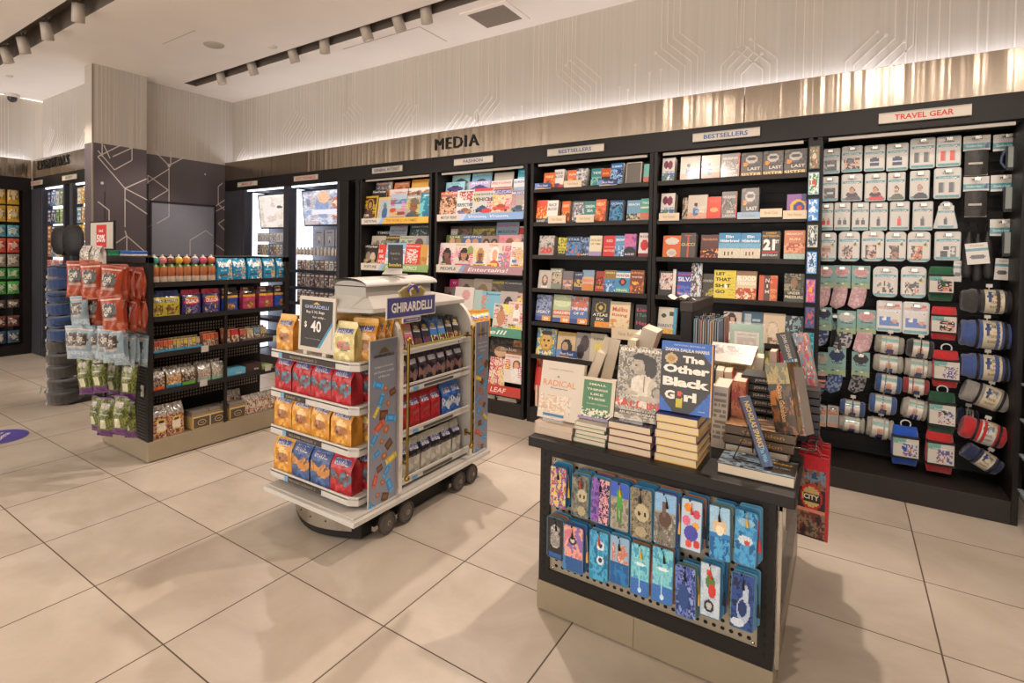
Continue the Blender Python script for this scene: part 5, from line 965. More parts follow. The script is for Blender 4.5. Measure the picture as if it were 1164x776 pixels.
# socks on cards
def socks(x0, y0, x1, ym, y1, look, kind, y=YT, back=0):
    X, Z, w, h = prect(x0, y0, x1, ym, y); zb = at((x0+x1)/2, y1, y=y).z; L = Z-zb
    t = thing('sock_pack', look, 'socks', (X, y, Z), (0, 0, .02), group='carded socks on the travel gear wall')
    m = MB().box(-w/2, -.004, 0, w/2, .004, h, '#86a498')
    top = {'pink': '#cfa0a4', 'navy': '#2c3450', 'black': '#1f1e20', 'white': '#c8c8c4', 'stripe': '#a8a49a', 'blue': '#2c3c60', 'grey': '#3a3a40'}[kind]
    m.art(-w/2, 0, w, h, -.0045, A(('e',.5,.72,.42,.2,top),('r',0,0,1,.2,'#93aa86'),('e',.3,.24,.14,.06,'#3c6c78'),('e',.55,.22,.08,.08,'#e8e4c8'),('e',.75,.24,.07,.06,'#c8a83c'),('n',0,.2,1,.35,['#6f9c94','#86a498'],4,2),bg='#7fa6a2'), 16, 18)
    m.text('Travel', 0, h*.47, w*.6, h*.07, -.0055, '#24443c', .02).box(-w*.12, -.005, h-.02, w*.12, -.004, h-.01, '#303030')
    m.build('printed_card', PAPER, t)
    def colf(u, v):
        n = h2(int(u*14), int(v*14), x0)
        if kind == 'pink': return '#cfa9ac' if n > .3 else '#dcc4c4'
        if kind == 'navy': return '#39466c' if n > .45 else '#9ca8bc'
        if kind == 'black': return '#232226'
        if kind == 'white': return '#b8b8b8' if n > .5 else '#4a4a50'
        if kind == 'grey': return '#8a8a88' if n > .5 else '#33323a' if v > .4 else '#1c2038'
        if kind == 'blue': return '#3c5488' if n > .4 else '#8c9cbc'
        return ['#d8cc3c', '#2a2a30', '#3a86b0', '#2a2a30', '#d87a8c', '#2a2a30', '#d8a08c', '#2a2a30', '#e08aa0'][int(v*9) % 9]
    m = MB()
    def fn(sg):
        def f(u, v):
            cx = -.006-w*.26*(1-v)**1.6; ww = w*(.40+.04*math.sin(PI*v)); e = math.sin(PI*min(1, max(0, v*1.0+.0)))**.35 if v < .12 else 1
            return (cx+(u-.5)*2*ww*(e if v < .12 else 1), sg*-.016*math.sin(PI*u)**.7-.004*math.sin(v*9+x0), -L*(1-v)+.01)
        return f
    m.grid(fn(1), 8, 12, colf).grid(fn(-1), 8, 12, colf); m.build('sock_pair', KNIT, t); peg(X, Z+h-.015, y)
for a in [(929.6,301.6,947.5,327,352,'pink socks on card, left of three pink pairs','pink'),(947.5,301.6,967,327,353,'pink socks on card, middle of three pink pairs','pink'),(968,302,989,328,353,'pink socks on card, right of three pink pairs','pink'),
 (926.8,349,945.6,375,396,'navy and white knit socks on card below the pink pairs','navy'),(951.5,353,973,379,400,'black and white flecked socks on card','white'),(973.7,352,996,379,404,'pink socks on card below the pink trio, right end','pink'),
 (926,400,942,426,453,'rainbow striped socks on card','stripe'),(941,395,961.5,427,449,'blue flecked socks on card beside the striped pair','blue'),(968,400,988.6,428,449,'black and grey socks with black card top','grey')]:
    socks(*a)
socks(945.5,356,953,376,402,'plain black socks half hidden between two knit pairs','black',y=YT+.06)
# rolled blankets
def roll(x0, y0, x1, y1, ang, look, col, label_col='#c8c0a8', big=True, y=W_Y+.2, grp=None):
    cx, cy = (x0+x1)/2, (y0+y1)/2; p = at(cx, cy, y=y); a = at(x0, cy, y=y); b = at(x1, cy, y=y); zt = at(cx, y0, y=y).z; zb = at(cx, y1, y=y).z
    ca, sa = math.cos(ang), abs(math.sin(ang)); Wd, Hh = b.x-a.x, zt-zb
    D = (Hh-Wd*sa/ca*1.0) if big and sa > .05 else Hh
    r = max(.05, D/2*.98) if big else Hh/2*.9; Lg = (Wd-2*r*sa)/ca*.98
    t = thing('rolled_blanket', look, 'blanket', (p.x, y, p.z), (0, ang, 0), group=grp or 'rolled blankets on the travel gear wall'); nn = 26
    m = MB(); pr = []
    for i in range(nn+1):
        u = i/nn; x = (u-.5)*Lg; rr = r*(1-.16*abs(2*u-1)**6)*(1+.05*math.sin(u*17+x0)+.03*math.sin(u*41))*(.9 if abs(u-.3) < .03 or abs(u-.82) < .03 else 1); pr.append((rr, x))
    pr = [(r*.08, -Lg/2+.012), (r*.4, -Lg/2+.002), (r*.6, -Lg/2+.012), (r*.72, -Lg/2-.002)]+pr+[(r*.72, Lg/2+.002), (r*.6, Lg/2-.012), (r*.35, Lg/2)]
    m.lathe(pr, col, 20, axis='x'); m.build('blanket_body', FLEECE, t)
    def band(u0, u1, rr, c, name, mat, art=None):
        m = MB(); x0_, x1_ = (u0-.5)*Lg, (u1-.5)*Lg
        def f(u, v): a_ = -PI*.62+PI*1.24*v; return (x0_+(x1_-x0_)*u, -rr*math.cos(a_), rr*math.sin(a_))
        m.grid(f, 12, 20, art or (lambda u, v: c)); 
        if name == 'paper_band':
            for s, v, wd in (('Cozy', .68, .5), ('TRAVEL', .5, .55), ('BLANKET', .4, .6)):
                vs, fs, asp = text_mesh(s, .02); hh = wd/asp*.55
                m.put([f(.55+(q[0]-.5)*wd, v+(q[1]-.5)*hh) for q in vs], fs, '#34506c' if s == 'Cozy' else '#8a6a3c')
                for k in range(len(vs)): 
                    q = m.v[-len(vs)+k]; m.v[-len(vs)+k] = (q[0], q[1]*1.012, q[2]*1.012)
        m.build(name, mat, t)
    lab = A(('e', .25, .62, .13, .12, '#2f3f70'), ('l', .2, .1, .9, .42, '#a89c80', 6, 3), ('n', .45, .55, 1, .9, [label_col, label_col, '#c8ae78', label_col, '#8c9cae', label_col], 6, x0), bg=label_col)
    if big:
        band(.4, .74, r*1.03, label_col, 'paper_band', PAPER, lab)
        band(.27, .33, r*1.03, '#1f1e22', 'strap', RUBB); band(.79, .85, r*1.03, '#1f1e22', 'strap', RUBB)
    else:
        lab = A(('r', 0, .78, 1, 1, '#8a8c88'), ('r', 0, .62, 1, .72, '#7fa8a0'), ('e', .5, .42, .2, .14, '#b88870'), ('e', .52, .3, .26, .12, '#3c4470'), bg='#c4bfb4')
        band(.2, .8, r*1.04, '#c4bfb4', 'paper_sleeve', BLIS, lab)
    m = MB().tube([(0, .0, r), (0, 0, r+.03)], .003, '#c8c8c8', 5).box(-.014, -.006, r+.015, .014, -.003, r+.035, '#c8c4bc'); m.build('hang_tab', PLAS, t)
    return t
NV = '#222c52'
roll(1091,329,1156.6,356,0,'charcoal rolled blanket, topmost of the large rolls at right','#3a3836')
roll(1089,364,1152.6,396,.03,'slate blue rolled blanket directly under the charcoal one','#3f558c')
roll(1090,403,1153,432,.03,'slate blue rolled blanket above the grey tilted one','#3f558c')
roll(1088,430,1151.6,470,.30,'pale grey rolled blanket hanging tilted','#8e8c86')
roll(1087,472,1146.5,509,.24,'red rolled blanket with white printed band','#b8262a','#c8c8c4')
roll(1088,499,1143,543,.55,'navy rolled blanket tilted steeply at the wall foot',NV)
roll(1085,463,1112,486,.1,'navy rolled blanket partly hidden behind the red one',NV,y=W_Y+.34)
GS = 'small rolled travel pillows with white sleeves'
for i, a in enumerate([(993.6,380,1028,403,.06,'small grey roll in white sleeve, upper left of the small rolls','#8c8a80'),(1029,384.6,1061.6,407.5,.08,'small black roll with red end in white sleeve','#2c2a2e'),(992,402,1026.7,424,.04,'small grey roll in white sleeve, second down on the left','#9c988c'),
 (1027,406,1060,429.6,.05,'small grey roll in white sleeve beside the red fleece','#9c988c'),(993.7,424,1025.4,447.6,.08,'small blue roll in white sleeve, third down on the left','#33507e'),(1025.4,428,1056,449,.04,'small dark red roll in white sleeve','#8c2c34'),
 (987,447,1019.5,471,.06,'small blue roll in white sleeve with grey edge','#3a568a'),(1022.5,451.5,1055.5,477,.14,'small grey roll with red end beside the green blanket','#9c988c'),(954,453.5,983.4,473.4,.05,'small blue roll in white sleeve, lower left group','#33507e'),
 (953,471.6,983,491.4,.04,'small grey roll in white sleeve at the very bottom left','#98958a'),(983.4,473,1016,499,.07,'small grey roll in white sleeve left of the bright blue blanket','#9c988c')]):
    roll(*a[:5], a[5], a[6], big=False, y=W_Y+.25, grp=GS)
# folded vertical fleece packs
def fold(x0, y0, x1, y1, look, col, y=W_Y+.2, pic=False, ring=True):
    X, Z, w, h = prect(x0, y0, x1, y1, y); d = .1
    t = thing('folded_blanket', look, 'blanket', (X, y, Z), (0, 0, (h2(x0, y0)-.5)*.2), group='folded fleece blankets on the travel gear wall')
    m = MB()
    def f(sg):
        def g(u, v):
            e = (math.sin(PI*min(.999, max(.001, u)))**.28); k = (math.sin(PI*min(.999, max(.001, v)))**.55); pin = 1-.14*math.exp(-((v-.24)/.07)**2)-.14*math.exp(-((v-.76)/.07)**2)
            return ((u-.5)*w*(1-.16*(1-k)), -sg*d/2*e*k*pin-.004*math.sin(u*7+v*9+x0), v*h)
        return g
    m.grid(f(1), 14, 20, lambda u, v: col).grid(f(-1), 14, 12, lambda u, v: col); m.build('blanket_body', FLEECE, t)
    m = MB(); lab = A(('r',0,.7,.5,1,'#6fa098'),('n',.35,.1,.95,.7,['#c8c4bc','#c0bcb4','#5a5a94','#c8c4bc','#a86a64','#c8c4bc'] if not pic else ['#2c3c9c','#c89078','#2c2a30','#d0ccc4'],4,x0),bg='#c6c2b8')
    m.art(-w*.45, h*.26, w*.9, h*.46, -d/2-.002, lab, 18, 14).box(-w*.46, -d/2-.001, h*.26, w*.46, -d/2+.03, h*.72, '#b8b4aa').text('Travel Blanket', -w*.05, h*.62, w*.5, h*.04, -d/2-.003, '#e0ecec' if not pic else '#304050', .01); m.build('paper_label', PAPER, t)
    MB().box(-w*.5, -d/2-.003, h*.2, w*.5, d/2, h*.24, '#1c1b1e').build('strap', RUBB, t, bevel=.003); MB().box(-w*.5, -d/2-.003, h*.73, w*.5, d/2, h*.77, '#1c1b1e').build('strap', RUBB, t, bevel=.003)
    if ring: MB().tube([(.025*math.cos(a_*PI/6), -.02, h+.018+.025*math.sin(a_*PI/6)) for a_ in range(-1, 8)], .004, '#c8ccd0', 6).build('carry_ring', PLAS, t)
fold(1054.6,302.7,1084,342,'green folded blanket with blue photo label, highest on the wall','#1f5c3c',pic=True,ring=False)
fold(1057.7,348.5,1088,386,'red folded blanket with blue photo label in black straps','#c02c30',pic=True,ring=False)
fold(1059,398,1090,440,'red folded blanket under the photo labelled one','#bc2a2e')
fold(1054,445,1086,493,'dark green folded blanket with white label and ring','#1b4a34')
fold(1051,489,1084,537,'red folded blanket lowest on the wall','#b82a2c')
fold(1012.5,483.7,1044,528,'bright royal blue folded blanket with white label','#1a4fb4')
# ---- narrow strip of hanging bookmarks between the book bay and travel wall
for i, (a, b, c, d) in enumerate([(920,166,932,192),(919,196,931,221),(918.5,226,930.5,251),(918,256,929.5,281),(917,286,928.5,311),(916,317,927,344),(915,349,926,373),(914,378,925,403)]):
    X, Z, w, h = prect(a, b, c, d, W_Y-.03); pal = [['#3c4a50','#6c8a5c','#a85a44','#c8c0a8'],['#9cc4dc','#e0e4e0','#4c8a3c','#c83a34'],['#3c7ac0','#5a9cd8','#d8e8f0'],['#b0b4a8','#3a4a5a','#d8d4c8'],['#3c8ac8','#c8dce8','#2c5a8c'],['#3c4c9c','#d85a3c','#c85a9c','#e0a04a'],['#3c4470','#5a5a8c','#c8584a'],['#3c9cb4','#2c6c84','#6cc0c8']][i]
    t = thing('bookmark_pack', ['rope of dragons','racing scene','blue dolphins','grey horse','deep blue whale','colourful face','dark figure','teal waves'][i]+' bookmark on the strip beside travel wall', 'bookmark', (X, W_Y-.03, Z), group='bookmarks on the strip between bays')
    m = MB().art(-w/2, 0, w, h, -.006, A(('n',.06,.04,.94,.96,pal,5,i+3),('e',.5,.55,.18,.12,pal[-1]),bg=pal[0]), 12, 22).box(-w/2, -.0055, 0, w/2, .004, h, pal[0]); m.build('printed_bookmark', GLOSS, t)
    MB().tube([(0, -.008, h-.01), (0, .02, h+.005)], .002, '#c8c8c8', 5).build('hook', CHROME, t)
MB().box(-.036, -.01, 0, .036, .004, 1.9, '#141212').box(-.036, -.012, 1.88, .036, .004, 1.92, '#201e1e').box(-.02, 0, -.38, .02, .004, 0, '#141212').build('display_strip', BLACK, loc=((BAYD[1]+BAYE[0])/2+.005, W_Y-.008, .38), label='tall narrow black strip holding bookmarks between bays', category='display strip')
# ---- shelf edge sliver at far right
t = thing('acrylic_bin_rack', 'dark upright with clear bins at the right edge of the picture', 'rack', (.80, W_Y-.3, 0))
MB().box(.03, .2, .2, .05, .28, BB-.3, BK).box(.03, .26, .2, .5, .28, BB-.3, BK).build('frame', BLACK, t)
for k, z in enumerate((.22, .42, .62, .82)): MB().box(.01, .02, z, .48, .03, z+.1, '#8fa0a4').box(.01, .02, z, .48, .26, z+.01, '#8fa0a4').box(.03, .05, z+.01, .45, .25, z+.09, ['#3f8a9c','#c8ccd0','#4a7a50','#c8c4b8'][k]).build('clear_bin', GLOSS, t)
# ================================================================= BOOK TABLE
PX0, PX1, PY0, PY1, PZ = -1.02, -.165, 2.17, 3.38, .745
t = table = thing('book_display_table', 'black display table with perforated steel end holding bookmarks and books', 'display table', ((PX0+PX1)/2, (PY0+PY1)/2, 0))
def L(m): m.M = T(-(PX0+PX1)/2, -(PY0+PY1)/2, 0); return m
L(MB()).box(PX0-.045, PY0-.03, PZ-.042, PX1+.055, PY1+.03, PZ, '#211e1c').build('table_top', BLACK, t, bevel=.004)
m = L(MB())
for x in (PX0, PX1-.045): m.box(x, PY0, .13, x+.045, PY0+.05, PZ-.042, '#1d1a18').box(x, PY1-.05, .13, x+.045, PY1, PZ-.042, '#1d1a18')
m.box(PX0+.045, PY0, .13, PX1-.045, PY0+.03, .185, '#1d1a18').box(PX0+.045, PY0, PZ-.075, PX1-.045, PY0+.03, PZ-.042, '#1d1a18').box(PX1-.03, PY0+.05, .13, PX1, PY1-.05, .17, '#1d1a18').box(PX1-.03, PY0+.05, PZ-.08, PX1, PY1-.05, PZ-.042, '#1d1a18').box(PX0, PY0+.05, .13, PX0+.03, PY1-.05, .17, '#1d1a18').box(PX0+.06, PY1-.06, .13, PX1-.06, PY1-.05, PZ-.05, '#1d1a18')
for x in (PX0+.018, PX1-.027):
    z = .17
    while z < PZ-.07: m.box(x, PY0-.0012, z, x+.007, PY0+.0, z+.016, '#0c0b0a'); z += .033
m.build('frame', BLACK, t, bevel=.003)
L(MB()).box(PX0-.004, PY0-.004, .008, PX1+.004, PY1+.004, .13, '#9c9079').box(-.62, PY0-.005, .01, -.618, PY0-.0035, .13, '#4a4238').build('steel_plinth', material('satin_steel', .38, metal=.45, var=.04), t, bevel=.003)
L(MB()).box(PX0+.05, PY0+.05, 0, PX1-.05, PY1-.05, .01, '#151312').build('foot', BLACK, t)
# perforated steel end panel: real round holes modelled as dark discs set in the sheet
X0, X1, Z0, Z1 = PX0+.055, PX1-.05, .188, PZ-.08
m = L(MB()).box(X0-.01, PY0+.012, Z0-.004, X1+.006, PY0+.018, Z1+.004, '#a09684').build('perforated_panel', material('satin_steel', .38, metal=.45, var=.04), t)
m = L(MB()); nx, nz = 27, 17
for i in range(nx):
    for j in range(nz):
        x = X0+.02+(X1-X0-.04)*i/(nx-1); z = Z0+.02+(Z1-Z0-.04)*j/(nz-1)
        m.poly([(x+.0072*math.cos(a*PI/4), PY0+.0108, z+.0072*math.sin(a*PI/4)) for a in range(8)], '#0e0c0b')
m.build('perforation', BLACK, t)
for x in (X0+.005, X1-.008):
    for z in (Z0+.008, Z1-.008): L(MB().lathe([(0, -.003), (.004, -.002), (.005, 0)], '#d0c8b8', 8, axis='y', cap=False)) ; o = MB().lathe([(0, -.004), (.005, -.002), (.006, 0)], '#d0c8b8', 8, axis='y', cap=False).build('screw', CHROME, t, loc=(x-(PX0+PX1)/2, PY0+.011-(PY0+PY1)/2, z))
# clear side guard and rail on the right flank
L(MB()).box(PX1+.004, PY0+.02, .14, PX1+.008, PY1-.02, PZ-.05, '#d8d4cc').build('clear_side_panel', CLEAR, t)
L(MB()).box(PX1+.008, PY0+.02, PZ-.075, PX1+.022, PY1-.02, PZ-.06, '#b9b0a2').box(PX1+.008, PY0+.02, .13, PX1+.018, PY0+.032, PZ-.06, '#b9b0a2').build('side_rail', CHROME, t)
# ---- bookmarks: each peg holds a front one and three behind it
BM = [ # x0,y0,x1,y1,label,art
 (624,530,643,577,'bookmark with tangled coloured ropes',A(('n',0,0,1,1,['#a8a088','#c84a3c','#5a4a9c','#d8b48c','#c8c03c','#e0dcd0'],6,1),bg='#6ca8b8')),
 (649,539,669,588,'bookmark with stacked skulls on dark ground',A(('n',0,0,1,1,['#3a3c38','#6a6a60','#8a8474'],6,2),('e',.62,.52,.3,.16,'#b8ae90'),('e',.5,.5,.06,.04,'#2a2824'),('e',.75,.5,.06,.04,'#2a2824'),('e',.6,.15,.24,.12,'#a89e80'),bg='#3a3c38')),
 (670,543,692,595,'purple bookmark with row of pink flames',A(('n',0,0,.5,1,['#6a3c8c','#8a5cb0','#4a3c7c'],4,3),('n',.45,0,1,1,['#c88aa8','#2c2a40','#d8a0a0','#6a3c8c'],7,4),bg='#6a3c8c')),
 (693,548,715,603,'bookmark with green alien figure',A(('r',0,.7,1,1,'#3c5ac0'),('n',0,0,1,.7,['#8a8478','#a89c88','#6c6a60'],5,5),('e',.5,.78,.18,.09,'#3f9c34'),('r',.35,.45,.65,.72,'#4a9c3c'),('r',.36,.15,.47,.45,'#3f8c34'),('r',.53,.15,.64,.45,'#3f8c34'),bg='#8a8478')),
 (716,555,742,613,'brown bookmark with big skull',A(('n',0,0,1,1,['#6a6252','#8a8068','#4a463c'],6,6),('e',.55,.52,.34,.18,'#b8ac88'),('e',.42,.5,.07,.05,'#2c2820'),('e',.7,.5,.07,.05,'#2c2820'),('e',.5,.14,.28,.11,'#a89c7c'),bg='#6a6252')),
 (742,560,768,620,'bookmark with dinosaur skeleton and blue sky',A(('r',0,.66,1,1,'#8ab4d8'),('n',0,0,1,.6,['#a8a498','#78746a','#5a564c'],6,7),('e',.5,.5,.3,.16,'#5a4438'),('r',.35,.55,.55,.85,'#6c564a'),bg='#9c988c')),
 (772,567,797,626,'bookmark with hot air balloons',A(('e',.3,.84,.18,.09,'#e08a2c'),('e',.75,.74,.18,.09,'#c84a5c'),('e',.25,.58,.2,.1,'#d86a8c'),('e',.72,.5,.16,.08,'#e0a03c'),('e',.5,.34,.34,.16,'#4a4ca8'),('e',.4,.12,.16,.08,'#d8503c'),('e',.8,.14,.16,.08,'#c83c30'),bg='#b8c8d8')),
 (806,575,831,637,'bookmark with sailing ship on blue sea',A(('r',0,.5,1,1,'#9cc4dc'),('e',.5,.62,.36,.14,'#d8b890'),('e',.5,.56,.2,.1,'#e8dcc0'),('n',0,0,1,.42,['#2c7cb8','#4aa0cc','#1c5c9c'],4,8),bg='#2c7cb8')),
 (833,580,860,643,'blue bookmark with shark and black tassel',A(('n',0,0,1,1,['#2c7cb0','#4a9ccc','#1c5c90'],4,9),('e',.5,.46,.34,.09,'#c8d0d4'),('e',.58,.42,.14,.05,'#b84a4c'),('e',.5,.8,.4,.08,'#8ab4cc'),bg='#2c7cb0')),
 (621,588,641,635,'black bookmark with astronaut',A(('n',0,0,1,1,['#1c1c1e','#242428','#2c2c30'],4,10),('e',.5,.72,.24,.12,'#c8c4bc'),('e',.5,.45,.3,.2,'#b0aca4'),('n',.2,.3,.8,.8,[None,'#8a8680',None],7,11),('r',.1,.02,.9,.12,'#2c5a9c'),bg='#1c1c1e')),
 (638,597,663,650,'pink and blue bookmark with single ringed planet',A(('r',0,0,1,.3,'#2c5a94'),('n',0,.3,1,1,['#c87a8c','#e0a08c','#8a6aa8'],3,12),('e',.5,.68,.2,.09,'#3a3040'),('e',.5,.68,.1,.05,'#c8c0b8'),('t',1.4,.4,.3,'#4a7cb0'),bg='#a87a9c')),
 (669,603,691,660,'blue bookmark with two large fish eyes',A(('n',0,0,1,1,['#2c88b4','#4aa8cc','#206c98'],4,13),('e',.6,.72,.22,.1,'#d8e0e4'),('e',.6,.72,.1,.05,'#1c2c3c'),('e',.6,.42,.2,.09,'#d8e0e4'),('e',.6,.42,.1,.05,'#1c2c3c'),bg='#2c88b4')),
 (692,609,715,665,'bookmark with rearing sea horses above water',A(('r',0,.5,1,1,'#8ab0cc'),('n',.1,.45,.95,.85,['#c8c0b0','#c87a5c','#8ab0cc'],5,14),('r',0,0,1,.45,'#1f5c98'),('n',0,.0,1,.4,['#1f5c98','#2c78b4'],4,15),bg='#8ab0cc')),
 (716,618,738,677,'pale teal bookmark with diving mermaid, left of two alike',A(('r',0,0,1,.3,'#3c70b8'),('n',0,.3,1,1,['#5cb0c4','#7cc8d0','#4a9cc0'],3,16),('e',.5,.62,.28,.03,'#d8ecec'),('e',.5,.1,.1,.06,'#c8e0ec'),('r',.46,.1,.52,.5,'#a8d8e4'),bg='#5cb0c4')),
 (740,622,765,686,'pale teal bookmark with diving mermaid, right of two alike',A(('r',0,0,1,.3,'#3c70b8'),('n',0,.3,1,1,['#5cb0c4','#7cc8d0','#4a9cc0'],3,17),('e',.5,.62,.28,.03,'#d8ecec'),('e',.5,.1,.1,.06,'#c8e0ec'),('r',.46,.1,.52,.5,'#a8d8e4'),bg='#5cb0c4')),
 (767,643,791,702,'violet bookmark with rearing dragon castle',A(('n',0,0,1,1,['#3c4c9c','#6c7cc0','#2c3470','#8aa0d0'],5,18),('e',.4,.4,.3,.26,'#2c4c84'),bg='#3c4c9c')),
 (795,640,819,702,'bookmark with motorcycle racer',A(('n',0,0,1,1,['#c0ccd8','#a8bccc'],3,19),('e',.5,.66,.24,.14,'#4c7c3c'),('e',.6,.5,.2,.14,'#c83c34'),('e',.45,.2,.26,.12,'#2a2a2c'),('e',.45,.2,.14,.07,'#b8b8b4'),('e',.4,.84,.12,.06,'#c84a3c'),bg='#b4c4d4')),
 (829,651,857,716,'dark blue bookmark with curled white dragon',A(('n',0,0,1,1,['#1f3468','#2c4c8c','#162448'],4,20),('e',.55,.35,.3,.24,'#a8b8cc'),('e',.5,.38,.2,.16,'#1f3468'),('e',.62,.66,.14,.16,'#b8c4d4'),('e',.3,.1,.3,.08,'#c8d0dc'),bg='#1f3468'))]
for i, (x0, y0, x1, y1, lb, art) in enumerate(BM):
    yb = PY0-.055; X, Z, w, h = prect(x0, y0, x1, y1, yb); w *= .98; R = random.Random(i)
    for k in range(4):
        yy = yb+.012*k; dx = .005*k+.003*R.random()
        lab = lb+(' on the table end' if k == 0 else '') if k == 0 else '%s bookmark hanging behind the one with %s' % (['', 'first', 'second', 'third'][k], lb.replace('pale teal bookmark with diving mermaid, left of two alike', 'left mermaid').replace('pale teal bookmark with diving mermaid, right of two alike', 'right mermaid').replace('bookmark with ', '').replace('bookmark', '').replace('  ', ' ').split(',')[0].strip())
        t = thing('bookmark', lab if k == 0 else ' '.join(lab.split()[:15]), 'bookmark', (X+dx, yy, Z+.004*k), (0, (R.random()-.5)*.05, (R.random()-.5)*.1), group='bookmarks on the table end' if k == 0 else 'bookmarks behind the %s' % ' '.join(lb.split()[:6]))
        m = MB(); bw = random.Random(i*7+k).choice(['#2c6c98', '#3c78a0', '#2a5c80', '#4c88a8', '#246088', '#3c4a80', '#8a5c48', '#5a6c60'])
        out = [(a, b+h/2) for a, b in rrect(w, h, w*.14, 3)]; m.prism(out, .0015, bw if k else '#4f7488', sidecol=bw)
        if k == 0: m.art(-w*.46, h*.02, w*.92, h*.96, -.0006, art, 20, 46)
        m.build('card', GLOSS, t)
        if k < 2: 
            sx = w*.1*(R.random()-.3); tc = ['#1c1c20', '#c8402c', '#1c1c20', '#d8a83c', '#1f1f24'][(i+k*3) % 5]
            L_ = h*.3 if k == 0 else h*.42
            m = MB().tube([(0, -.003, h-.012), (sx, -.005, h-.03)], .0012, tc, 4).tube([(sx, -.005, h-.028), (sx, -.005, h-.04)], [.002, .004], tc, 6).tube([(sx, -.005, h-.038), (sx+.002, -.005, h-.038-L_*.25)], [.0035, .005], tc, 6)
            if k == 1: m = MB().tube([(w*.5, -.003, h-.03), (w*.56, -.004, h*.5)], .0012, tc, 4).tube([(w*.56, -.004, h*.5), (w*.57, -.004, h*.28)], [.003, .006], tc, 6)
            m.build('tassel', material('tassel_thread', .9, var=.1), t)
    m = L(MB()); m.tube([(X, PY0+.01, Z+h-.006), (X, yb-.012, Z+h-.004), (X, yb-.016, Z+h+.004)], .0022, '#2a2a2a', 5); m.build('peg_hook', CHROME, table)
# ---- books
def flat_book(w, d, t_, cover, pages, loc, label, group, rz=0, spine='l', edge=None, art=None, texts=(), name='book', spine_text=None, stc='#e0e0e0', spd=None):
    """lying book: x width, y depth, t_ thick, origin front-left-bottom corner"""
    th = thing(name, label, 'book', loc, (0, 0, rz), group=group); c = .0022
    m = MB().box(0, 0, 0, w, d, c, edge or cover).box(0, 0, t_-c, w, d, t_, cover)
    if spine == 'l': m.box(0, 0, 0, c, d, t_, cover)
    if spine == 'f': m.box(0, 0, 0, w, c, t_, spd or cover)
    if art: m.M = T(0, 0, t_+.0004, -PI/2); m.art(0, 0, w, d, 0, art, 20, 26)
    if art:
        for s in texts: m.text(s[0], s[1]*w, s[2]*d, s[3]*w, s[4]*d, -.0006, s[5], .02)
    m.M = Matrix()
    if spine_text: m.text(spine_text, w*.55, t_*.5, w*.6, t_*.42, -.0008, stc, .01)
    m.build('cover', GLOSS, th)
    e = .003; MB().box(e if spine != 'f' else .002, e if spine != 'f' else .003, c, w-e, d-e, t_-c, pages).build('page_block', PAPER, th)
    return th
GP = 'books stacked along the front of the table'; yF = 2.2
def xr(a, b, py, y=yF): return at(a, py, y=y).x, at(b, py, y=y).x
x0, x1 = xr(607, 650, 490)
for k in range(2): flat_book(x1-x0, .24, .026, '#c9b8a8', '#c8b49e', (x0+.003*k, yF, PZ+k*.0265), 'thick paperback, %s under the RADICAL book' % ['lower one', 'upper one'][k], GP)
x0, x1 = xr(652, 688, 500)
for k in range(5): flat_book(x1-x0-.004*(k % 2), .2, .0165, '#dfd8c8', '#d4c4ac', (x0+.004*(k % 3), yF+.004*(k % 2), PZ+k*.0168), 'thin book with green spine tip, %s under SMALL THINGS LIKE THESE' % ['lowest', 'second lowest', 'third', 'fourth', 'topmost'][k], GP, edge='#4c7a58', spine='l')
x0, x1 = xr(690, 740, 510)
for k in range(4): flat_book(x1-x0-.003*(k % 2), .24, .0285, '#2f2c48', '#d0bfa2', (x0+.002*(k % 3), yF, PZ+k*.029), 'hardback with dark cover, %s in pile under the tennis portrait' % ['bottom one', 'second one', 'third one', 'top one'][k], GP, edge='#8c2c30')
x0, x1 = xr(743, 792, 520)
for k in range(6): flat_book(x1-x0-.002*(k % 2), .235, .0295, '#2c2f6c', '#d8c496', (x0+.003*((k*2) % 3), yF, PZ+k*.03), 'hardback with blue jacket, %s in pile under THE OTHER BLACK GIRL' % ['bottom one', 'second one', 'third one', 'fourth one', 'fifth one', 'top one'][k], GP, edge='#d8a24a')
def hero(x0, y0, x1, zb, y, th_, label, art, texts, lean=.2, yw=0., nx=30, ny=44, spine='#888', pages='#d2c2a8', cat='book', group=None, edge=None, bx=None):
    a = at(x0, (y0+460)/2, y=y); b = at(x1, (y0+460)/2, y=y); top = at((x0+x1)/2, y0, y=y+.045); w = b.x-a.x; h = (top.z-zb)/math.cos(lean)
    t = thing('book', label, cat, ((a.x+b.x)/2, y, zb+.002), (-lean, 0, yw), group=group)
    m = MB(); cover_face(m, w, h, art, texts, nx, ny); m.box(-w/2, .0003, 0, w/2, .0025, h, edge or '#ccc').box(-w/2, .0003, 0, -w/2+.002, th_, h, spine).box(-w/2, th_-.0025, 0, w/2, th_, h, edge or spine); m.build('cover', GLOSS, t)
    MB().box(-w/2+.002, .0025, .003, w/2-.003, th_-.0025, h-.003, pages).build('page_block', PAPER, t)
    return t, w, h
def easel(x, y, z, label, wdt=.09):
    t = thing('book_easel', label, 'book stand', (x, y, z), group='small stands under the face-out books')
    MB().box(-wdt/2, -.035, 0, wdt/2, -.03, .018, '#d8d4cc').box(-wdt/2, -.035, 0, -wdt/2+.006, .05, .005, '#d8d4cc').box(wdt/2-.006, -.035, 0, wdt/2, .05, .005, '#d8d4cc').build('clear_lip', CLEAR, t)
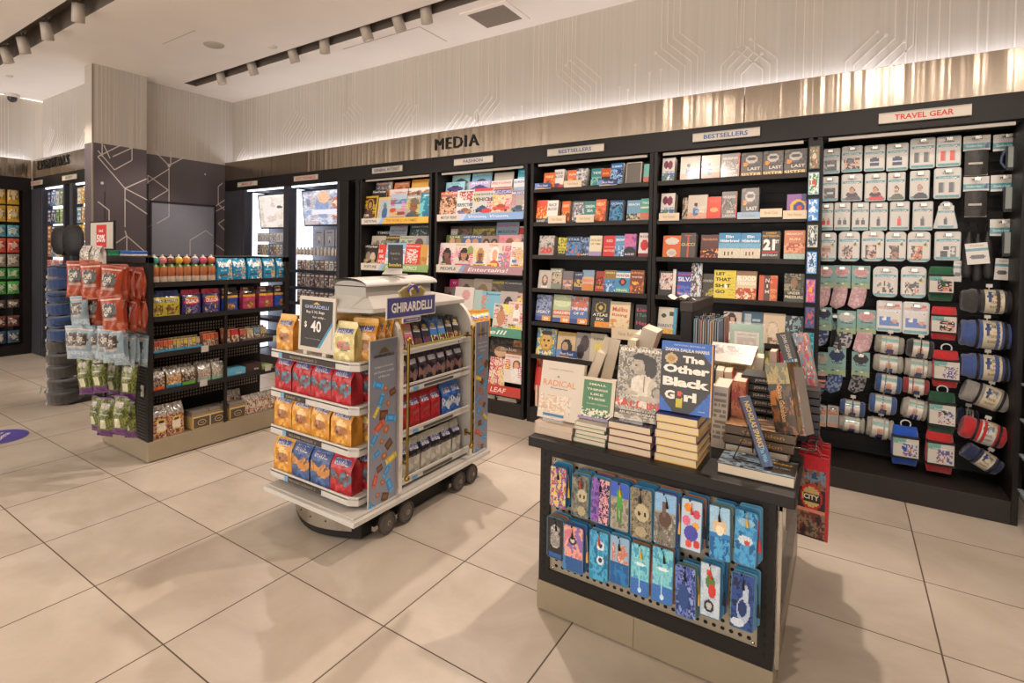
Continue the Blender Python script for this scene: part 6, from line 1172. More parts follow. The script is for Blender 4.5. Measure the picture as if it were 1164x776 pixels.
hero(611, 412, 659, PZ+.056, yF+.05, .03, 'pale cream paperback titled RADICAL in orange, far left of the table', A(('r',.12,.05,.62,.09,'#2f6c94'),('n',.05,.12,.75,.42,['#d3c6b4','#cfae8c','#d8cbb8','#c9a888'],5,3),bg='#cfc2b0'),
     [('A',.42,.74,.06,.04,'#5a4a44'),('RADICAL',.46,.62,.78,.105,'#d8802c',.0),('Enterprise',.46,.53,.4,.035,'#6a5c54'),('TUNDE  OYENEYIN',.46,.86,.6,.025,'#a89a8c')], spine='#b8ac9c', lean=.22)
easel(-.99, yF+.05, PZ+.056, 'clear plastic lip stand under the RADICAL book')
hero(657, 429, 697, PZ+.086, yF+.05, .022, 'green book titled SMALL THINGS LIKE THESE', A(('r',.1,.12,.9,.93,'#3c7448'),('n',.1,.06,.9,.28,['#d8ccb4','#3c7448','#e0d4bc','#24482c'],6,6),('r',.0,.0,1,.06,'#8a7a9c'),bg='#d0c2a8'),
     [('SMALL',.5,.84,.5,.05,'#e0d8bc',.02),('THINGS',.5,.72,.6,.05,'#e0d8bc',.02),('LIKE',.5,.61,.36,.05,'#e0d8bc',.02),('THESE',.5,.5,.5,.05,'#e0d8bc',.02),('CLAIRE KEEGAN',.52,.38,.6,.03,'#b8c8a8',.01)], spine='#c8bca4', lean=.2)
bj = [('n',0,0,1,1,['#9c9484','#7a7266','#b8b0a0','#6a6458'],11,8),('e',.56,.78,.23,.11,'#2c2622'),('e',.66,.7,.14,.12,'#332c28'),('e',.44,.86,.14,.05,'#2c2622'),('e',.42,.73,.13,.1,'#b0a490'),('e',.3,.71,.05,.02,'#b0a490'),('e',.37,.745,.03,.01,'#2c2622'),('e',.5,.62,.08,.08,'#a2967f'),('e',.55,.42,.25,.2,'#d6ccb8'),('e',.42,.5,.13,.1,'#dcd2c0'),('e',.74,.42,.1,.16,'#c4b9a3'),('e',.56,.5,.02,.1,'#8c8270'),('e',.3,.36,.16,.03,'#b6aa94'),('e',.62,.3,.3,.035,'#b6aa94'),('e',.84,.4,.12,.09,'#6a6458'),('e',.84,.4,.09,.065,'#a49a88'),('r',.5,.3,.95,.34,'#b8ac98'),('r',0,.17,.22,.27,'#c8584a'),('n',0,.17,1,.27,['#c8584a',None,'#e0d4c0',None],8,9),('r',0,.07,1,.12,'#4c4238'),('n',0,0,1,.07,['#8c8474','#c8bca8'],8,4)]
hero(699, 395, 755, PZ+.117, yF+.05, .035, 'sepia portrait book of a woman in white with a racket', A(*bj, bg='#9c9484'), [('BILLIE JEAN KING',.5,.94,.94,.055,'#f0e6d0',.03),('ALL IN',.5,.22,.8,.09,'#c8402f',.02),('AN AUTOBIOGRAPHY',.5,.095,.8,.035,'#e8dcc4',.02)], spine='#6a6458', lean=.2, nx=40, ny=56)
easel(-.66, yF+.05, PZ+.117, 'clear plastic lip stand under the sepia portrait book')
ob = [('t',1,1.2,.27,'#2a63b8'),('t',-.85,-1,-1.55,'#2a63b8'),('t',-.875,1,-.525,'#2a63b8'),('r',0,.87,1,1,'#2a63b8'),('r',.98,0,1,1,'#d8a24a'),('e',.2,.755,.12,.078,'#c8a870'),('e',.2,.755,.07,.045,'#a8844c'),('r',.32,.08,.46,.17,'#c8b82c'),('e',.39,.17,.07,.05,'#c8b82c'),('e',.39,.235,.05,.04,'#3a2a20'),('e',.39,.27,.05,.035,'#d84a2c')]
OB = hero(750, 389, 809, PZ+.181, yF+.045, .034, 'blue and black hardback titled The Other Black Girl', A(*ob, bg='#302c2a'),
     [('ZAKIYA DALILA HARRIS',.5,.885,.86,.045,'#e8e0d0',.02),('NATIONAL BESTSELLER',.55,.955,.6,.02,'#b8c8e8',.01),('The',.64,.76,.42,.1,'#efe6d6',.05),('Other',.5,.615,.9,.12,'#efe6d6',.05),('Black',.5,.43,.9,.13,'#efe6d6',.05),('G',.2,.24,.2,.125,'#efe6d6',.05),('rl',.6,.235,.24,.13,'#efe6d6',.05),('a novel',.82,.06,.12,.015,'#c8d4f0')], spine='#2a3c7c', pages='#d9a850', lean=.1, nx=40, ny=56, edge='#2a5cb0')
# clear/wire easels
# ---- leaning and standing books behind, page edges up
def solid(w, d, h, loc, rot, label, cover, pages='#d6cab4', group=None, spine_c=None, spine_art=None, texts=(), side_art=None, nx=10, ny=40, side_texts=()):
    """upright book: spine on -y (width w), boards on +-x (depth d), page tops on +z"""
    t = thing('book', label, 'book', loc, rot, group=group); c = .0025
    m = MB().box(-w/2, 0, 0, -w/2+c, d, h, cover).box(w/2-c, 0, 0, w/2, d, h, cover)
    if spine_c or spine_art: m.box(-w/2, -.002, 0, w/2, 0, h, spine_c or cover)
    if spine_art: m.art(-w/2, 0, w, h, -.0026, spine_art, nx, ny)
    for s in texts: m.text(s[0], s[1]*w, s[2]*h, s[3]*h, s[4]*w, -.0036, s[5], .02, rot=-PI/2)
    if side_art: m.M = Matrix.Translation((w/2, 0, 0)) @ Matrix.Rotation(PI/2, 4, 'Z'); m.art(0, 0, d, h, -.0006, side_art, 18, 26)
    for s in side_texts: m.text(s[0], s[1]*d, s[2]*h, s[3]*d, s[4]*h, -.0016, s[5], .02)
    m.M = Matrix(); m.build('cover', GLOSS, t)
    MB().box(-w/2+c, .001 if (spine_c or spine_art) else .003, .003, w/2-c, d-.003, h-.003, pages).build('page_block', PAPER, t); return t
GB2 = 'books standing behind the front row'
def standing(px, py_top, y, w, d, h, tilt, yaw, label, cover, **k):
    p = at(px, py_top, y=y); z0 = p.z-h*math.cos(tilt)
    z0 = max(z0, PZ+.001); return solid(w, d, h, (p.x-math.sin(tilt)*h*1.0, y, z0), (0, tilt, yaw), label, cover, group=GB2, **k)
# supports: low piles behind the front row
for k in range(5): flat_book(.2, .26, .03, '#c8c0b0', '#d2c6b0', (-1.0+.004*k, 2.52, PZ+k*.0305), 'book in the hidden pile behind RADICAL, %s' % ['lowest', 'second', 'third', 'fourth', 'topmost'][k], GB2)
for k in range(6): flat_book(.2, .26, .03, '#b8ac98', '#d2c6b0', (-.76+.004*k, 2.52, PZ+k*.0305), 'book in the pile behind the tennis portrait, %s' % ['lowest', 'second', 'third', 'fourth', 'fifth', 'topmost'][k], GB2, edge='#c8503c')
zA = PZ+.153; zB = PZ+.184
solid(.045, .15, .17, (-.965, 2.57, zA), (-.1, .32, .2), 'open topped pale book leaning just behind RADICAL', '#c4b8a4', group=GB2)
solid(.05, .13, .23, (-.90, 2.6, zA), (-.1, .22, .5), 'thick pale book with dark photo side behind the front row', '#c8bca8', group=GB2, side_art=A(('n',0,0,1,1,['#5a4a48','#8a6a64','#3c3438','#7a6c6a'],4,3),bg='#5a4a48'))
solid(.036, .13, .23, (-.80, 2.62, zA), (0, .08, .1), 'slim cream book standing with rounded page top', '#cfc09c', group=GB2, spine_c='#c9b994')
solid(.07, .17, .29, (-.80, 2.66, zA), (0, .3, .1), 'tall pale grey book leaning right behind the portrait', '#c2b6a4', group=GB2, spine_c='#bdb09c')
solid(.03, .17, .25, (-.84, 2.72, zA), (0, .2, .1), 'pale board backed book behind the tall leaning one', '#cabfae', group=GB2, spine_c='#c6baa8')
for k in range(3): solid(.028, .15, .2-.03*k, (-.70+.05*k, 2.9, PZ+.1+.02*k), (0, .5, .1), 'small red and white paperback leaning, %s of three behind portrait' % ['left', 'middle', 'right'][k], ['#b8404a', '#c8504a', '#c8bca8'][k], group=GB2)
for k in range(6): flat_book(.17, .24, .03, '#c8463c', '#d8ccb8', (-.72, 2.84, PZ+k*.031), 'red edged book in the rear pile, %s' % ['lowest', 'second', 'third', 'fourth', 'fifth', 'topmost'][k], GB2)
# white boxy book right of the OBG pile and its red companion
solid(.055, .2, .25, (-.395, 2.5, PZ), (0, .02, .05), 'upright white book with black scribbled side, right of the blue pile', '#cfc4b4', group=GB2, spine_art=A(('l',.1,.1,.9,.9,'#8a8478',9,4),bg='#cdc2b2'), side_art=A(bg='#cfc4b4'))
solid(.05, .2, .27, (-.338, 2.56, PZ), (0, .02, .05), 'upright red and orange spined book beside the white one', '#c0583c', group=GB2, spine_art=A(('n',0,0,1,1,['#b8402c','#c8784a','#a83a30'],3,5),bg='#b8402c'), side_art=A(('n',0,0,1,1,['#b8402c','#c8784a','#d8a07c'],3,6),bg='#b8402c'))
# rows of page-up paperbacks further back
for r in range(3):
    for k in range(4):
        c = [['#c8483c', '#d8d0c0', '#a8b0b4', '#c8a05c'], ['#c8bca8', '#3c3a38', '#c8502c', '#d8ccb8'], ['#8c8a84', '#d0c4b0', '#b85a44', '#c8c0b4']][r][k]
        solid(.036, .14, .2, (-.52+.056*k+.01*r, 2.66+.19*r, PZ+.05*r+.001), (0, .1*math.sin(k*2+r), .1), 'paperback standing page edges up, %s in %s row behind the blue hardback' % (['first', 'second', 'third', 'fourth'][k], ['near', 'middle', 'far'][r]), c, group='page-up paperbacks in the middle of the table')
for r in (1, 2): L(MB()).box(-.56, 2.65+.19*r, PZ, -.28, 2.83+.19*r, PZ+.05*r, '#2a2624').build('riser', BLACK, table)
# white cover book with three printed boxes
p = at(812, 412, y=2.95)
t = thing('book', 'pile topping white book with three printed picture boxes', 'book', (-.535, 3.0, PZ+.245), (.55, 0, -.1), group=GB2)
m = MB(); m.M = T(0, 0, 0, 0, 0, 0); m.box(0, 0, 0, .2, .14, .03, '#a89e86', cols={'f': '#a09470'}); m.M = T(0, 0, .0305, -PI/2)
m.art(0, 0, .2, .14, 0, A(('r',.04,.35,.3,.85,'#8c8078'),('r',.37,.35,.63,.85,'#a89088'),('r',.7,.35,.96,.85,'#98887c'),('n',.0,.35,1,.85,[None,'#6a5a54',None,'#c8a8a0'],7,4),bg='#a8a294'), 28, 16); m.M = Matrix(); m.text('AUTHENTIC', .12, .015, .12, .012, -.001, '#3a342c', .02); m.build('cover', GLOSS, t)
for k in range(8): flat_book(.2, .16, .029, '#c8bc8c', '#d8ceb4', (-.54, 3.03, PZ+k*.0295), 'cream book in the pile under the white picture box book, %s' % ['lowest', 'second', 'third', 'fourth', 'fifth', 'sixth', 'seventh', 'topmost'][k], GB2)
# framed notice
a = at(828, 430, y=3.22); b = at(866, 430, y=3.22); w = b.x-a.x; zt = at(847, 369, y=3.22).z; hh = zt-PZ
t = thing('framed_notice', 'teal bordered notice standing in a clear acrylic frame', 'sign', ((a.x+b.x)/2, 3.22, PZ+.001), (-.06, 0, 0))
MB().box(-w/2, 0, 0, w/2, .004, hh, '#6ca488').art(-w/2, 0, w, hh, -.0008, A(('r',.13,.09,.87,.92,'#cfc8bc'),('l',.2,.45,.8,.88,'#a8a298',9,4),('l',.2,.14,.8,.42,'#b0aaa0',8,5),bg='#6ca488'), 24, 44).build('printed_sheet', PAPER, t)
MB().box(-w/2-.006, -.006, 0, w/2+.006, -.003, hh+.01, '#d8d8d4').box(-w/2-.006, -.05, 0, w/2+.006, .06, .004, '#d8d8d4').build('acrylic_frame', CLEAR, t)
# Grisham pile
for k in range(9):
    zz = PZ+k*.031
    flat_book(.2, .16, .03, '#26231f', '#8a8478', (-.345+.003*(k % 3), 2.66, zz), 'black spined hardback, %s in the rear pile with pale spine lettering' % ['lowest', 'second', 'third', 'fourth', 'fifth', 'sixth', 'seventh', 'eighth', 'topmost'][k], 'black spined hardback pile', spine='f', spd='#2a2724', spine_text='JOHN GRISHAM', stc='#ccc8bc')
for k in range(7): flat_book(.1, .2, .031, '#3a3a38', '#8c8880', (-.17, 2.8, PZ+k*.032), 'dark hardback, %s in the pile behind the leaning orange book' % ['lowest', 'second', 'third', 'fourth', 'fifth', 'sixth', 'topmost'][k], 'dark hardback pile at the table edge', spine='f', spd='#34363a')
for k in range(7): flat_book(.14, .2, .031, '#8a7c6c', '#c8bca4', (-.245, 3.02, PZ+k*.032), 'hardback in the far pile at the right table edge, %s' % ['lowest', 'second', 'third', 'fourth', 'fifth', 'sixth', 'topmost'][k], 'far right pile of hardbacks', spine='f', spd='#6c6458')
# low picture covers and lying orange hardbacks
for k in range(2):
    flat_book(.23, .17, .036, '#4a4236', '#c8bca4', (-.365+.006*k, 2.42, PZ+.052+k*.037), 'thick orange and dark spined hardback lying, %s of two' % ['lower', 'upper'][k], GP, spine='f', spd='#5c4a34', spine_text='Gabaldon', stc='#b8854a', art=A(('n',0,0,1,1,['#a07450','#b88e60','#4a3e34','#7c6a54'],3,k),bg='#a07450'))
for k in range(1): flat_book(.21, .15, .05, '#3a3a3c', '#c8bca8', (-.36, 2.42, PZ), 'dark wrapped book at the base under the orange pair', GP)
flat_book(.235, .165, .036, '#34343a', '#cfc2ac', (-.352, 2.215, PZ+.001), 'large lying hardback with dark watery cover at front right corner', GP, spine='n', art=A(('n',0,0,1,1,['#3a3c44','#8aa0ac','#2c2c34','#5a6a78'],4,9),('r',.62,.1,.98,.9,'#332c28'),bg='#34343a'), texts=[('SPARKS',.8,.72,.28,.12,'#c8a03c'),('THE WISH',.8,.45,.24,.08,'#a8a49c')])
# Nicholas Sparks, leaning back on its wire stand
b = at(869, 541, y=2.25); 
solid(.034, .15, .245, (-.2, 2.27, PZ+.04), (-.22, -.3, .25), 'navy hardback with yellow spine lettering leaning on a wire stand', '#28345c', spine_art=A(('n',0,0,1,.3,['#28345c','#2c4c7c'],4,3),bg='#2b3358'), texts=[('NICHOLAS SPARKS',.0,.6,.66,.5,'#c8a848'),('The Wish',.0,.17,.2,.4,'#6cb0c8')], side_art=A(('n',0,0,1,1,['#23405c','#2c7080','#1c2c44'],3,4),('r',.2,.7,.8,.9,'#b89a48'),bg='#23405c'), side_texts=[('WISH',.5,.8,.5,.12,'#e0c060')])
t = thing('wire_book_stand', 'black wire stand behind the leaning navy hardback', 'book stand', (-.26, 2.33, PZ+.038))
MB().tube([(-.05, -.05, .003), (0, .02, .14), (.05, -.05, .003)], .0022, '#161616', 5).tube([(-.05, -.05, .003), (.05, -.05, .003)], .0022, '#161616', 5).tube([(0, .02, .14), (0, .06, .003)], .0022, '#161616', 5).build('wire_frame', BLACK, t)
# big orange Gabaldon standing
solid(.075, .13, .26, (-.155, 2.42, PZ+.126), (-.1, -.2, -.2), 'thick hardback with orange and dark spine leaning in the corner', '#6c5236', pages='#d8ccb8', spine_art=A(('n',0,0,1,.45,['#2a2620','#4a3620','#8a5428'],4,3),('n',0,.4,1,.7,['#b8702c','#3a342a','#6a4c30'],3,4),('n',0,.7,1,1,['#a89468','#7a765c','#b09a60'],3,5),bg='#8a6c48'), texts=[('Diana Gabaldon',-.0,.42,.5,.22,'#d8a868')], side_art=A(('n',0,0,1,1,['#9c6c3c','#6c5a40','#a88850'],3,6),bg='#8c6c44'), nx=24, ny=80)
solid(.02, .13, .25, (-.108, 2.46, PZ+.12), (-.16, -.2, -.12), 'grey and red patterned book leaning at the table edge', '#b0a89c', spine_art=A(('n',0,0,1,1,['#b8b0a4','#8a8880','#a85a50','#d0c8bc'],4,7),bg='#b0a89c'))
# Grisham leaning top
b = at(905, 425, y=2.75)
solid(.05, .1, .24, (-.145, 2.84, PZ+.22), (-.2, -.3, 0), 'dark hardback with blue glow spine leaning atop the black pile', '#2c2a28', spine_art=A(('r',0,0,1,.42,'#2a2c30'),('n',0,.3,1,.5,['#5a9cc8','#2a4a68','#a8d0e0'],4,3),bg='#332e2a'), texts=[('JOHN GRISHAM',.0,.74,.44,.4,'#c8c0b0'),('SOOLEY',.0,.2,.3,.5,'#b8b4ac')])
solid(.045, .1, .25, (-.1, 2.9, PZ+.2), (-.2, -.2, 0), 'colourful patterned spine book leaning at the right edge of the table', '#b8b0a4', spine_art=A(('n',0,0,1,1,['#b8c0bc','#d88a4c','#6c9cb0','#c8484a','#e0d8c8'],6,8),bg='#b8b0a4'))
for k in range(3): solid(.03, .12, .2, (-.27+.045*k, 3.27, PZ+.1), (0, -.05, 0), 'bright paperback at the far end of the table, %s' % ['red one', 'dark red one', 'green one'][k], ['#c8786c', '#a83440', '#9ca468'][k], group='bright paperbacks at the far table end', spine_c=['#c8b0a4', '#a83440', '#9ca468'][k])
L(MB()).box(-.3, 3.26, PZ, -.15, 3.4, PZ+.1, '#2a2624').build('riser', BLACK, table)
# ---- partition with hanging notebooks
PXA = -.72
t = part_ = thing('display_partition', 'tall narrow dark partition standing behind the book table', 'display', (PXA, 3.42, 0))
MB().box(-.03, .0, 0, .03, .62, 1.25, '#1e1b1a').box(-.034, -.004, 1.2, .034, .62, 1.255, '#3a3532').build('panel', BLACK, t, bevel=.003)
for g in range(2):
  for k in range(11):
    R = random.Random(k+g*20); c = ['#3a8a98','#5a6c78','#2a3c50','#8a3c34','#7c8890','#33303a','#4a78a8','#a87434','#6c7478','#24303c','#4a6a88'][(k+g*4) % 11]
    MB().box(0, 0, 0, .009, .13, .2, c).box(.002, -.001, .002, .007, .128, .198, mixc(c, '#c8c0b0', .5)).tube([(.0045, .03, .2), (.0045, .03, .215)], .0015, '#b8b8b8', 4).build('notebook', GLOSS, loc=(PXA+.034+.0122*k, 3.44+.22*g+.01*R.random(), .95+.012*R.random()), rot=(.04*(R.random()-.5), 0, .05*(R.random()-.5)), label='slim notebook on the %s hook of partition, %s from the panel' % (['near', 'far'][g], ['first','second','third','fourth','fifth','sixth','seventh','eighth','ninth','tenth','eleventh'][k]), category='notebook', group='notebooks hanging on the partition')
for k in range(2): MB().tube([(.03, .06+.22*k, 1.165), (.13, .06+.22*k, 1.165), (.17, .05+.22*k, 1.185)], .003, '#1c1c1c', 5).build('hook', CHROME, part_)
m = MB(); m.grid(lambda u, v: (-.04+.1*u, .12*v, .012*math.sin(u*5)+.012*math.sin(v*7)), 5, 5, lambda u, v: '#b8b0a4'); m.build('crumpled_sheet', PAPER, loc=(PXA-.0, 3.5, 1.27), rot=(0, 0, 1.1), label='crumpled pale sheet lying on top of the dark partition', category='paper')
# ---- red souvenir bags hanging on the right flank
for k in range(5):
    y = 2.62+.055*k; dx = .0
    t = thing('souvenir_tote', 'red souvenir bag with city picture hanging on table side, %s' % ['front one', 'second', 'third', 'fourth', 'rear one'][k], 'bag', (-.128, y, .43), (.05*math.sin(k*2), .0, -.14+.04*k), group='red souvenir bags on the table side')
    art = A(('r',0,.84,1,1,'#b81c28'),('n',.0,.6,.9,.84,['#2c4c6c','#6a849c','#8a5c3c','#1c3048'],6,3),('e',.45,.5,.36,.16,'#c0282c'),('e',.45,.5,.3,.125,'#c8b06c'),('r',.18,.44,.74,.54,'#2c2020'),('n',0,.02,.9,.34,['#2a2426','#6c3430','#8a7058','#34403a'],6,5),('r',0,.32,.9,.35,'#d88a6c'),('r',.88,0,1,.9,'#c02a2c'),bg='#2c2224')
    m = MB().box(0, 0, 0, .1, .012, .32, '#961a22'); m.art(0, 0, .1, .32, -.0008, art, 20, 48); m.M = T(0, 0, 0); m.text('CITY', .045, .16, .05, .02, -.0018, '#e8dcc0', .03); m.build('bag_panel', GLOSS, t)
    MB().tube([(.02, .006, .32), (.03, .006, .345), (.06, .006, .345), (.07, .006, .32)], .0035, '#8c1c24', 5).build('handle', KNIT, t)
L(MB()).tube([(PX1, 2.6, .775-.0), (PX1+.09, 2.6, .775), (PX1+.09, 2.9, .775), (PX1, 2.9, .775)], .004, '#8c8880', 6).build('hanging_rail', CHROME, table)
# ================================================================= BAGS (shared shapes)
def surf_text(m, f, s, u, v, w, col, asp_k=1., bold=.02, out=1.01):
    vs, fs, asp = text_mesh(s, bold); h = w/asp*asp_k
    b = len(m.v); P = []
    for q in vs:
        p = Vector(f(u+(q[0]-.5)*w, v+(q[1]-.5)*h)); P.append((p.x, p.y-.0015, p.z))
    m.put(P, fs, col)
def gusset(w, h, d, art, texts=(), seed=0, side=None, top=.9, nx=12, ny=18, mat=None, parent=None, name='bag_body', crimp=True):
    """standing foil bag: flat bottom, folded crimped top; front towards -y, centred on x,y"""
    m = MB(); sc = side or art(.05, .3)
    def prof(v): return 1. if v < .62 else max(.06, 1-((v-.62)/(top-.62))**1.3*.94) if v < top else .06
    def wd(v): return 1-.03*math.sin(PI*v)-(.05 if v > .9 else 0)*(v-.9)*10
    cr = lambda u, v: .009*(mnoise.noise(Vector((u*5, v*6, seed)))) + .003*mnoise.noise(Vector((u*13, v*13, seed+5)))
    F = lambda u, v: ((u-.5)*w*wd(v), -d/2*prof(v)-cr(u, v)*(4*u*(1-u)+.15)-.006*math.sin(PI*u)*(v < .8), v*h)
    B = lambda u, v: ((.5-u)*w*wd(v), d/2*prof(v)+.004*math.sin(PI*u), v*h)
    m.grid(F, nx, ny, art); m.grid(B, 4, 8, lambda u, v: sc)
    for s in (1, -1):
        def G(u, v, s=s):
            y = -d/2*prof(v)+d*prof(v)*u; fold = .02*math.sin(PI*u)*min(1, max(0, (v-.15)*2)) if v < .9 else 0
            return (s*(w/2*wd(v)-fold), y, v*h)
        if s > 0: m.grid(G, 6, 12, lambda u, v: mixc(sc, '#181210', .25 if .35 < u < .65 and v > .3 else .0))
        else: m.grid(lambda u, v: G(1-u, v), 6, 12, lambda u, v: sc)
    m.box(-w/2, -d/2, 0, w/2, d/2, .003, sc)
    for t in texts: surf_text(m, F, *t)
    return m.build(name, mat or FOIL, parent)
def pillow(w, h, d, art, texts=(), seed=0, nx=12, ny=18, parent=None, back=None, name='bag_body', mat=None):
    m = MB(); bk_ = back or art(.05, .5)
    def f(sg):
        def g(u, v):
            c = min(v, 1-v); e = max(0, math.sin(PI*u))**.55*max(0, math.sin(PI*min(1, max(0, (v-.05)/.9))))**.45
            cr = .012*mnoise.noise(Vector((u*4, v*5, seed)))*e; zz = (.004 if int(u*nx+.5) % 2 else 0) if c < .01 else 0
            return ((u-.5)*w*(1-.07*math.sin(PI*v)), -sg*(d/2*e+cr), v*h+zz)
        return g
    m.grid(f(1), nx, ny, art); m.grid(lambda u, v: f(-1)(1-u, v), 6, 8, lambda u, v: bk_)
    for t in texts: surf_text(m, f(1), *t)
    return m.build(name, mat or FOIL, parent)
def copy_at(root, loc, rot, label, group=None): return dup(root, label, loc, rot, group)
# ================================================================= CHOCOLATE CART
WH = '#c5c1b9'
CA, CB = -2.60, -1.95        # body sides in x
cart = t = thing('chocolate_cart', 'white trolley shaped chocolate display cart with canopy, posters and four wheels per side', 'display cart', (-2.27, 2.6, 0))
def K_(m): m.M = T(2.27, -2.6, 0); return m
m = K_(MB()); out = [(-2.60, 1.93), (-1.89, 1.93), (-1.89, 3.22), (-2.60, 3.22)]
m.box(-2.60, 1.93, .165, -1.89, 3.24, .19, WH).box(-2.585, 1.95, .19, -1.91, 3.22, .20, '#b4b0a8'); m.build('deck', WHITE, t, bevel=.003)
arc = [(-2.52+.52*i/12, 2.10-.1*math.sin(PI*i/12)) for i in range(13)]
m = K_(MB()); m.M = m.M @ T(0, 0, .012); m.prism(arc+[(-2.0, 3.12), (-2.52, 3.12)], .15, '#1d1a18', axis='z'); m.build('base', BLACK, t)
m = K_(MB()); n = 12; 
m.grid(lambda u, v: (-2.5+.46*u, 2.088-.1*math.sin(PI*(.04+.9*u)), .05+v*.085), 14, 2, lambda u, v: '#b9b2a6'); m.build('bumper_plate', STEEL, t)
m = K_(MB())
for i in range(5): u = .06+.22*i; m.lathe([(0, -.003), (.006, -.002), (.007, 0)], '#6a5a4a', 8, axis='y', cap=False) if False else m.box(-2.5+.46*u-.004, 2.084-.1*math.sin(PI*(.04+.9*u)), .088, -2.5+.46*u+.004, 2.09-.1*math.sin(PI*(.04+.9*u)), .096, '#5a4a3c')
m.build('rivet', BLACK, t)
for s, X in ((1, -1.945), (-1, -2.565)):
    for (a, b) in ((2.24, 2.40), (2.93, 3.08)):
        for y in (a, b):
            m = K_(MB()); m.M = m.M @ T(X, y, .064); m.lathe([(.0, -.018), (.05, -.018), (.062, -.01), (.062, .01), (.056, .018), (.05, .019), (.046, .012), (.03, .014), (.014, .02), (0, .02)], '#4a443e', 22, axis='x', cols=['#4a443e', '#4a443e', '#39342f', '#4a443e', '#5a534b', '#2f2a26', '#5a534b', '#5a534b', '#8c8478']); w_ = m.build('wheel', RUBB, t); K_(MB()).box(X+s*.018-.004, y-.006, .058, X+s*.018+.006, y+.006, .07, '#9c948a').build('hub_bolt', CHROME, w_)
        K_(MB()).box(X-.02, a-.1, .05, X+.0, b, .075, '#b8b0a4').build('axle_bracket', STEEL, t)
# end boards with rounded tops
for y in (2.32, 3.04):
    pts = [(-2.60, .2), (CB+.02, .2), (CB+.02, 1.0)]+[(CB+.02-.16*(1-math.cos(a)), 1.0+.2*math.sin(a)) for a in [PI/2*k/8 for k in range(1, 9)]]
    pts += [(-2.44, 1.2)]+[(-2.44-.16*math.sin(a), 1.0+.2*math.cos(a)) for a in [PI/2*k/8 for k in range(1, 9)]]
    m = MB(); m.M = T(2.27, y-2.6, 0); m.prism(pts, .03, WH, sidecol='#d4cdc0'); m.build('arched_end_board', WHITE, t, bevel=.002)
K_(MB()).box(-2.30, 2.34, .2, -2.28, 3.05, 1.15, '#b8b1a4').build('centre_board', WHITE, t)
# tiers at both ends
TZ = [.95, .725, .513, .26]
for e, (ya, yb) in enumerate(((2.0, 2.33), (3.06, 3.30))):
    for k, z in enumerate(TZ):
        m = K_(MB())
        if e == 0:
            out = [(-2.63, ya), (-2.0, ya), (-1.955, ya+.03), (-1.955, yb), (-2.63, yb)]
        else: out = [(-2.60, ya), (-1.955, ya), (-1.955, yb-.03), (-2.0, yb), (-2.60, yb)]
        m2 = MB(); m2.M = T(2.27, -2.6, z-.012); m2.prism(out, .012, WH, axis='z'); m2.M = T(2.27, -2.6, z-.04); q_ = [0, 1, 2] if e == 0 else [1, 2, 3, 4]
        for a_, b_ in zip(q_, q_[1:]+([3] if e == 0 else [])):
            (xa, yA), (xb, yB) = out[a_], out[b_]; dx_, dy_ = xb-xa, yB-yA; L_ = math.hypot(dx_, dy_); nx_, ny_ = -dy_/L_*.01, dx_/L_*.01
            m2.prism([(xa, yA), (xb, yB), (xb+nx_, yB+ny_), (xa+nx_, yA+ny_)], .048, WH, axis='z')
        m2.M = T(2.27, -2.6, 0); ts = m2.build('tier_shelf', WHITE, t, bevel=.003)
        if e == 0:
            m = K_(MB()); m.box(-2.56+.02*k, ya-.003, z-.036, -2.53+.02*k, ya, z-.006, '#6fa0c0').box(-2.53+.02*k, ya-.003, z-.036, [-2.1, -2.33, -2.2, -2.2][k], ya, z-.006, '#3a3230')
            m.text('MILK & DARK CHOCOLATE   2/', -2.35, z-.02, .22, .012, ya-.004, '#a8987c', .01) if k != 1 else m.text('DARK  2/', -2.43, z-.02, .12, .012, ya-.004, '#a8987c', .01); m.build('price_strip', PAPER, ts)
# side shelves facing the aisle
for k, (za, zb) in enumerate(((.98, .95), (.785, .735), (.53, .49), (.262, .222))):
    zs = [.955, .735, .495, .225][k]
    K_(MB()).box(-2.28, 2.35, zs-.012, -1.955, 3.04, zs, '#b9b5ad').box(-1.957, 2.35, zb, -1.94, 3.04, zb+.025, WH).box(-1.945, 2.35, za-.012, -1.935, 3.04, za, WH).box(-1.9395, 2.55 if k else 2.9, zb+.004, -1.939, 2.85 if k else 2.91, zb+.02, '#4a4844').box(-1.9395, 2.45 if k else 2.9, zb+.002, -1.9385, 2.50 if k else 2.9, zb+.022, '#5f9ac0').build('side_shelf', WHITE, t)
# posters
def candy(m, x, z, a, s, kind):
    c = [('#2f86c4', '#5aa8dc'), ('#c8ac34', '#e0cc60'), ('#b84a34', '#cc6a50'), ('#5c3a26', '#7c5438'), ('#a8643c', '#c88a5c')][kind]; ca, sa = math.cos(a), math.sin(a)
    R_ = lambda pts, y: [(x+px*ca-pz*sa, y, z+px*sa+pz*ca) for px, pz in pts]
    if kind == 4: m.poly(R_([(s*.4*math.cos(t*PI/4), s*.34*math.sin(t*PI/4)) for t in range(8)], -.0016), c[0]).poly(R_([(s*.2*math.cos(t*PI/3), s*.16*math.sin(t*PI/3)+s*.05) for t in range(6)], -.0022), c[1]); return
    w, h = s, s*(.6 if kind != 3 else .8)
    m.poly(R_([(-w/2, -h/2), (w/2, -h/2), (w/2, h/2), (-w/2, h/2)], -.0016), c[0]).poly(R_([(-w*.36, -h*.22), (w*.36, -h*.22), (w*.36, h*.28), (-w*.36, h*.28)], -.0022), c[1])
    if kind != 3:
        for q in (-1, 1): m.poly(R_([(q*w*.5, -h*.3), (q*w*.72, -h*.55), (q*w*.72, h*.55), (q*w*.5, h*.3)][::q], -.0018), c[1])
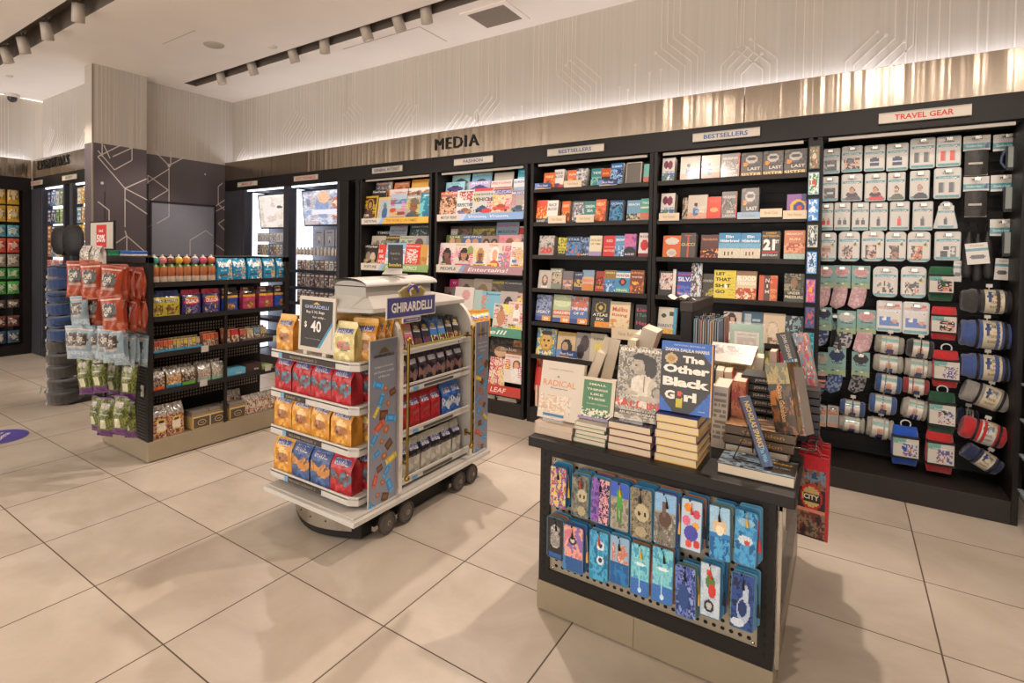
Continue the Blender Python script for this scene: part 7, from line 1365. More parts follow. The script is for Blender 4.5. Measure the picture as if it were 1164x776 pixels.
for y0_, y1_, nm in ((2.07, 2.29, 1), (3.085, 3.25, 2)):
    m = MB(); m.M = Matrix.Translation((-1.925+2.27, y0_-2.6, .165)) @ Matrix.Rotation(PI/2, 4, 'Z'); w = y1_-y0_; h = .90
    m.box(0, 0, 0, w, .006, h, '#c4beb2'); m.art(.004, .004, w-.006, h-.008, -.0006, lambda u, v: mixc('#898c9a', '#74767f', round(v*12)/12), 1, 60)
    m.text('GHIRARDELLI', w*.5, h*.905, w*.72, .015, -.002, '#3a342c', .03).poly([(w*.3, -.0014, h*.92), (w*.7, -.0014, h*.92), (w*.6, -.0014, h*.945), (w*.5, -.0014, h*.955), (w*.4, -.0014, h*.945)], '#6a5a3c')
    m.text('Indulge in Chocolate', w*.5, h*.84, w*.66, .013, -.002, '#d8d4cc').text('and discover a world', w*.5, h*.812, w*.7, .013, -.002, '#d8d4cc').text('of flavors', w*.5, h*.784, w*.4, .013, -.002, '#d8d4cc')
    R = random.Random(nm*3)
    for k in range(24):
        z = .03+.66*(k/24)*h/.9; x = w*(.16+.68*((k*.618) % 1)); candy(m, x, z, R.uniform(-1.2, 1.2), w*R.uniform(.18, .3), [0, 3, 4, 0, 4, 2, 0, 3, 1, 4][k % 10])
    m.build('side_poster', GLOSS, t)
for y in (2.335, 2.985):
    m = K_(MB()); m.tube([(-1.885, y, .3), (-1.885, y, 1.03)], .0085, '#9a7c3c', 10); m.lathe([(0, 0)], '#9a7c3c', 4, cap=False) if False else None
    pole = m.build('brass_pole', BRASS, t)
    for z in (.285, 1.045): q = K_(MB()); q.M = q.M @ T(-1.885, y, z); q.lathe([(.001, -.017), (.011, -.013), (.017, 0), (.011, .013), (.001, .017)], '#a8873c', 12, cap=False).build('pole_knob', BRASS, pole)
    for z in (.36, .99): K_(MB()).tube([(-1.885, y, z), (-1.94, y+.02, z)], .006, '#9a7c3c', 8).box(-1.945, y+.008, z-.02, -1.938, y+.032, z+.02, '#8c7038').build('pole_bracket', BRASS, pole)
# canopy
oc = [(-2.24, 2.05), (-2.05, 2.05), (-1.93, 2.1), (-1.93, 2.95), (-2.05, 3.08), (-2.24, 3.08), (-2.36, 2.95), (-2.36, 2.1)]
m = MB(); m.M = T(2.27, -2.6, 1.202); m.prism(oc, .024, '#b4b0a8', axis='z'); m.build('canopy', WHITE, t, bevel=.004)
m = MB(); oc2 = [(-2.22, 2.02), (-2.0, 2.02), (-1.95, 2.08), (-1.95, 2.76), (-2.0, 2.86), (-2.22, 2.86), (-2.27, 2.76), (-2.27, 2.08)]
ib = [(-2.2, 2.1), (-2.0, 2.1), (-1.985, 2.12), (-1.985, 2.64), (-2.0, 2.66), (-2.2, 2.66), (-2.215, 2.64), (-2.215, 2.12)]
m.M = T(2.27, -2.6, 0); m.put([(a, b, 1.226) for a, b in oc]+[(a, b, 1.288) for a, b in ib], [(k, (k+1) % 8, 8+(k+1) % 8, 8+k) for k in range(8)], '#b9b5ad'); m.build('canopy_slope', WHITE, t, bevel=.003)
m = K_(MB()); m.box(-2.215, 2.1, 1.28, -1.985, 2.66, 1.34, '#a19e97')
q = [(-2.215+.115-.115*math.cos(PI*k/10), 1.34+.026*math.sin(PI*k/10)) for k in range(11)]
m.M = T(2.27, 2.1-2.6, 0); m.prism([(-2.215, 1.335), (-1.985, 1.335)]+q[::-1], .56, '#a19e97'); m.build('roof_box', WHITE, t)
m = MB(); m.M = T(2.27, 2.08-2.6, 0); R_ = lambda u, v: (-2.1-.135*math.cos(PI*u), v*.62, 1.345+.036*math.sin(PI*u)); m.grid(R_, 12, 2, lambda u, v: '#b5b1a9'); m.grid(lambda u, v: (R_(1-u, v)[0], R_(1-u, v)[1], R_(1-u, v)[2]-.006), 12, 2, lambda u, v: '#a19e97'); m.build('curved_roof', WHITE, t)
# brand sign on the canopy edge
m = MB(); m.M = Matrix.Translation((-1.835+2.27, 2.1-2.6, 1.185)) @ Matrix.Rotation(PI/2, 4, 'Z') @ Matrix.Translation((0, 0, 0))
w, h = .4, .1
m.box(-.006, 0, -.006, w+.006, .006, h+.006, '#c8c0b0').box(0, -.001, 0, w, .0, h, '#494a80').text('GHIRARDELLI', w/2, h*.5, w*.86, h*.52, -.0025, '#e0dacc', .03)
m.box(w*.3, -.001, -.036, w*.68, .005, -.008, '#c8c0b0').box(w*.32, -.002, -.032, w*.66, 0, -.012, '#494a80').text('CHOCOLATE', w*.49, -.022, w*.26, .01, -.0035, '#d8d0c0', .02)
ea = [(-.11, 0), (.11, 0), (.13, .03), (.08, .055), (.05, .045), (.03, .07), (-.01, .078), (-.04, .06), (-.07, .055), (-.13, .03)]
m.M = m.M @ T(w*.5, -.001, h); m.prism([(a*.9, b) for a, b in ea], .005, '#b8aa84'); m.prism([(a*.8, b*.85+.002) for a, b in ea], -.001, '#8c7c4c')
for k in range(7): m.tube([(.045*math.cos(PI*(.9-k*.13))-.0, -.004, .02+.042*math.sin(PI*(.9-k*.13))), (.045*math.cos(PI*(.9-(k+1)*.13)), -.004, .02+.042*math.sin(PI*(.9-(k+1)*.13)))], .007, '#5a4c9c', 6)
m.tube([(-.02, -.005, .01), (-.03, -.005, .035), (-.005, -.005, .045)], .006, '#d8ccb0', 6); m.build('brand_sign', GLOSS, t)
# chalk notice on the roof
p = at(446, 306, y=2.42)
t2 = thing('notice_stand', 'small black chalk style notice in a white wire holder on the cart roof', 'sign', (-2.06, 2.42, 1.392), (0, 0, .35))
MB().box(-.045, .001, .03, .045, .005, .17, '#2a2828').text('Grab & Go', 0, .12, .06, .014, -.001, '#a8a498').text('2 for', 0, .09, .04, .012, -.001, '#8c8a80').text('Bestsellers', 0, .055, .075, .018, -.001, '#c8b43c', .03).build('notice_card', PAPER, t2)
MB().box(-.06, -.05, 0, .06, -.047, .006, WH).poly([(-.06, -.05, .003), (.06, -.05, .003), (.045, .0, .035), (-.045, .0, .035)], WH).box(-.06, .0, 0, .06, .05, .003, WH).tube([(-.05, 0, .03), (-.09, .04, .002)], .003, WH, 5).build('card_holder', PLAS, t2)
# price notice on the top tier
a = at(337, 372, y=2.02); b = at(378, 372, y=2.02); w = b.x-a.x; h = .30
t2 = thing('price_notice', 'framed notice reading Buy 2 XL Bags for only $40', 'sign', ((a.x+b.x)/2, 2.03, .951), (-.04, 0, 0))
MB().box(-w/2, 0, .02, w/2, .012, .02+h, '#c9c1b2').build('frame', WHITE, t2, bevel=.003)
m_ = MB().box(-w/2+.02, -.001, .045, w/2-.02, .001, h-.0, '#363231').poly([(w*.12, -.0016, .045), (w/2-.02, -.0016, .045), (w/2-.02, -.0016, .17)], '#c9c1b2').poly([(w*.05, -.0018, .045), (w*.12, -.0018, .045), (w/2-.02, -.0018, .17), (w/2-.02, -.0018, .19)], '#3f8cb4'); ps_ = m_.build('printed_sheet', PAPER, t2)
MB().text('GHIRARDELLI', 0, .265, w*.66, .018, -.003, '#9aa8c8', .03).text('Buy 2 XL Bags', -w*.03, .235, w*.5, .018, -.003, '#d8d4cc', .02).text('for only...', w*.08, .208, w*.36, .016, -.003, '#d8d4cc', .02).text('$', -w*.29, .165, None, .036, -.003, '#e8e4dc', .02).text('40', w*.0, .16, None, .062, -.003, '#e8e4dc', .02).text('Must buy two bags', -w*.08, .09, w*.42, .007, -.003, '#b8b4ac').poly([(-.03, -.003, .278), (.03, -.003, .278), (.0, -.003, .292)], '#c8ac6c').build('lettering', PAPER, ps_)
MB().box(-w*.3, -.01, 0, -w*.2, .03, .022, '#c9c1b2').box(w*.22, -.01, 0, w*.32, .03, .022, '#c9c1b2').build('foot', WHITE, t2)
# ---- bags of chocolate
def choc(kind):
    c, c2, pic = {'gold': ('#c8872c', '#e0ac50', ['#8c5a34', '#a8744c', '#6a3c28']), 'cream': ('#c8b878', '#e0d49c', ['#8c6a3c', '#7a8c4c', '#c87a7c', '#6a4c2c']), 'red': ('#a8242c', '#b83038', ['#38302c', '#4c6c80', '#78382c', '#c8b8a8']), 'blue': ('#3c5480', '#4c6a9c', ['#a8683c', '#c88a4c', '#6a442c']),
        'dark': ('#221c24', '#2c2430', ['#4c5a8c', '#8c6a5c', '#3a2c50']), 'rouge': ('#962028', '#a8282c', ['#8c2028', '#c04038']), 'azure': ('#2c549c', '#3c6ab4', ['#3a2c28', '#c0ccd8', '#4c3a34']), 'silver': ('#a09c90', '#b8b4a8', ['#8c887c', '#c8c0b0'])}[kind]
    def f(u, v):
        n = vnoise(u, v, 5, 3)
        if .72 < v < .82 and .12 < u < .88: return '#4c5c94' if kind != 'dark' else '#b8b0bc'
        if v >= .84: return c2
        if ((u-.5)/.13)**2+((v-.82)/.035)**2 < 1: return '#b8a468'
        if kind in ('gold', 'cream') and ((u-.5)/.34)**2+((v-.38)/.14)**2 < 1: return pic[int(vnoise(u, v, 9, 4)*2.99*len(pic)/3) % len(pic)]
        if kind == 'gold' and ((u-.5)/.22)**2+((v-.56)/.12)**2 < 1: return '#e8c888'
        if kind == 'silver' and v > .55: return '#1f1c22'
        if kind in ('red', 'blue', 'azure', 'dark') and .28+.07*math.sin(u*7) < v < .52+.05*math.sin(u*9+1): return pic[int(vnoise(u, v, 8, 6)*len(pic)*.999)]
        return c if n < .55 else c2
    return f
proto = {}
def bag(kind, w, h, d, loc, rz, label, group, tall=None):
    k = (kind, w, h, d)
    if k not in proto:
        t = thing('chocolate_bag', label, 'chocolate bag', loc, (0, 0, rz), group=group)
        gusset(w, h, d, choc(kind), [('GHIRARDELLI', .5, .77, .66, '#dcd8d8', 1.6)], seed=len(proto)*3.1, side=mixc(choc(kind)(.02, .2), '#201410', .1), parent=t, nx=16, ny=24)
        m = MB().box(-w*.46, -.004, 0, w*.46, .004, h*.05, choc(kind)(.02, .95)); o = m.build('crimped_seal', FOIL, t); o.location = (0, 0, h*.96)
        proto[k] = t; kids_index(t); return t
    return copy_at(proto[k], loc, (0, 0, rz), label, group)
def tx(px, py, y): return at(px, py, y=y).x
G1 = 'bags of chocolate on the cart end facing the camera'
yb = 2.075
for x, kind, rz, lb in ((-2.565, 'gold', .15, 'orange foil bag left of the price notice on the cart'), (-2.46, 'gold', .3, 'orange foil bag half behind the price notice')): bag(kind, .125, .2, .075, (x, yb+(.1 if rz > .2 else 0), .951), rz, lb, G1)
bag('cream', .14, .2, .07, (-2.085, yb+.0, .951), .1, 'pale gold foil bag right of the price notice', G1)
for k in range(4): bag('gold', .15, .215, .085, (-2.035+.0*k, yb+.085+.062*k, .951), .35+.1*(k % 2), 'orange foil bag on the top tier, %s behind the pale gold bag' % ['first', 'second', 'third', 'fourth'][k], G1)
for k in range(3): bag('gold', .15, .215, .085, (-2.2-.13*k, 2.22, .951), .1, 'orange foil bag in the rear of top tier, %s from right' % ['first', 'second', 'third'][k], G1)
for row, (z, kinds, nm) in enumerate(((.726, ['red']*4, 'second tier'), (.514, ['gold']*4, 'third tier'), (.261, ['gold', 'blue', 'blue', 'red'], 'bottom tier'))):
    hh = [.205, .198, .205][row]
    for k, kd in enumerate(kinds):
        bag(kd, .154, hh, .085, (-2.55+.157*k, yb-.01, z), .04*((k*7+row) % 3-1), '%s foil bag on the %s of the cart, %s' % ({'red': 'red', 'gold': 'orange', 'blue': 'blue'}[kd], nm, nth(k)), G1)
    for k in range(2): bag(kinds[-1], .154, hh, .085, (-2.045-.0*k, yb+.095+.085*k, z), .5, '%s foil bag on the %s, %s one behind the corner bag' % ({'red': 'red', 'gold': 'orange'}[kinds[-1]], nm, ['first', 'second'][k]), G1)
for k in range(3): bag('gold', .125, .18, .075, (-1.99, 3.12+.06*k, .951), .9, 'orange foil bag on the far end of the cart, %s' % ['nearest', 'middle', 'farthest'][k], 'orange bags on the far cart end')
for z in (.726, .514, .261):
    for k in range(2): bag('dark', .1, .17, .05, (-1.985, 3.14+.08*k, z), 1.2, 'black bag on %s far tier of the cart, %s' % ({.726: 'the second', .514: 'the third', .261: 'the lowest'}[z], ['nearer', 'farther'][k]), 'black bags on the far cart end')
# aisle side: front faces +x
def sbag(kind, w, h, d, y, z, label, group, rz=0, x=-2.0): return bag(kind, w, h, d, (x, y, z), PI/2+rz, label, group)
for k in range(7): sbag('dark', .092, .2, .05, 2.395+.094*k, .736, 'black chocolate bag on the upper side shelf, %s' % nth(k), 'black bags on the cart side', .06*(k % 3-1))
for k in range(4): sbag('rouge', .104, .205, .055, 2.41+.1*k, .496, 'dark red chocolate bag on the middle side shelf, %s' % nth(k), 'red bags on the cart side', .05*(k % 2))
for k in range(2): sbag('azure', .104, .21, .055, 2.83+.1*k, .496, 'blue chocolate bag on the middle side shelf, %s' % ['left', 'right'][k], 'blue bags on the cart side')
for k in range(6): sbag('silver', .11, .215, .06, 2.40+.108*k, .226, 'silver and black chocolate bag on the lowest side shelf, %s' % nth(k), 'silver bags on the cart side', .08*(k % 3-1))
# bars leaning in an olive tray
bars = [('#c86a8c', '#8a9cc8', 'pink bar'), ('#c8748c', '#d8b8c0', 'pink bar'), ('#2c2830', '#4a4048', 'black bar'), ('#282430', '#5a3c8c', 'black and purple bar'), ('#3c74b8', '#d8d48c', 'blue bar with squares'), ('#4a84c0', '#d0c87c', 'blue bar with squares'), ('#2f2a28', '#c8a878', 'black and tan bar'), ('#2c2826', '#c0a070', 'black and tan bar')]
for k, (c1, c2, nm) in enumerate(bars):
    y = 2.37+.082*k
    for j in range(2):
        t2 = thing('chocolate_bar', '%s in the olive tray on cart, %s from the left%s' % (nm, ['first', 'second', 'third', 'fourth', 'fifth', 'sixth', 'seventh', 'eighth'][k], ', rear' if j else ''), 'chocolate bar', (-1.975-.035*j, y+.02, .958+.012*j), (-.38, .12, PI/2), group='chocolate bars in the cart tray')
        m = MB().box(-.037, 0, 0, .037, .01, .155, c1); m.art(-.037, 0, .074, .155, -.0006, A(('r',0,0,1,.42,c2),('n',.1,.08,.9,.4,['#4c2c1c','#6a4028',None],5,k),('e',.5,.82,.3,.07,'#b8a468'),('r',.1,.66,.9,.74,'#d8d4cc'),bg=c1), 10, 20).text('GHIRARDELLI', 0, .109, .05, .007, -.0016, '#3a3c5c', .02); m.build('wrapper', GLOSS, t2)
K_(MB()).box(-2.06, 2.355, .955, -2.052, 3.035, 1.0, '#8c8440').box(-2.06, 2.355, .955, -1.957, 3.035, .96, '#8c8440').box(-1.96, 2.355, .957, -1.955, 3.035, .99, '#9a9348').build('olive_tray', PAPER, cart)
bag('azure', .1, .12, .05, (-2.13, 2.45, .957), PI/2, 'blue bag in shade under the canopy beside the sign', 'blue bags on the cart side')
# ================================================================= SNACK GONDOLA
GX0, GX1, GY0, GY1, GZ = -4.62, -3.9, 1.92, 3.15, 1.46
GLZ = [1.245, 1.0, .74, .472]
gon = t = thing('snack_gondola', 'black wire-backed snack gondola on a pale steel plinth', 'gondola', ((GX0+GX1)/2, (GY0+GY1)/2, 0))
def G_(m): m.M = T(-(GX0+GX1)/2, -(GY0+GY1)/2, 0); return m
G_(MB()).box(GX0, GY0, .01, GX1, GY1, .15, '#a2967f').box(GX0+.03, GY0+.03, 0, GX1-.03, GY1-.03, .012, '#151312').build('steel_plinth', MATS['satin_steel'], t, bevel=.003)
m = G_(MB())
for x in (GX0, GX1-.04):
    for y in (GY0, GY1-.04): m.box(x, y, .15, x+.04, y+.04, GZ, '#1f1c1b')
m.box(GX0, GY0, GZ-.045, GX1, GY0+.04, GZ, '#2a2624').box(GX0, GY1-.04, GZ-.045, GX1, GY1, GZ, '#2a2624').box(GX1-.02, (GY0+GY1)/2-.012, .15, GX1, (GY0+GY1)/2+.012, GZ-.2, '#1f1c1b').build('frame', BLACK, t, bevel=.003)
m = G_(MB()).box(-4.27, GY0+.04, .15, -4.25, GY1-.04, GZ-.02, '#1a1817').build('centre_panel', BLACK, t)
m = G_(MB())
for zt in GLZ+[.3]:
    for j in range(3):
        for i in range(44): y = GY0+.06+i*.0252; z = zt-.10-.026*j; m.poly([(-4.248, y, z), (-4.248, y+.014, z), (-4.248, y+.014, z+.016), (-4.248, y, z+.016)], '#a89c8c')
m.build('perforation', PAPER, t)
m = G_(MB()); z = .17
while z < GZ-.1:
    for i in range(4): m.box(GX0+.08+.16*i, GY0+.004, z, GX0+.2+.16*i, GY0+.012, z+.007, '#45403b')
    z += .022
m.box(GX0+.04, GY0+.012, .15, GX1-.04, GY0+.02, GZ-.045, '#141212').build('slotted_end_panel', BLACK, t)
for z in GLZ: G_(MB()).box(-4.25, GY0+.042, z, GX1, GY1-.042, z+.012, '#1b1918').box(GX1-.012, GY0+.042, z-.0, GX1+.002, GY1-.042, z+.036, '#242120').build('shelf', BLACK, t)
for (y, z) in ((2.32, .76), (2.98, .76), (2.31, .50), (2.9, .52)): G_(MB()).box(GX1+.003, y, z-.02, GX1+.006, y+.07, z+.03, '#b8b4ac').text if False else G_(MB()).box(GX1+.003, y, z-.025, GX1+.006, y+.06, z+.025, '#b4b0a8').build('price_ticket', PAPER, t)
def gy(px, py=350): return at(px, py, x=GX1-.04).y
def face(o_, y, z, x=GX1-.03, rz=0): o_.location = (x, y, z); o_.rotation_euler = (0, 0, PI/2+rz)
ZT = [z+.014 for z in GLZ]+[.152]
# row 1: drink pouches shaped bottles, then blue snack boxes
cols = ['#3a9c8c', '#c87a7c', '#7c4a30', '#d8b43c', '#c8743c', '#8c7ca0', '#c8506c', '#c8603c']
for k in range(8):
    y = gy(172+9.2*k+4); t = thing('juice_bottle', 'toy topped juice bottle, %s on the gondola top shelf' % nth(k), 'bottle', (GX1-.05, y, ZT[0]), (0, 0, PI/2), group='toy topped bottles on the gondola')
    c = cols[k]; MB().lathe([(.03, 0), (.034, .01), (.034, .06), (.03, .075), (.034, .09), (.033, .13), (.02, .142), (.015, .15)], '#c88a5c', 14, cols=['#b8a894', '#b8a894', '#8e4c30', '#a4592c', '#a86438', '#4c7c38', '#4c7c38'], sq=.8).build('bottle_body', GLOSS, t)
    MB().lathe([(.012, .15), (.026, .16), (.03, .178), (.024, .197), (.006, .205)], c, 14, cols=[c, c, c, '#d8ccbc']).lathe([(.006, .205), (.009, .212), (.002, .218)], '#d0c8bc', 8).build('figure_cap', PLAS, t)
for k in range(5):
    y = gy([255, 271, 289, 305, 320][k]); w = [.135, .125, .14, .125, .125][k]
    t = thing('snack_box', 'blue snack pouch with white brush lettering, %s on the gondola top shelf' % nth(k), 'snack pouch', (GX1-.055, y, ZT[0]), (0, 0, PI/2+.05*(k % 2)), group='blue snack pouches on the gondola')
    gusset(w, .19, .05, A(('n',.6,.1,1,.95,[None,None,'#c8a878',None,'#e0cca8'],7,k),('n',0,.1,.3,.5,[None,None,None,'#c8a878'],6,k+9),('r',.1,.28,.6,.34,'#6c3c24'),bg='#1f86b0'), [('Mighties', .42, .72, .7, '#eef2f0', 1.3, .05), ('SNACK MIX', .38, .5, .4, '#cfe4ec')], seed=k, top=.97, parent=t, nx=16, ny=18)
# row 2 pouches
ROW2 = [(172,186,'yellow','#b8ac34','cookie',0),(184,204,'yellow','#b8ac34','cookie',1),(206,228,'navy','#342c64','CRUNCH',0),(230,250,'navy','#342c64','CRUNCH',1),(251,270,'bblue','#24489c','KIND',0),(275,290,'pink','#a83c5c','KIND',0),(294,310,'pink','#a83c5c','KIND',1),(311,327,'bblue','#24489c','KIND',1)]
for i, (a, b, kd, c, wd, n_) in enumerate(ROW2):
    ya, yb_ = gy(a), gy(b); w = (yb_-ya)*.98
    if kd == 'yellow': ar = A(('r',0,.78,1,1,'#2c3c74'),('n',.2,.15,.95,.5,['#5c4024',None,'#7a5a34','#5c4024'],5,i),('r',.1,.6,.9,.7,'#4a5c9c'),bg=c); lb = 'yellow cookie pouch with navy top'; tx_ = [('COOKIES', .5, .65, .6, '#e8e4c8')]
    elif kd == 'navy': ar = A(('r',0,.84,1,1,'#a83444'),('e',.5,.62,.4,.12,'#c8b84c'),('e',.5,.56,.44,.13,'#c83838'),('n',.1,.1,.9,.45,[None,'#6c6494',None,'#c8b46c'],5,i),bg=c); lb = 'navy pouch lettered CRUNCH'; tx_ = [('CRUNCH', .5, .57, .7, '#f0e8e0', 1.2, .04)]
    else: ar = A(('r',0,.66,1,1,'#2a2422'),('r',.1,.76,.5,.96,'#c8b8a4'),('r',.1,.86,.5,.92,'#c86a3c'),('r',.1,.8,.5,.84,'#5c9c6c'),('r',0,.6,1,.66,'#d0982c'),('e',.6,.25,.24,.13,'#c89c64'),('n',.3,.12,.9,.4,[None,'#8c5c34',None],5,i),bg=c); lb = '%s and black nut bar box' % ('blue' if kd == 'bblue' else 'pink'); tx_ = [('KIND', .3, .88, .3, '#3a2c28')]
    t = thing('snack_pouch', lb+', %s on the second gondola shelf' % ['left one', 'right one'][n_], 'snack pouch', (GX1-.06, (ya+yb_)/2, ZT[1]), (0, 0, PI/2+.04*(i % 3-1)), group='pouches on the second gondola shelf')
    gusset(w, .2, .05, ar, tx_, seed=i+2, top=.97, parent=t, nx=16, ny=22)
    if i in (4, 5, 6): dup_ = None
# row 3 bars in trays
def bars_tray(a, b, z, n, cs, h, lb, tray='#3f9cc0', rows=2, d=.1, grp=None):
    ya, yb_ = gy(a), gy(b)
    if tray:
        t = thing('cardboard_tray', 'open %s display tray holding %s' % ('blue' if tray == '#3f9cc0' else 'card', lb), 'tray', (GX1-.05, (ya+yb_)/2, z), group='cardboard trays on the gondola')
        w = (yb_-ya)/2; MB().box(-d, -w, 0, .03, w, .004, tray).box(.026, -w, 0, .03, w, .035, tray).box(-d, -w, 0, -d+.003, w, .05, tray).box(-d, -w, 0, .03, -w+.003, .04, tray).box(-d, w-.003, 0, .03, w, .04, tray).build('tray_body', PAPER, t)
    for k in range(n):
        for r in range(rows):
            y = ya+(yb_-ya)*(k+.5)/n; c = cs[k % len(cs)]; w = (yb_-ya)/n*.86
            m = MB().box(-w/2, 0, 0, w/2, .012, h, c); m.art(-w/2, 0, w, h, -.0006, A(('r',0,.62,1,.92,c),('n',0,.05,1,.6,['#5a4438','#c8b8a0','#6c5444',c],4,k+r),bg=mixc(c, '#302420', .35)), 6, 10); m.M = T(0, .006, 0); m.box(-w/2, -.007, h, w/2, .007, h+.004, mixc(c, '#d8d0c0', .5))
            m.build('snack_bar', GLOSS, loc=(GX1-.045-.035*r, y, z+.006+.012*r), rot=(-.18, 0, PI/2), label='%s, %s in the %s row of its tray' % (lb.rstrip('s'), ['first', 'second', 'third', 'fourth', 'fifth', 'sixth', 'seventh', 'eighth'][k], ['front', 'rear'][r]), category='snack bar', group=grp or lb)
bars_tray(171, 187, ZT[2], 3, ['#b8502c', '#a8442c'], .085, 'red brown wrapped bars')
bars_tray(187, 198, ZT[2], 2, ['#c8602c'], .085, 'orange wrapped bars')
bars_tray(198, 210, ZT[2], 3, ['#b89c5c', '#c8ac3c'], .085, 'mustard wrapped bars')
bars_tray(210, 229, ZT[2], 4, ['#c8b43c', '#b8a088'], .085, 'yellow and tan wrapped bars')
bars_tray(232, 250, ZT[2], 4, ['#c8643c', '#c85c34'], .1, 'orange topped bars', tray=None)
bars_tray(255, 273, ZT[2], 2, ['#c86c3c', '#b83838'], .11, 'large orange and red bars', tray=None)
bars_tray(274, 305, ZT[2], 4, ['#b8584c', '#b8a47c', '#6c8ca0', '#a89878'], .1, 'assorted wrapped bars', tray='#6a6058')
# row 4 clear bags of nuts with coloured bases
for k, (a, b, c, nc, nm) in enumerate([(171,187,'#c85434','#5a4030','dark nuts and an orange base'),(188,206,'#2c8cb4','#b88a4c','golden nuts and a blue base'),(206,222,'#5c9c3c','#4c3a30','dark chocolate nuts and a green base'),(224,239,'#7fb09c','#b0a090','pale nuts and mint base left of two'),(240,254,'#7fb09c','#b0a898','pale nuts and mint base right of two')]):
    ya, yb_ = gy(a), gy(b)
    for r in range(2):
        t = thing('nut_bag', 'clear bag with %s%s' % (nm, ', rear one' if r else ', front one'), 'snack bag', (GX1-.05-.06*r, (ya+yb_)/2+.01*r, ZT[3]), (0, 0, PI/2), group='clear nut bags on the gondola')
        gusset((yb_-ya)*.96, .15+.01*r, .05, A(('n',0,.25,1,.72,[nc,mixc(nc,'#d8ccb8',.4),mixc(nc,'#181210',.4),nc],9,k),('n',0,.72,1,1,['#a8a49c','#7c766c','#c8c4bc'],6,k),('r',0,0,1,.26,c),bg=nc), (), seed=k+r, top=.95, parent=t, mat=BLIS, nx=16, ny=18)
for a, b, c, lb, h in ((257,278,'#5fa8c4','low pale blue carton with two dots on the fourth gondola shelf',.07),(279,296,'#3c2a26','low dark brown carton beside the pale blue one',.085),(297,309,'#8fa848','lime green carton at the end of the fourth gondola shelf',.05)):
    ya, yb_ = gy(a), gy(b); w = yb_-ya
    t = thing('snack_carton', lb, 'carton', (GX1-.05, (ya+yb_)/2, ZT[3]), (0, 0, PI/2))
    MB().box(-w/2, -.03, 0, w/2, .1, h, c).text('bites', w*.15, h*.5, w*.3, h*.2, -.0312, '#d8d0c8', .02).build('carton_body', PAPER, t, bevel=.002)
# row 5 on the plinth
for k in range(2):
    t = thing('nut_bag', 'tall clear bag of caramel popcorn with orange label, %s of two' % ['left', 'right'][k], 'snack bag', (GX1-.07, gy([182, 199][k], 470), ZT[4]), (0, 0, PI/2+.1*k), group='popcorn bags on the gondola base')
    gusset(.135, .23, .07, A(('n',0,0,1,.66,['#8c5c3c','#b8805c','#5c3a2c','#c89878'],9,k),('n',0,.66,1,1,['#a8a298','#847e74','#bcb6ac'],6,k),('r',.26,.16,.8,.6,'#c8a848'),('r',.3,.2,.76,.46,'#d0c4b0'),('e',.53,.5,.16,.06,'#3a3028'),bg='#8c5c3c'), (), seed=k, top=.97, parent=t, mat=BLIS, nx=18, ny=24)
for k, px in enumerate((227, 246, 268)):
    t = thing('sweets_box', 'charcoal gift box with gold trim on the gondola base, %s of three' % ['left', 'middle', 'right'][k], 'gift box', (GX1-.05, gy(px, 470), ZT[4]), (0, 0, PI/2), group='charcoal gift boxes on the gondola base'); w = .145
    MB().box(-w/2, -.04, 0, w/2, .1, .09, '#c8a868').box(-w/2+.006, -.041, .006, w/2-.006, .09, .084, '#4c463e').lathe([(0, 0)], '#fff', 3, cap=False).build('box_base', PAPER, t, bevel=.002)
    m = MB(); m.M = T(0, -.0425, .045); m.poly([(.035*math.cos(a*PI/8), 0, .022*math.sin(a*PI/8)) for a in range(16)], '#c8a868').poly([(.03*math.cos(a*PI/8), -.001, .017*math.sin(a*PI/8)) for a in range(16)], '#3a342c').text('nuts', 0, 0, .03, .01, -.002, '#c8a868', .02); m.build('emblem', PAPER, t)
    MB().box(-w/2, -.03, .09, w/2, .1, .105, '#8c7c60').box(-w/2+.004, -.02, .105, w/2-.004, .09, .13, '#7c7468').build('lid', PAPER, t, bevel=.002)
for k in range(7):
    px = 268+k*7 if k < 2 else 280+(k-2)*7.5; r = k % 2
    t = thing('nut_bag', 'small clear sweets bag with orange label near the cart, %s' % nth(k), 'snack bag', (GX1-.06-(.07 if k < 2 else 0), gy(px, 470), ZT[4]+(.13 if k < 2 else 0)*0+.0), (0, 0, PI/2), group='small sweets bags on the gondola base')
    gusset(.075, .16 if k > 1 else .21, .04, A(('n',0,0,1,.7,['#a89888','#6c4c3c','#c8b8a8','#b85c3c'],8,k),('n',0,.7,1,1,['#a8a298','#847e74'],6,k),('r',.25,.2,.75,.5,'#c8bca8'),('r',.25,.2,.75,.28,'#c87a3c'),bg='#8c7868'), (), seed=k, top=.95, parent=t, mat=BLIS)
# things on the gondola top
a = at(103, 283, y=2.3); t = thing('sale_sign', 'black framed sale sign with red 50% panel on the gondola', 'sign', (-4.62+.1, 2.0, GZ+.0), (0, 0, 0))
w, h = at(131, 270, y=1.94).x-at(103, 270, y=1.94).x, at(117, 251, y=1.94).z-at(117, 284, y=1.94).z; zz = at(117, 284, y=1.94).z-GZ
MB().box(-w/2, 0, zz, w/2, .012, zz+h, '#1a1817').box(-w/2+.018, -.001, zz+.012, w/2-.018, 0, zz+h-.012, '#c4bcae').box(-.006, .002, 0, .006, .01, zz, '#23201f').build('frame', PLAS, t)
MB().box(-w*.2, -.003, zz+.02, w*.2, -.0012, zz+h-.03, '#c02f2c').text('SALE', 0, zz+h*.66, w*.18, .02, -.005, '#e8dcd4', .03).text('50%', 0, zz+h*.4, w*.34, .06, -.005, '#efe6e0', .03).build('sale_panel', PAPER, t)
t.location.x = at(117, 270, y=1.95).x; t.location.y = 1.94
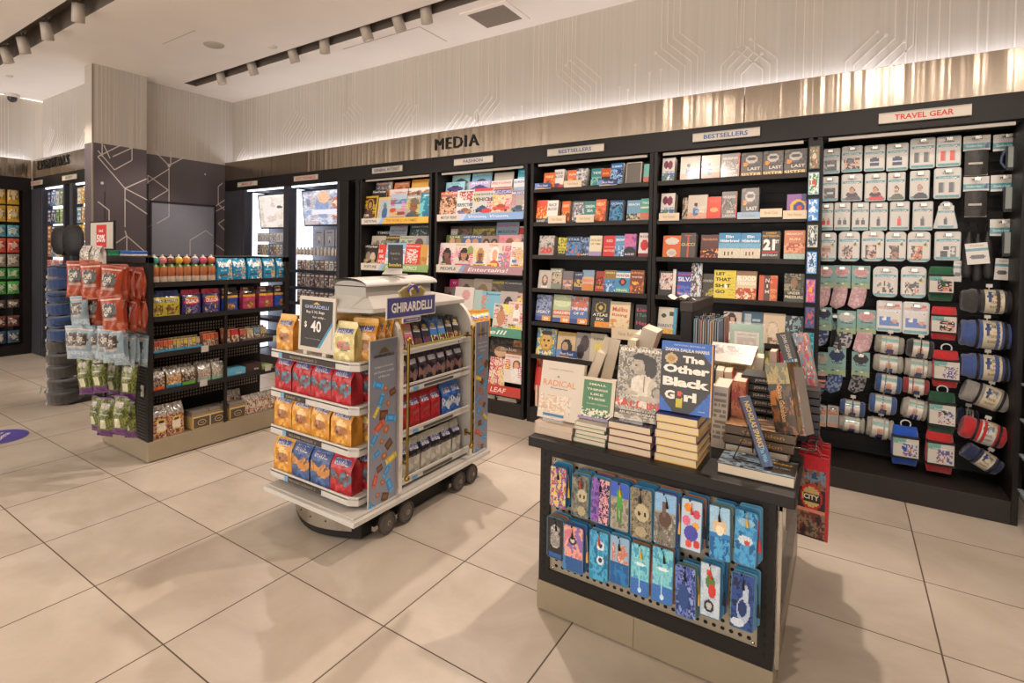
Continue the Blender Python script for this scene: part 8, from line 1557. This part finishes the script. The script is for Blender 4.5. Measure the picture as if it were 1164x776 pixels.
for a, b, c, c2, lb in ((115, 128, '#1f7a4c', '#2c9460', 'small green tray on top of the gondola'), (139, 154, '#2c64b8', '#d0ccc4', 'small blue and white packet on top of the gondola')):
    x0, x1 = at(a, 286, y=2.0).x, at(b, 286, y=2.0).x; t = thing('snack_carton', lb, 'carton', (max((x0+x1)/2, -4.54), 1.97, GZ-.0)); w = x1-x0; MB().box(-w/2, 0, 0, w/2, .12, .015, c2).box(-w/2, 0, .015, w/2, .12, .04, c).build('carton_body', GLOSS, t, bevel=.004)
G_(MB()).box(GX0+.02, GY0+.04, GZ-.03, -4.24, GY1-.04, GZ-.002, '#1c1a19').build('top_panel', BLACK, gon)
# ---- hanging bags at the gondola end
def chips(kind, seed):
    c = {'red': '#983a20', 'white': '#8398a3', 'green': '#5d652c'}[kind]
    if kind == 'green': return A(('n',0,.22,1,.95,['#5d652c','#757c36','#3c4420','#5d652c','#88884e'],7,seed),('e',.5,.82,.3,.06,'#98948c'),('r',.2,.56,.8,.62,'#a8a490'),('r',.36,.24,.48,.46,'#c8c4a8'),('r',.52,.24,.64,.46,'#c8c4a8'),('r',0,0,1,.2,'#5a2c64'),('r',0,.95,1,1,'#5a2c64'),bg=c)
    ink = '#2c2624' if kind == 'red' else '#3a302c'
    return A(('n',.0,.0,1,.25,[c,mixc(c,'#e0a080' if kind == 'red' else '#d8e0e4',.3),c],4,seed),('e',.45,.62,.36,.2,mixc(ink,'#a89c90',.15)),('n',.15,.45,.8,.8,['#b0a494',ink,ink,'#8c7c70'],9,seed),('r',.15,.34,.75,.42,mixc('#b8a898', c, .3)),('r',.05,.88,.95,.93,'#c8b0a0'),bg=c)
cp = {}
def hang(kind, x, y, ztop, w, h, rz, label, group, ry=0):
    k = (kind, w, h)
    if k not in cp:
        t = thing('snack_bag', label, 'snack bag', (x, y, ztop-h), (0, ry, rz), group=group)
        pillow(w*.93, h, .075, chips(kind, len(cp)+2), [(('HARVEST' if kind == 'green' else 'CHIPS'), .5 if kind == 'green' else .44, .8 if kind == 'green' else .63, .5 if kind == 'green' else .34, '#d0c8b4', 1.4, .03)], seed=len(cp)*2.3, parent=t, nx=18, ny=26)
        MB().box(-.02, -.002, h-.02, .02, .002, h-.008, '#1c1a18').build('hang_slot', BLACK, t); cp[k] = t; kids_index(t); return t
    return copy_at(cp[k], (x, y, ztop-h), (0, ry, rz), label, group)
def hrow(kind, pxs, pyt, w, h, y0, nm, rz=.0, sp=None):
    for i, px in enumerate(pxs):
        y = y0 if not isinstance(y0, list) else y0[i]; p = at(px, pyt[i] if isinstance(pyt, list) else pyt, y=y)
        hang(kind, p.x, y, p.z+.012*math.sin(i*5+px), w, h, (rz[i] if isinstance(rz, list) else rz)+.12*math.sin(i*3.7+px), '%s, %s' % (nm, nth(i)), nm+'s', .1*math.sin(i*2.3+px))
ys = [1.56, 1.62, 1.68, 1.66, 1.76, 1.82, 1.86]
hrow('red', [88, 97, 106, 114, 124, 133, 140, 147, 153, 159], [297, 298, 299, 299, 301, 302, 302, 303, 303, 304], .15, .235, [1.5, 1.62, 1.54, 1.7, 1.6, 1.66, 1.72, 1.76, 1.8, 1.84], 'red potato chip bag in the top hanging row', [.75, .1, .7, .1, .65, .6, .15, .1, .05, .05])
hrow('white', [92], [335], .14, .2, [1.5], 'pale chip bag hanging left of the second red row', [.6])
hrow('red', [103, 112, 119, 130, 140, 148, 154, 160], [335, 335, 336, 337, 338, 338, 338, 339], .15, .235, [1.56, 1.7, 1.66, 1.6, 1.72, 1.76, 1.8, 1.84], 'red potato chip bag in the second hanging row', [.7, .1, .5, .65, .1, .1, .05, .05])
hrow('white', [87, 93, 100, 107, 114, 121, 130, 139, 146, 153, 160], [368, 369, 370, 371, 372, 373, 374, 376, 378, 380, 381], .145, .215, [1.48, 1.5, 1.53, 1.56, 1.6, 1.57, 1.6, 1.7, 1.74, 1.79, 1.84], 'pale blue chip bag in the middle hanging row', [.6, .55, .6, .55, .5, .6, .6, .2, .15, .1, .1])
hrow('green', [99, 115, 131, 145], [404, 405, 411, 411], .125, .255, [1.62, 1.66, 1.8, 1.74], 'green vegetable chip bag in the fourth hanging row', [.6, .55, .3, .6])
hrow('green', [110, 119, 136, 149], [450, 450, 452, 456], .12, .26, [1.78, 1.66, 1.68, 1.8], 'green vegetable chip bag in the lowest hanging row', [.2, .6, .6, .3])
for k, z in enumerate((1.38, 1.165, .95, .745, .52)):
    m = G_(MB())
    for x in (-4.56, -4.35, -4.15, -3.98): m.tube([(x, GY0+.01, z), (x, 1.52+.03*k, z), (x, 1.5+.03*k, z+.012)], .004, '#24211f', 6)
    m.tube([(-4.6, GY0-.03, z), (-3.94, GY0-.03, z)], .006, '#24211f', 6).build('hanging_bar', BLACK, gon)
for k in range(2):
    p = at([96, 108][k], 292, y=1.7); t = thing('snack_bag', 'white and orange snack bag standing above the red chips, %s' % ['left', 'right'][k], 'snack bag', (p.x, 1.72, 1.40), (0, 0, .1), group='white and orange bags on the gondola front')
    gusset(.12, .135, .05, A(('n',0,.3,1,.95,['#b0aaa0','#c8c2b8','#8c867c','#c8b4a4'],6,k),('r',0,0,1,.25,'#c88a4c'),bg='#b8b2a8'), (), seed=k, top=.97, parent=t, mat=BLIS)
    p = at([93, 103, 112][k], 333, y=1.6)
for k in range(3):
    p = at([93, 103, 111][k], 333, y=1.62); m = MB().lathe([(.026, 0), (.028, .01), (.028, .035), (.024, .04)], '#b8b2a8', 16); m.build('white_lid_cup', PLAS, loc=(p.x, 1.65, p.z), label='small white lidded cup between the red chip rows, %s' % nth(k), category='cup', group='white cups among the chips')
m = G_(MB()).box(-4.62, 1.62, 1.18, -4.35, 1.9, 1.185, '#24211f'); m.build('wire_shelf', BLACK, gon); G_(MB()).box(-4.66, 1.66, 1.385, -4.38, 1.9, 1.398, '#24211f').build('wire_shelf', BLACK, gon)
for z in (.44, .78): 
    pz = at(150, 470, y=1.91).z
G_(MB()).box(-3.98, GY0-.012, .47, -3.945, GY0-.004, .55, '#b4b0a8').build('price_ticket', PAPER, gon)
# ================================================================= NECK PILLOW RACK
t = thing('neck_pillow_rack', 'black stand carrying neck pillows behind the chip bags', 'rack', (-6.25, 2.38, 0))
MB().box(-.25, -.2, .0, .3, .2, .05, '#2b2826').box(-.02, -.02, .05, .02, .02, 1.55, '#1c1a19').box(-.28, -.06, 1.43, .28, .12, 1.50, '#1c1a19').build('stand', BLACK, t, bevel=.003)
MB().text('TRAVEL', -.16, 1.467, .12, .02, -.062, '#a8a088', .02).build('rack_lettering', PAPER, t)
for k in range(5): MB().box(.12, -.3, .2+.2*k, .42, -.08, .205+.2*k, '#3a3735').build('side_shelf', BLACK, t)
def npil(z, col, x, y, lb, tilt=.15, rz=0):
    t = thing('neck_pillow', lb, 'neck pillow', (x, y, z), (tilt, 0, rz), group='neck pillows on the rack'); o_ = [(.17*math.cos(a), .16*math.sin(a)) for a in [PI*.72+PI*1.56*i/16 for i in range(17)]]+[(.055*math.cos(a), .05*math.sin(a)) for a in [PI*2.2-PI*1.4*i/10 for i in range(11)]]
    m = MB(); m.M = T(.018*math.sin(z*40), 0, -.048, 0, .05*math.sin(z*31)); m.prism(o_, .1, col, axis='z'); m.build('pillow_body', FLEECE, t, bevel=.034, seg=4)
    MB().tube([(.0, -.16, -.01), (.015, -.175, -.035), (.0, -.17, -.05)], .003, '#c8c4bc', 5).box(-.006, -.178, -.055, .008, -.172, -.03, '#c8c8c8').build('zip_tag', PLAS, t)
for k in range(11): npil(.075+.122*k, '#3c3832' if k < 5 else '#1f3a66', at(75, 350, y=2.2).x, 2.2, '%s neck pillow, %s in the stack counted from the floor' % ('grey' if k < 5 else 'navy', ['lowest', 'second', 'third', 'fourth', 'fifth', 'sixth', 'seventh', 'eighth', 'ninth', 'tenth', 'topmost'][k]), .12, .1*math.sin(k*2.))
for s in (-1, 1):
    t = thing('neck_pillow', 'black neck pillow upright on top of the rack, %s half' % ('left' if s < 0 else 'right'), 'neck pillow', (-6.36+.17*s-.0, 2.3, 1.44), (0, 0, .1*s), group='black pillows on top of the rack')
    m = MB(); m.grid(lambda u, v: ((u-.5)*.34*(1-.35*abs(2*v-1)**3), -.07*max(0, math.sin(PI*u))**.5*max(0, math.sin(PI*v))**.4, v*.3), 12, 12, lambda u, v: '#171517').grid(lambda u, v: ((.5-u)*.34*(1-.35*abs(2*v-1)**3), .07*max(0, math.sin(PI*u))**.5*max(0, math.sin(PI*v))**.4, v*.3), 12, 12, lambda u, v: '#171517'); m.build('pillow_body', material('nylon', .6), t)
    MB().tube([(-.05*s, -.072, .06), (-.02*s, -.08, .09)], .004, '#8c8884', 5).build('zip', CHROME, t)
MB().poly([(0, 0, 0), (.09, -.02, .01), (.12, .05, .09), (.05, .02, .06), (.0, .03, .12)], '#a8a498').poly([(.05, .02, .06), (.12, .05, .09), (.1, .04, .0)], '#b8b4a8').build('loose_tag', PAPER, loc=(-6.3, 2.03, .06), label='crumpled pale paper tag on the lowest grey pillow', category='tag')
# ================================================================= ESSENTIALS, MAKEUP, ELECTRONICS
def smalls(x0, x1, z, y, n, h, cs, kind, lb, grp, hangy=False, dpt=.02):
    """row of small packs; each its own object"""
    for k in range(n):
        x = x0+(x1-x0)*(k+.5)/n; w = (x1-x0)/n*.9; c = cs[k % len(cs)]; R = random.Random(k*13+int(z*100))
        m = MB(); art = A(('n',.05,.12,.95,.7,[c,mixc(c,'#f0ece4',.5),mixc(c,'#101010',.4),c],4,k),('r',.1,.78,.9,.9,mixc(c,'#ffffff',.6)),bg=c)
        if kind == 'tube': m.lathe([(w*.3, 0), (w*.42, .01), (w*.42, h*.7), (w*.25, h*.78), (w*.2, h)], c, 10, cols=[c, c, mixc(c, '#ffffff', .3), '#c8c8c8'])
        else: m.box(-w/2, 0, 0, w/2, dpt, h, c).art(-w/2, 0, w, h, -.0006, art, 7, 10)
        if hangy: m.tube([(0, -.004, h-.008), (0, .12, h+.0)], .0025, '#c0c0c0', 4)
        m.build(grp[1], GLOSS, loc=(x, y, z), rot=(0, 0, .12*(R.random()-.5)), label='%s, %s' % (lb, ['first', 'second', 'third', 'fourth', 'fifth', 'sixth', 'seventh', 'eighth', 'ninth', 'tenth', 'eleventh', 'twelfth'][k]+' from the left'), category=grp[2], group=grp[0])
ym = W_Y+.12
for k, (z, h, cs, n) in enumerate(((1.62, .12, ['#c8c8c8','#b8bcc4'], 10), (1.44, .15, ['#5a6070','#8c7c64','#b0a088','#7c8490'], 10), (1.25, .12, ['#b89884','#a8786c','#c8b4a0'], 9))): smalls(MAK[0]+.12, MAK[1]-.02, z, ym, n, h, cs, 'box', 'cosmetic pack in %s row of the makeup bay' % ['top', 'middle', 'lowest visible'][k], ('cosmetic packs, row %s' % 'ABC'[k], 'cosmetic_pack', 'cosmetics'), True)
for k, (z, h, cs, n) in enumerate(((1.3, .13, ['#6c605c','#7c6c68','#a8988c','#7c8c90'], 9), (1.06, .17, ['#5a4c4c','#6c5c5c','#8c7c7c'], 9), (.85, .15, ['#6c5c5c','#7c6c6c'], 9))): smalls(ELE[0]+.1, ELE[1]-.02, z+.012*0+[-.035, 0, .015][k], ym-.06, n, h, cs, 'box', 'dark earphone pack in %s row of the electronics bay' % ['upper', 'middle', 'lower'][k], ('earphone packs', 'earphone_pack', 'electronics'), True)
smalls(ELE[0]+.08, ELE[1]-.02, 1.455, ym-.06, 12, .1, ['#c8c4c0', '#b8b0a8'], 'tube', 'pale charger bottle in the electronics bay', ('pale charger bottles', 'charger_bottle', 'electronics'))
def litposter(x0, x1, z0, z1, y, art, name, lb, tilt=0):
    w, h = x1-x0, z1-z0; t = thing(name, lb, 'poster', ((x0+x1)/2, y, z0), (tilt, 0, 0))
    MB().box(-w/2, 0, 0, w/2, .03, h, '#24252c').build('frame', PLAS, t); MB().art(-w/2+.02, .02, w-.04, h-.04, -.001, art, 36, 36).build('lit_graphic', LITP, t)
litposter(-6.47, -5.74, 1.8, 2.27, W_Y+.2, A(('n',0,0,1,1,['#b8b0a8','#c8c4bc','#d8d4d0'],3,1),('e',.3,.4,.16,.5,'#d0c8c4'),('n',.1,.0,.5,1,[None,'#d8cfcb','#c0b4ac'],3,2),('e',.62,.62,.09,.04,'#5a5450'),('e',.82,.62,.08,.03,'#5a5450'),('r',.55,.25,.95,.4,'#c8b8a8'),bg='#c0bab4'), 'lit_poster', 'lit beige cosmetics picture panel in the makeup bay', .12)
litposter(-5.56, -4.77, 1.82, 2.28, W_Y+.2, A(('n',0,0,1,1,['#8c98b4','#b8c0d0','#a8a0a4','#6c7c9c'],4,4),('e',.45,.55,.16,.35,'#7c8cb0'),('e',.5,.8,.14,.18,'#c8a488'),('n',.7,.1,1,.9,['#c8b8a8','#a86c5c','#8c9cb8'],5,5),('r',.2,.3,.9,.45,'#c8ccd8'),bg='#98a4bc'), 'lit_poster', 'lit blue people picture panel in the electronics bay', .12)
for k in range(3):
    x = -5.28+.19*k; t = thing('boxed_charger', 'pale boxed charger below the lit blue picture, %s' % ['left', 'middle', 'right'][k], 'electronics', (x, W_Y+.2, 1.57), group='boxed chargers')
    MB().box(-.085, 0, 0, .085, .04, .2, '#a8a8b0').art(-.085, 0, .17, .2, -.001, A(('e',.5,.4,.16,.2,'#c8c8d0'),('e',.5,.3,.08,.1,'#4a5474'),('r',.2,.8,.8,.86,'#6c7080'),bg='#a8acb8'), 16, 16).build('box_body', GLOSS, t)
ye = YE+.02
for (X0, X1, cs1, nm) in ((EA[0]+.12, EA[1]-.02, [['#2c3c70','#5a7ca8','#a8b4bc','#6c8c5c'], ['#24305c','#2c4474','#4c7c54','#8ca864'], ['#b87a2c','#3c4c6c','#2c8c6c'], ['#a8702c','#6c7c9c','#c8c0b0']], 'left'), (EB[0]+.08, EB[1]-.02, [['#c8c0a8','#c89c3c','#a8b0b4'], ['#6c8c9c','#b88a3c','#8ca0a8'], ['#c8982c','#d0a83c'], ['#c8a02c','#b8b4a8']], 'right')):
    for k, z in enumerate((2.06, 1.82, 1.6, 1.38)): smalls(X0, X1, z, ye, 4, .2, cs1[k], 'box', 'hanging toiletry pack in %s row of the %s essentials bay' % (['top', 'second', 'third', 'fourth'][k], nm), ('toiletry packs in the %s essentials bay' % nm, 'toiletry_pack', 'toiletries'), True)
for k, z in enumerate((1.22, 1.02, .82, .6, .4, .2)): smalls(EA[0]+.05, EA[1]-.02, z+.002 if z > .3 else .137, YE+.04, 8, .12, [['#b83434','#c83c3c','#c8c4bc'],['#c8702c','#5c8c44','#8c5c9c'],['#c84c34','#b8c0cc','#3c5ca0'],['#8c9cac','#b8a89c','#c8c8c0'],['#c8742c','#5c9c54','#a8b4c4'],['#2c5ca8','#c83c34','#3c8cb0']][k], 'box', 'small boxed remedy on %s shelf of left essentials bay' % ['the top', 'the second', 'the third', 'the fourth', 'the fifth', 'the lowest'][k], ('boxed remedies', 'remedy_box', 'medicine'), dpt=.05)
# far left snack rack (faces +x)
t = thing('snack_rack', 'black wall rack of sweets bags at the far left edge', 'shelving bay', (XL-.45, 1.2, 0))
MB().box(0, -2.2, 0, .03, 1.45, BB, BK).box(0, -2.2, BB-.03, .44, 1.69, BB, BK).box(.0, 1.6, 0, .43, 1.69, BB-.01, BK).box(0, -2.2, 0, .43, 1.6, .14, BK).build('back_panel', BLACK, t)
for z in (1.42, 1.05, .62, .42): MB().box(.03, -2.2, z-.02, .4, 1.42, z, BK2).build('shelf', BLACK, t)
SN = [(206,232,'#c89c2c'),(234,252,'#c8a03c'),(256,269,'#5ca0b0'),(271,287,'#c8503c'),(289,303,'#8c8474'),(305,317,'#3c8c44'),(320,334,'#4c9c4c'),(341,350,'#5a4a40'),(359,371,'#6c3c34'),(376,390,'#3a5468')]
for i, (a, b, c) in enumerate(SN):
    for k in range(3):
        y = 2.69-.155*k; zt, zb = at(10, a, x=XL-.05).z, at(10, b, x=XL-.05).z
        t = thing('sweets_bag', 'sweets bag in the far left rack, %s row down, %s from the corner' % (['top', 'second', 'third', 'fourth', 'fifth', 'sixth', 'seventh', 'eighth', 'ninth', 'tenth'][i], ['first', 'second', 'third'][k]), 'snack bag', (XL-.05, y, zb), (0, 0, PI/2), group='sweets bags in the far left rack')
        pillow(.14, zt-zb, .04, A(('n',.1,.2,.9,.8,[c,mixc(c,'#fff0d0',.5),mixc(c,'#301810',.5),c],5,i+k),('e',.5,.5,.24,.16,mixc(c,'#d8d0c0',.6)),bg=c), (), seed=i+k, parent=t, nx=8, ny=10)
MB().box(-.05, -.012, 0, .05, 0, .05, '#a8a8a0').build('section_sign', PLAS, loc=(XL-.0, 2.35, 2.37), rot=(0, 0, PI/2), label='small pale header sign over the far left rack', category='sign')
# floor sticker
p = at(-2, 497, z=0); m = MB(); m.lathe([(0, .0014), (.2, .0014)], '#54489c', 40, cap=False); m.M = T(0, 0, .002, -PI/2, 0, 0)
m.M = Matrix.Translation((0, 0, .002)) @ Matrix.Rotation(-.64, 4, 'Z') @ Matrix.Rotation(-PI/2, 4, 'X'); m.text('PLEASE', .0, .03, .2, .035, 0, '#e0dcec', .03).text('STAND HERE', 0, -.03, .26, .035, 0, '#e0dcec', .03)
m.build('floor_sticker', GLOSS, loc=(p.x, p.y, 0), label='round purple floor sticker at the left edge', category='sticker')
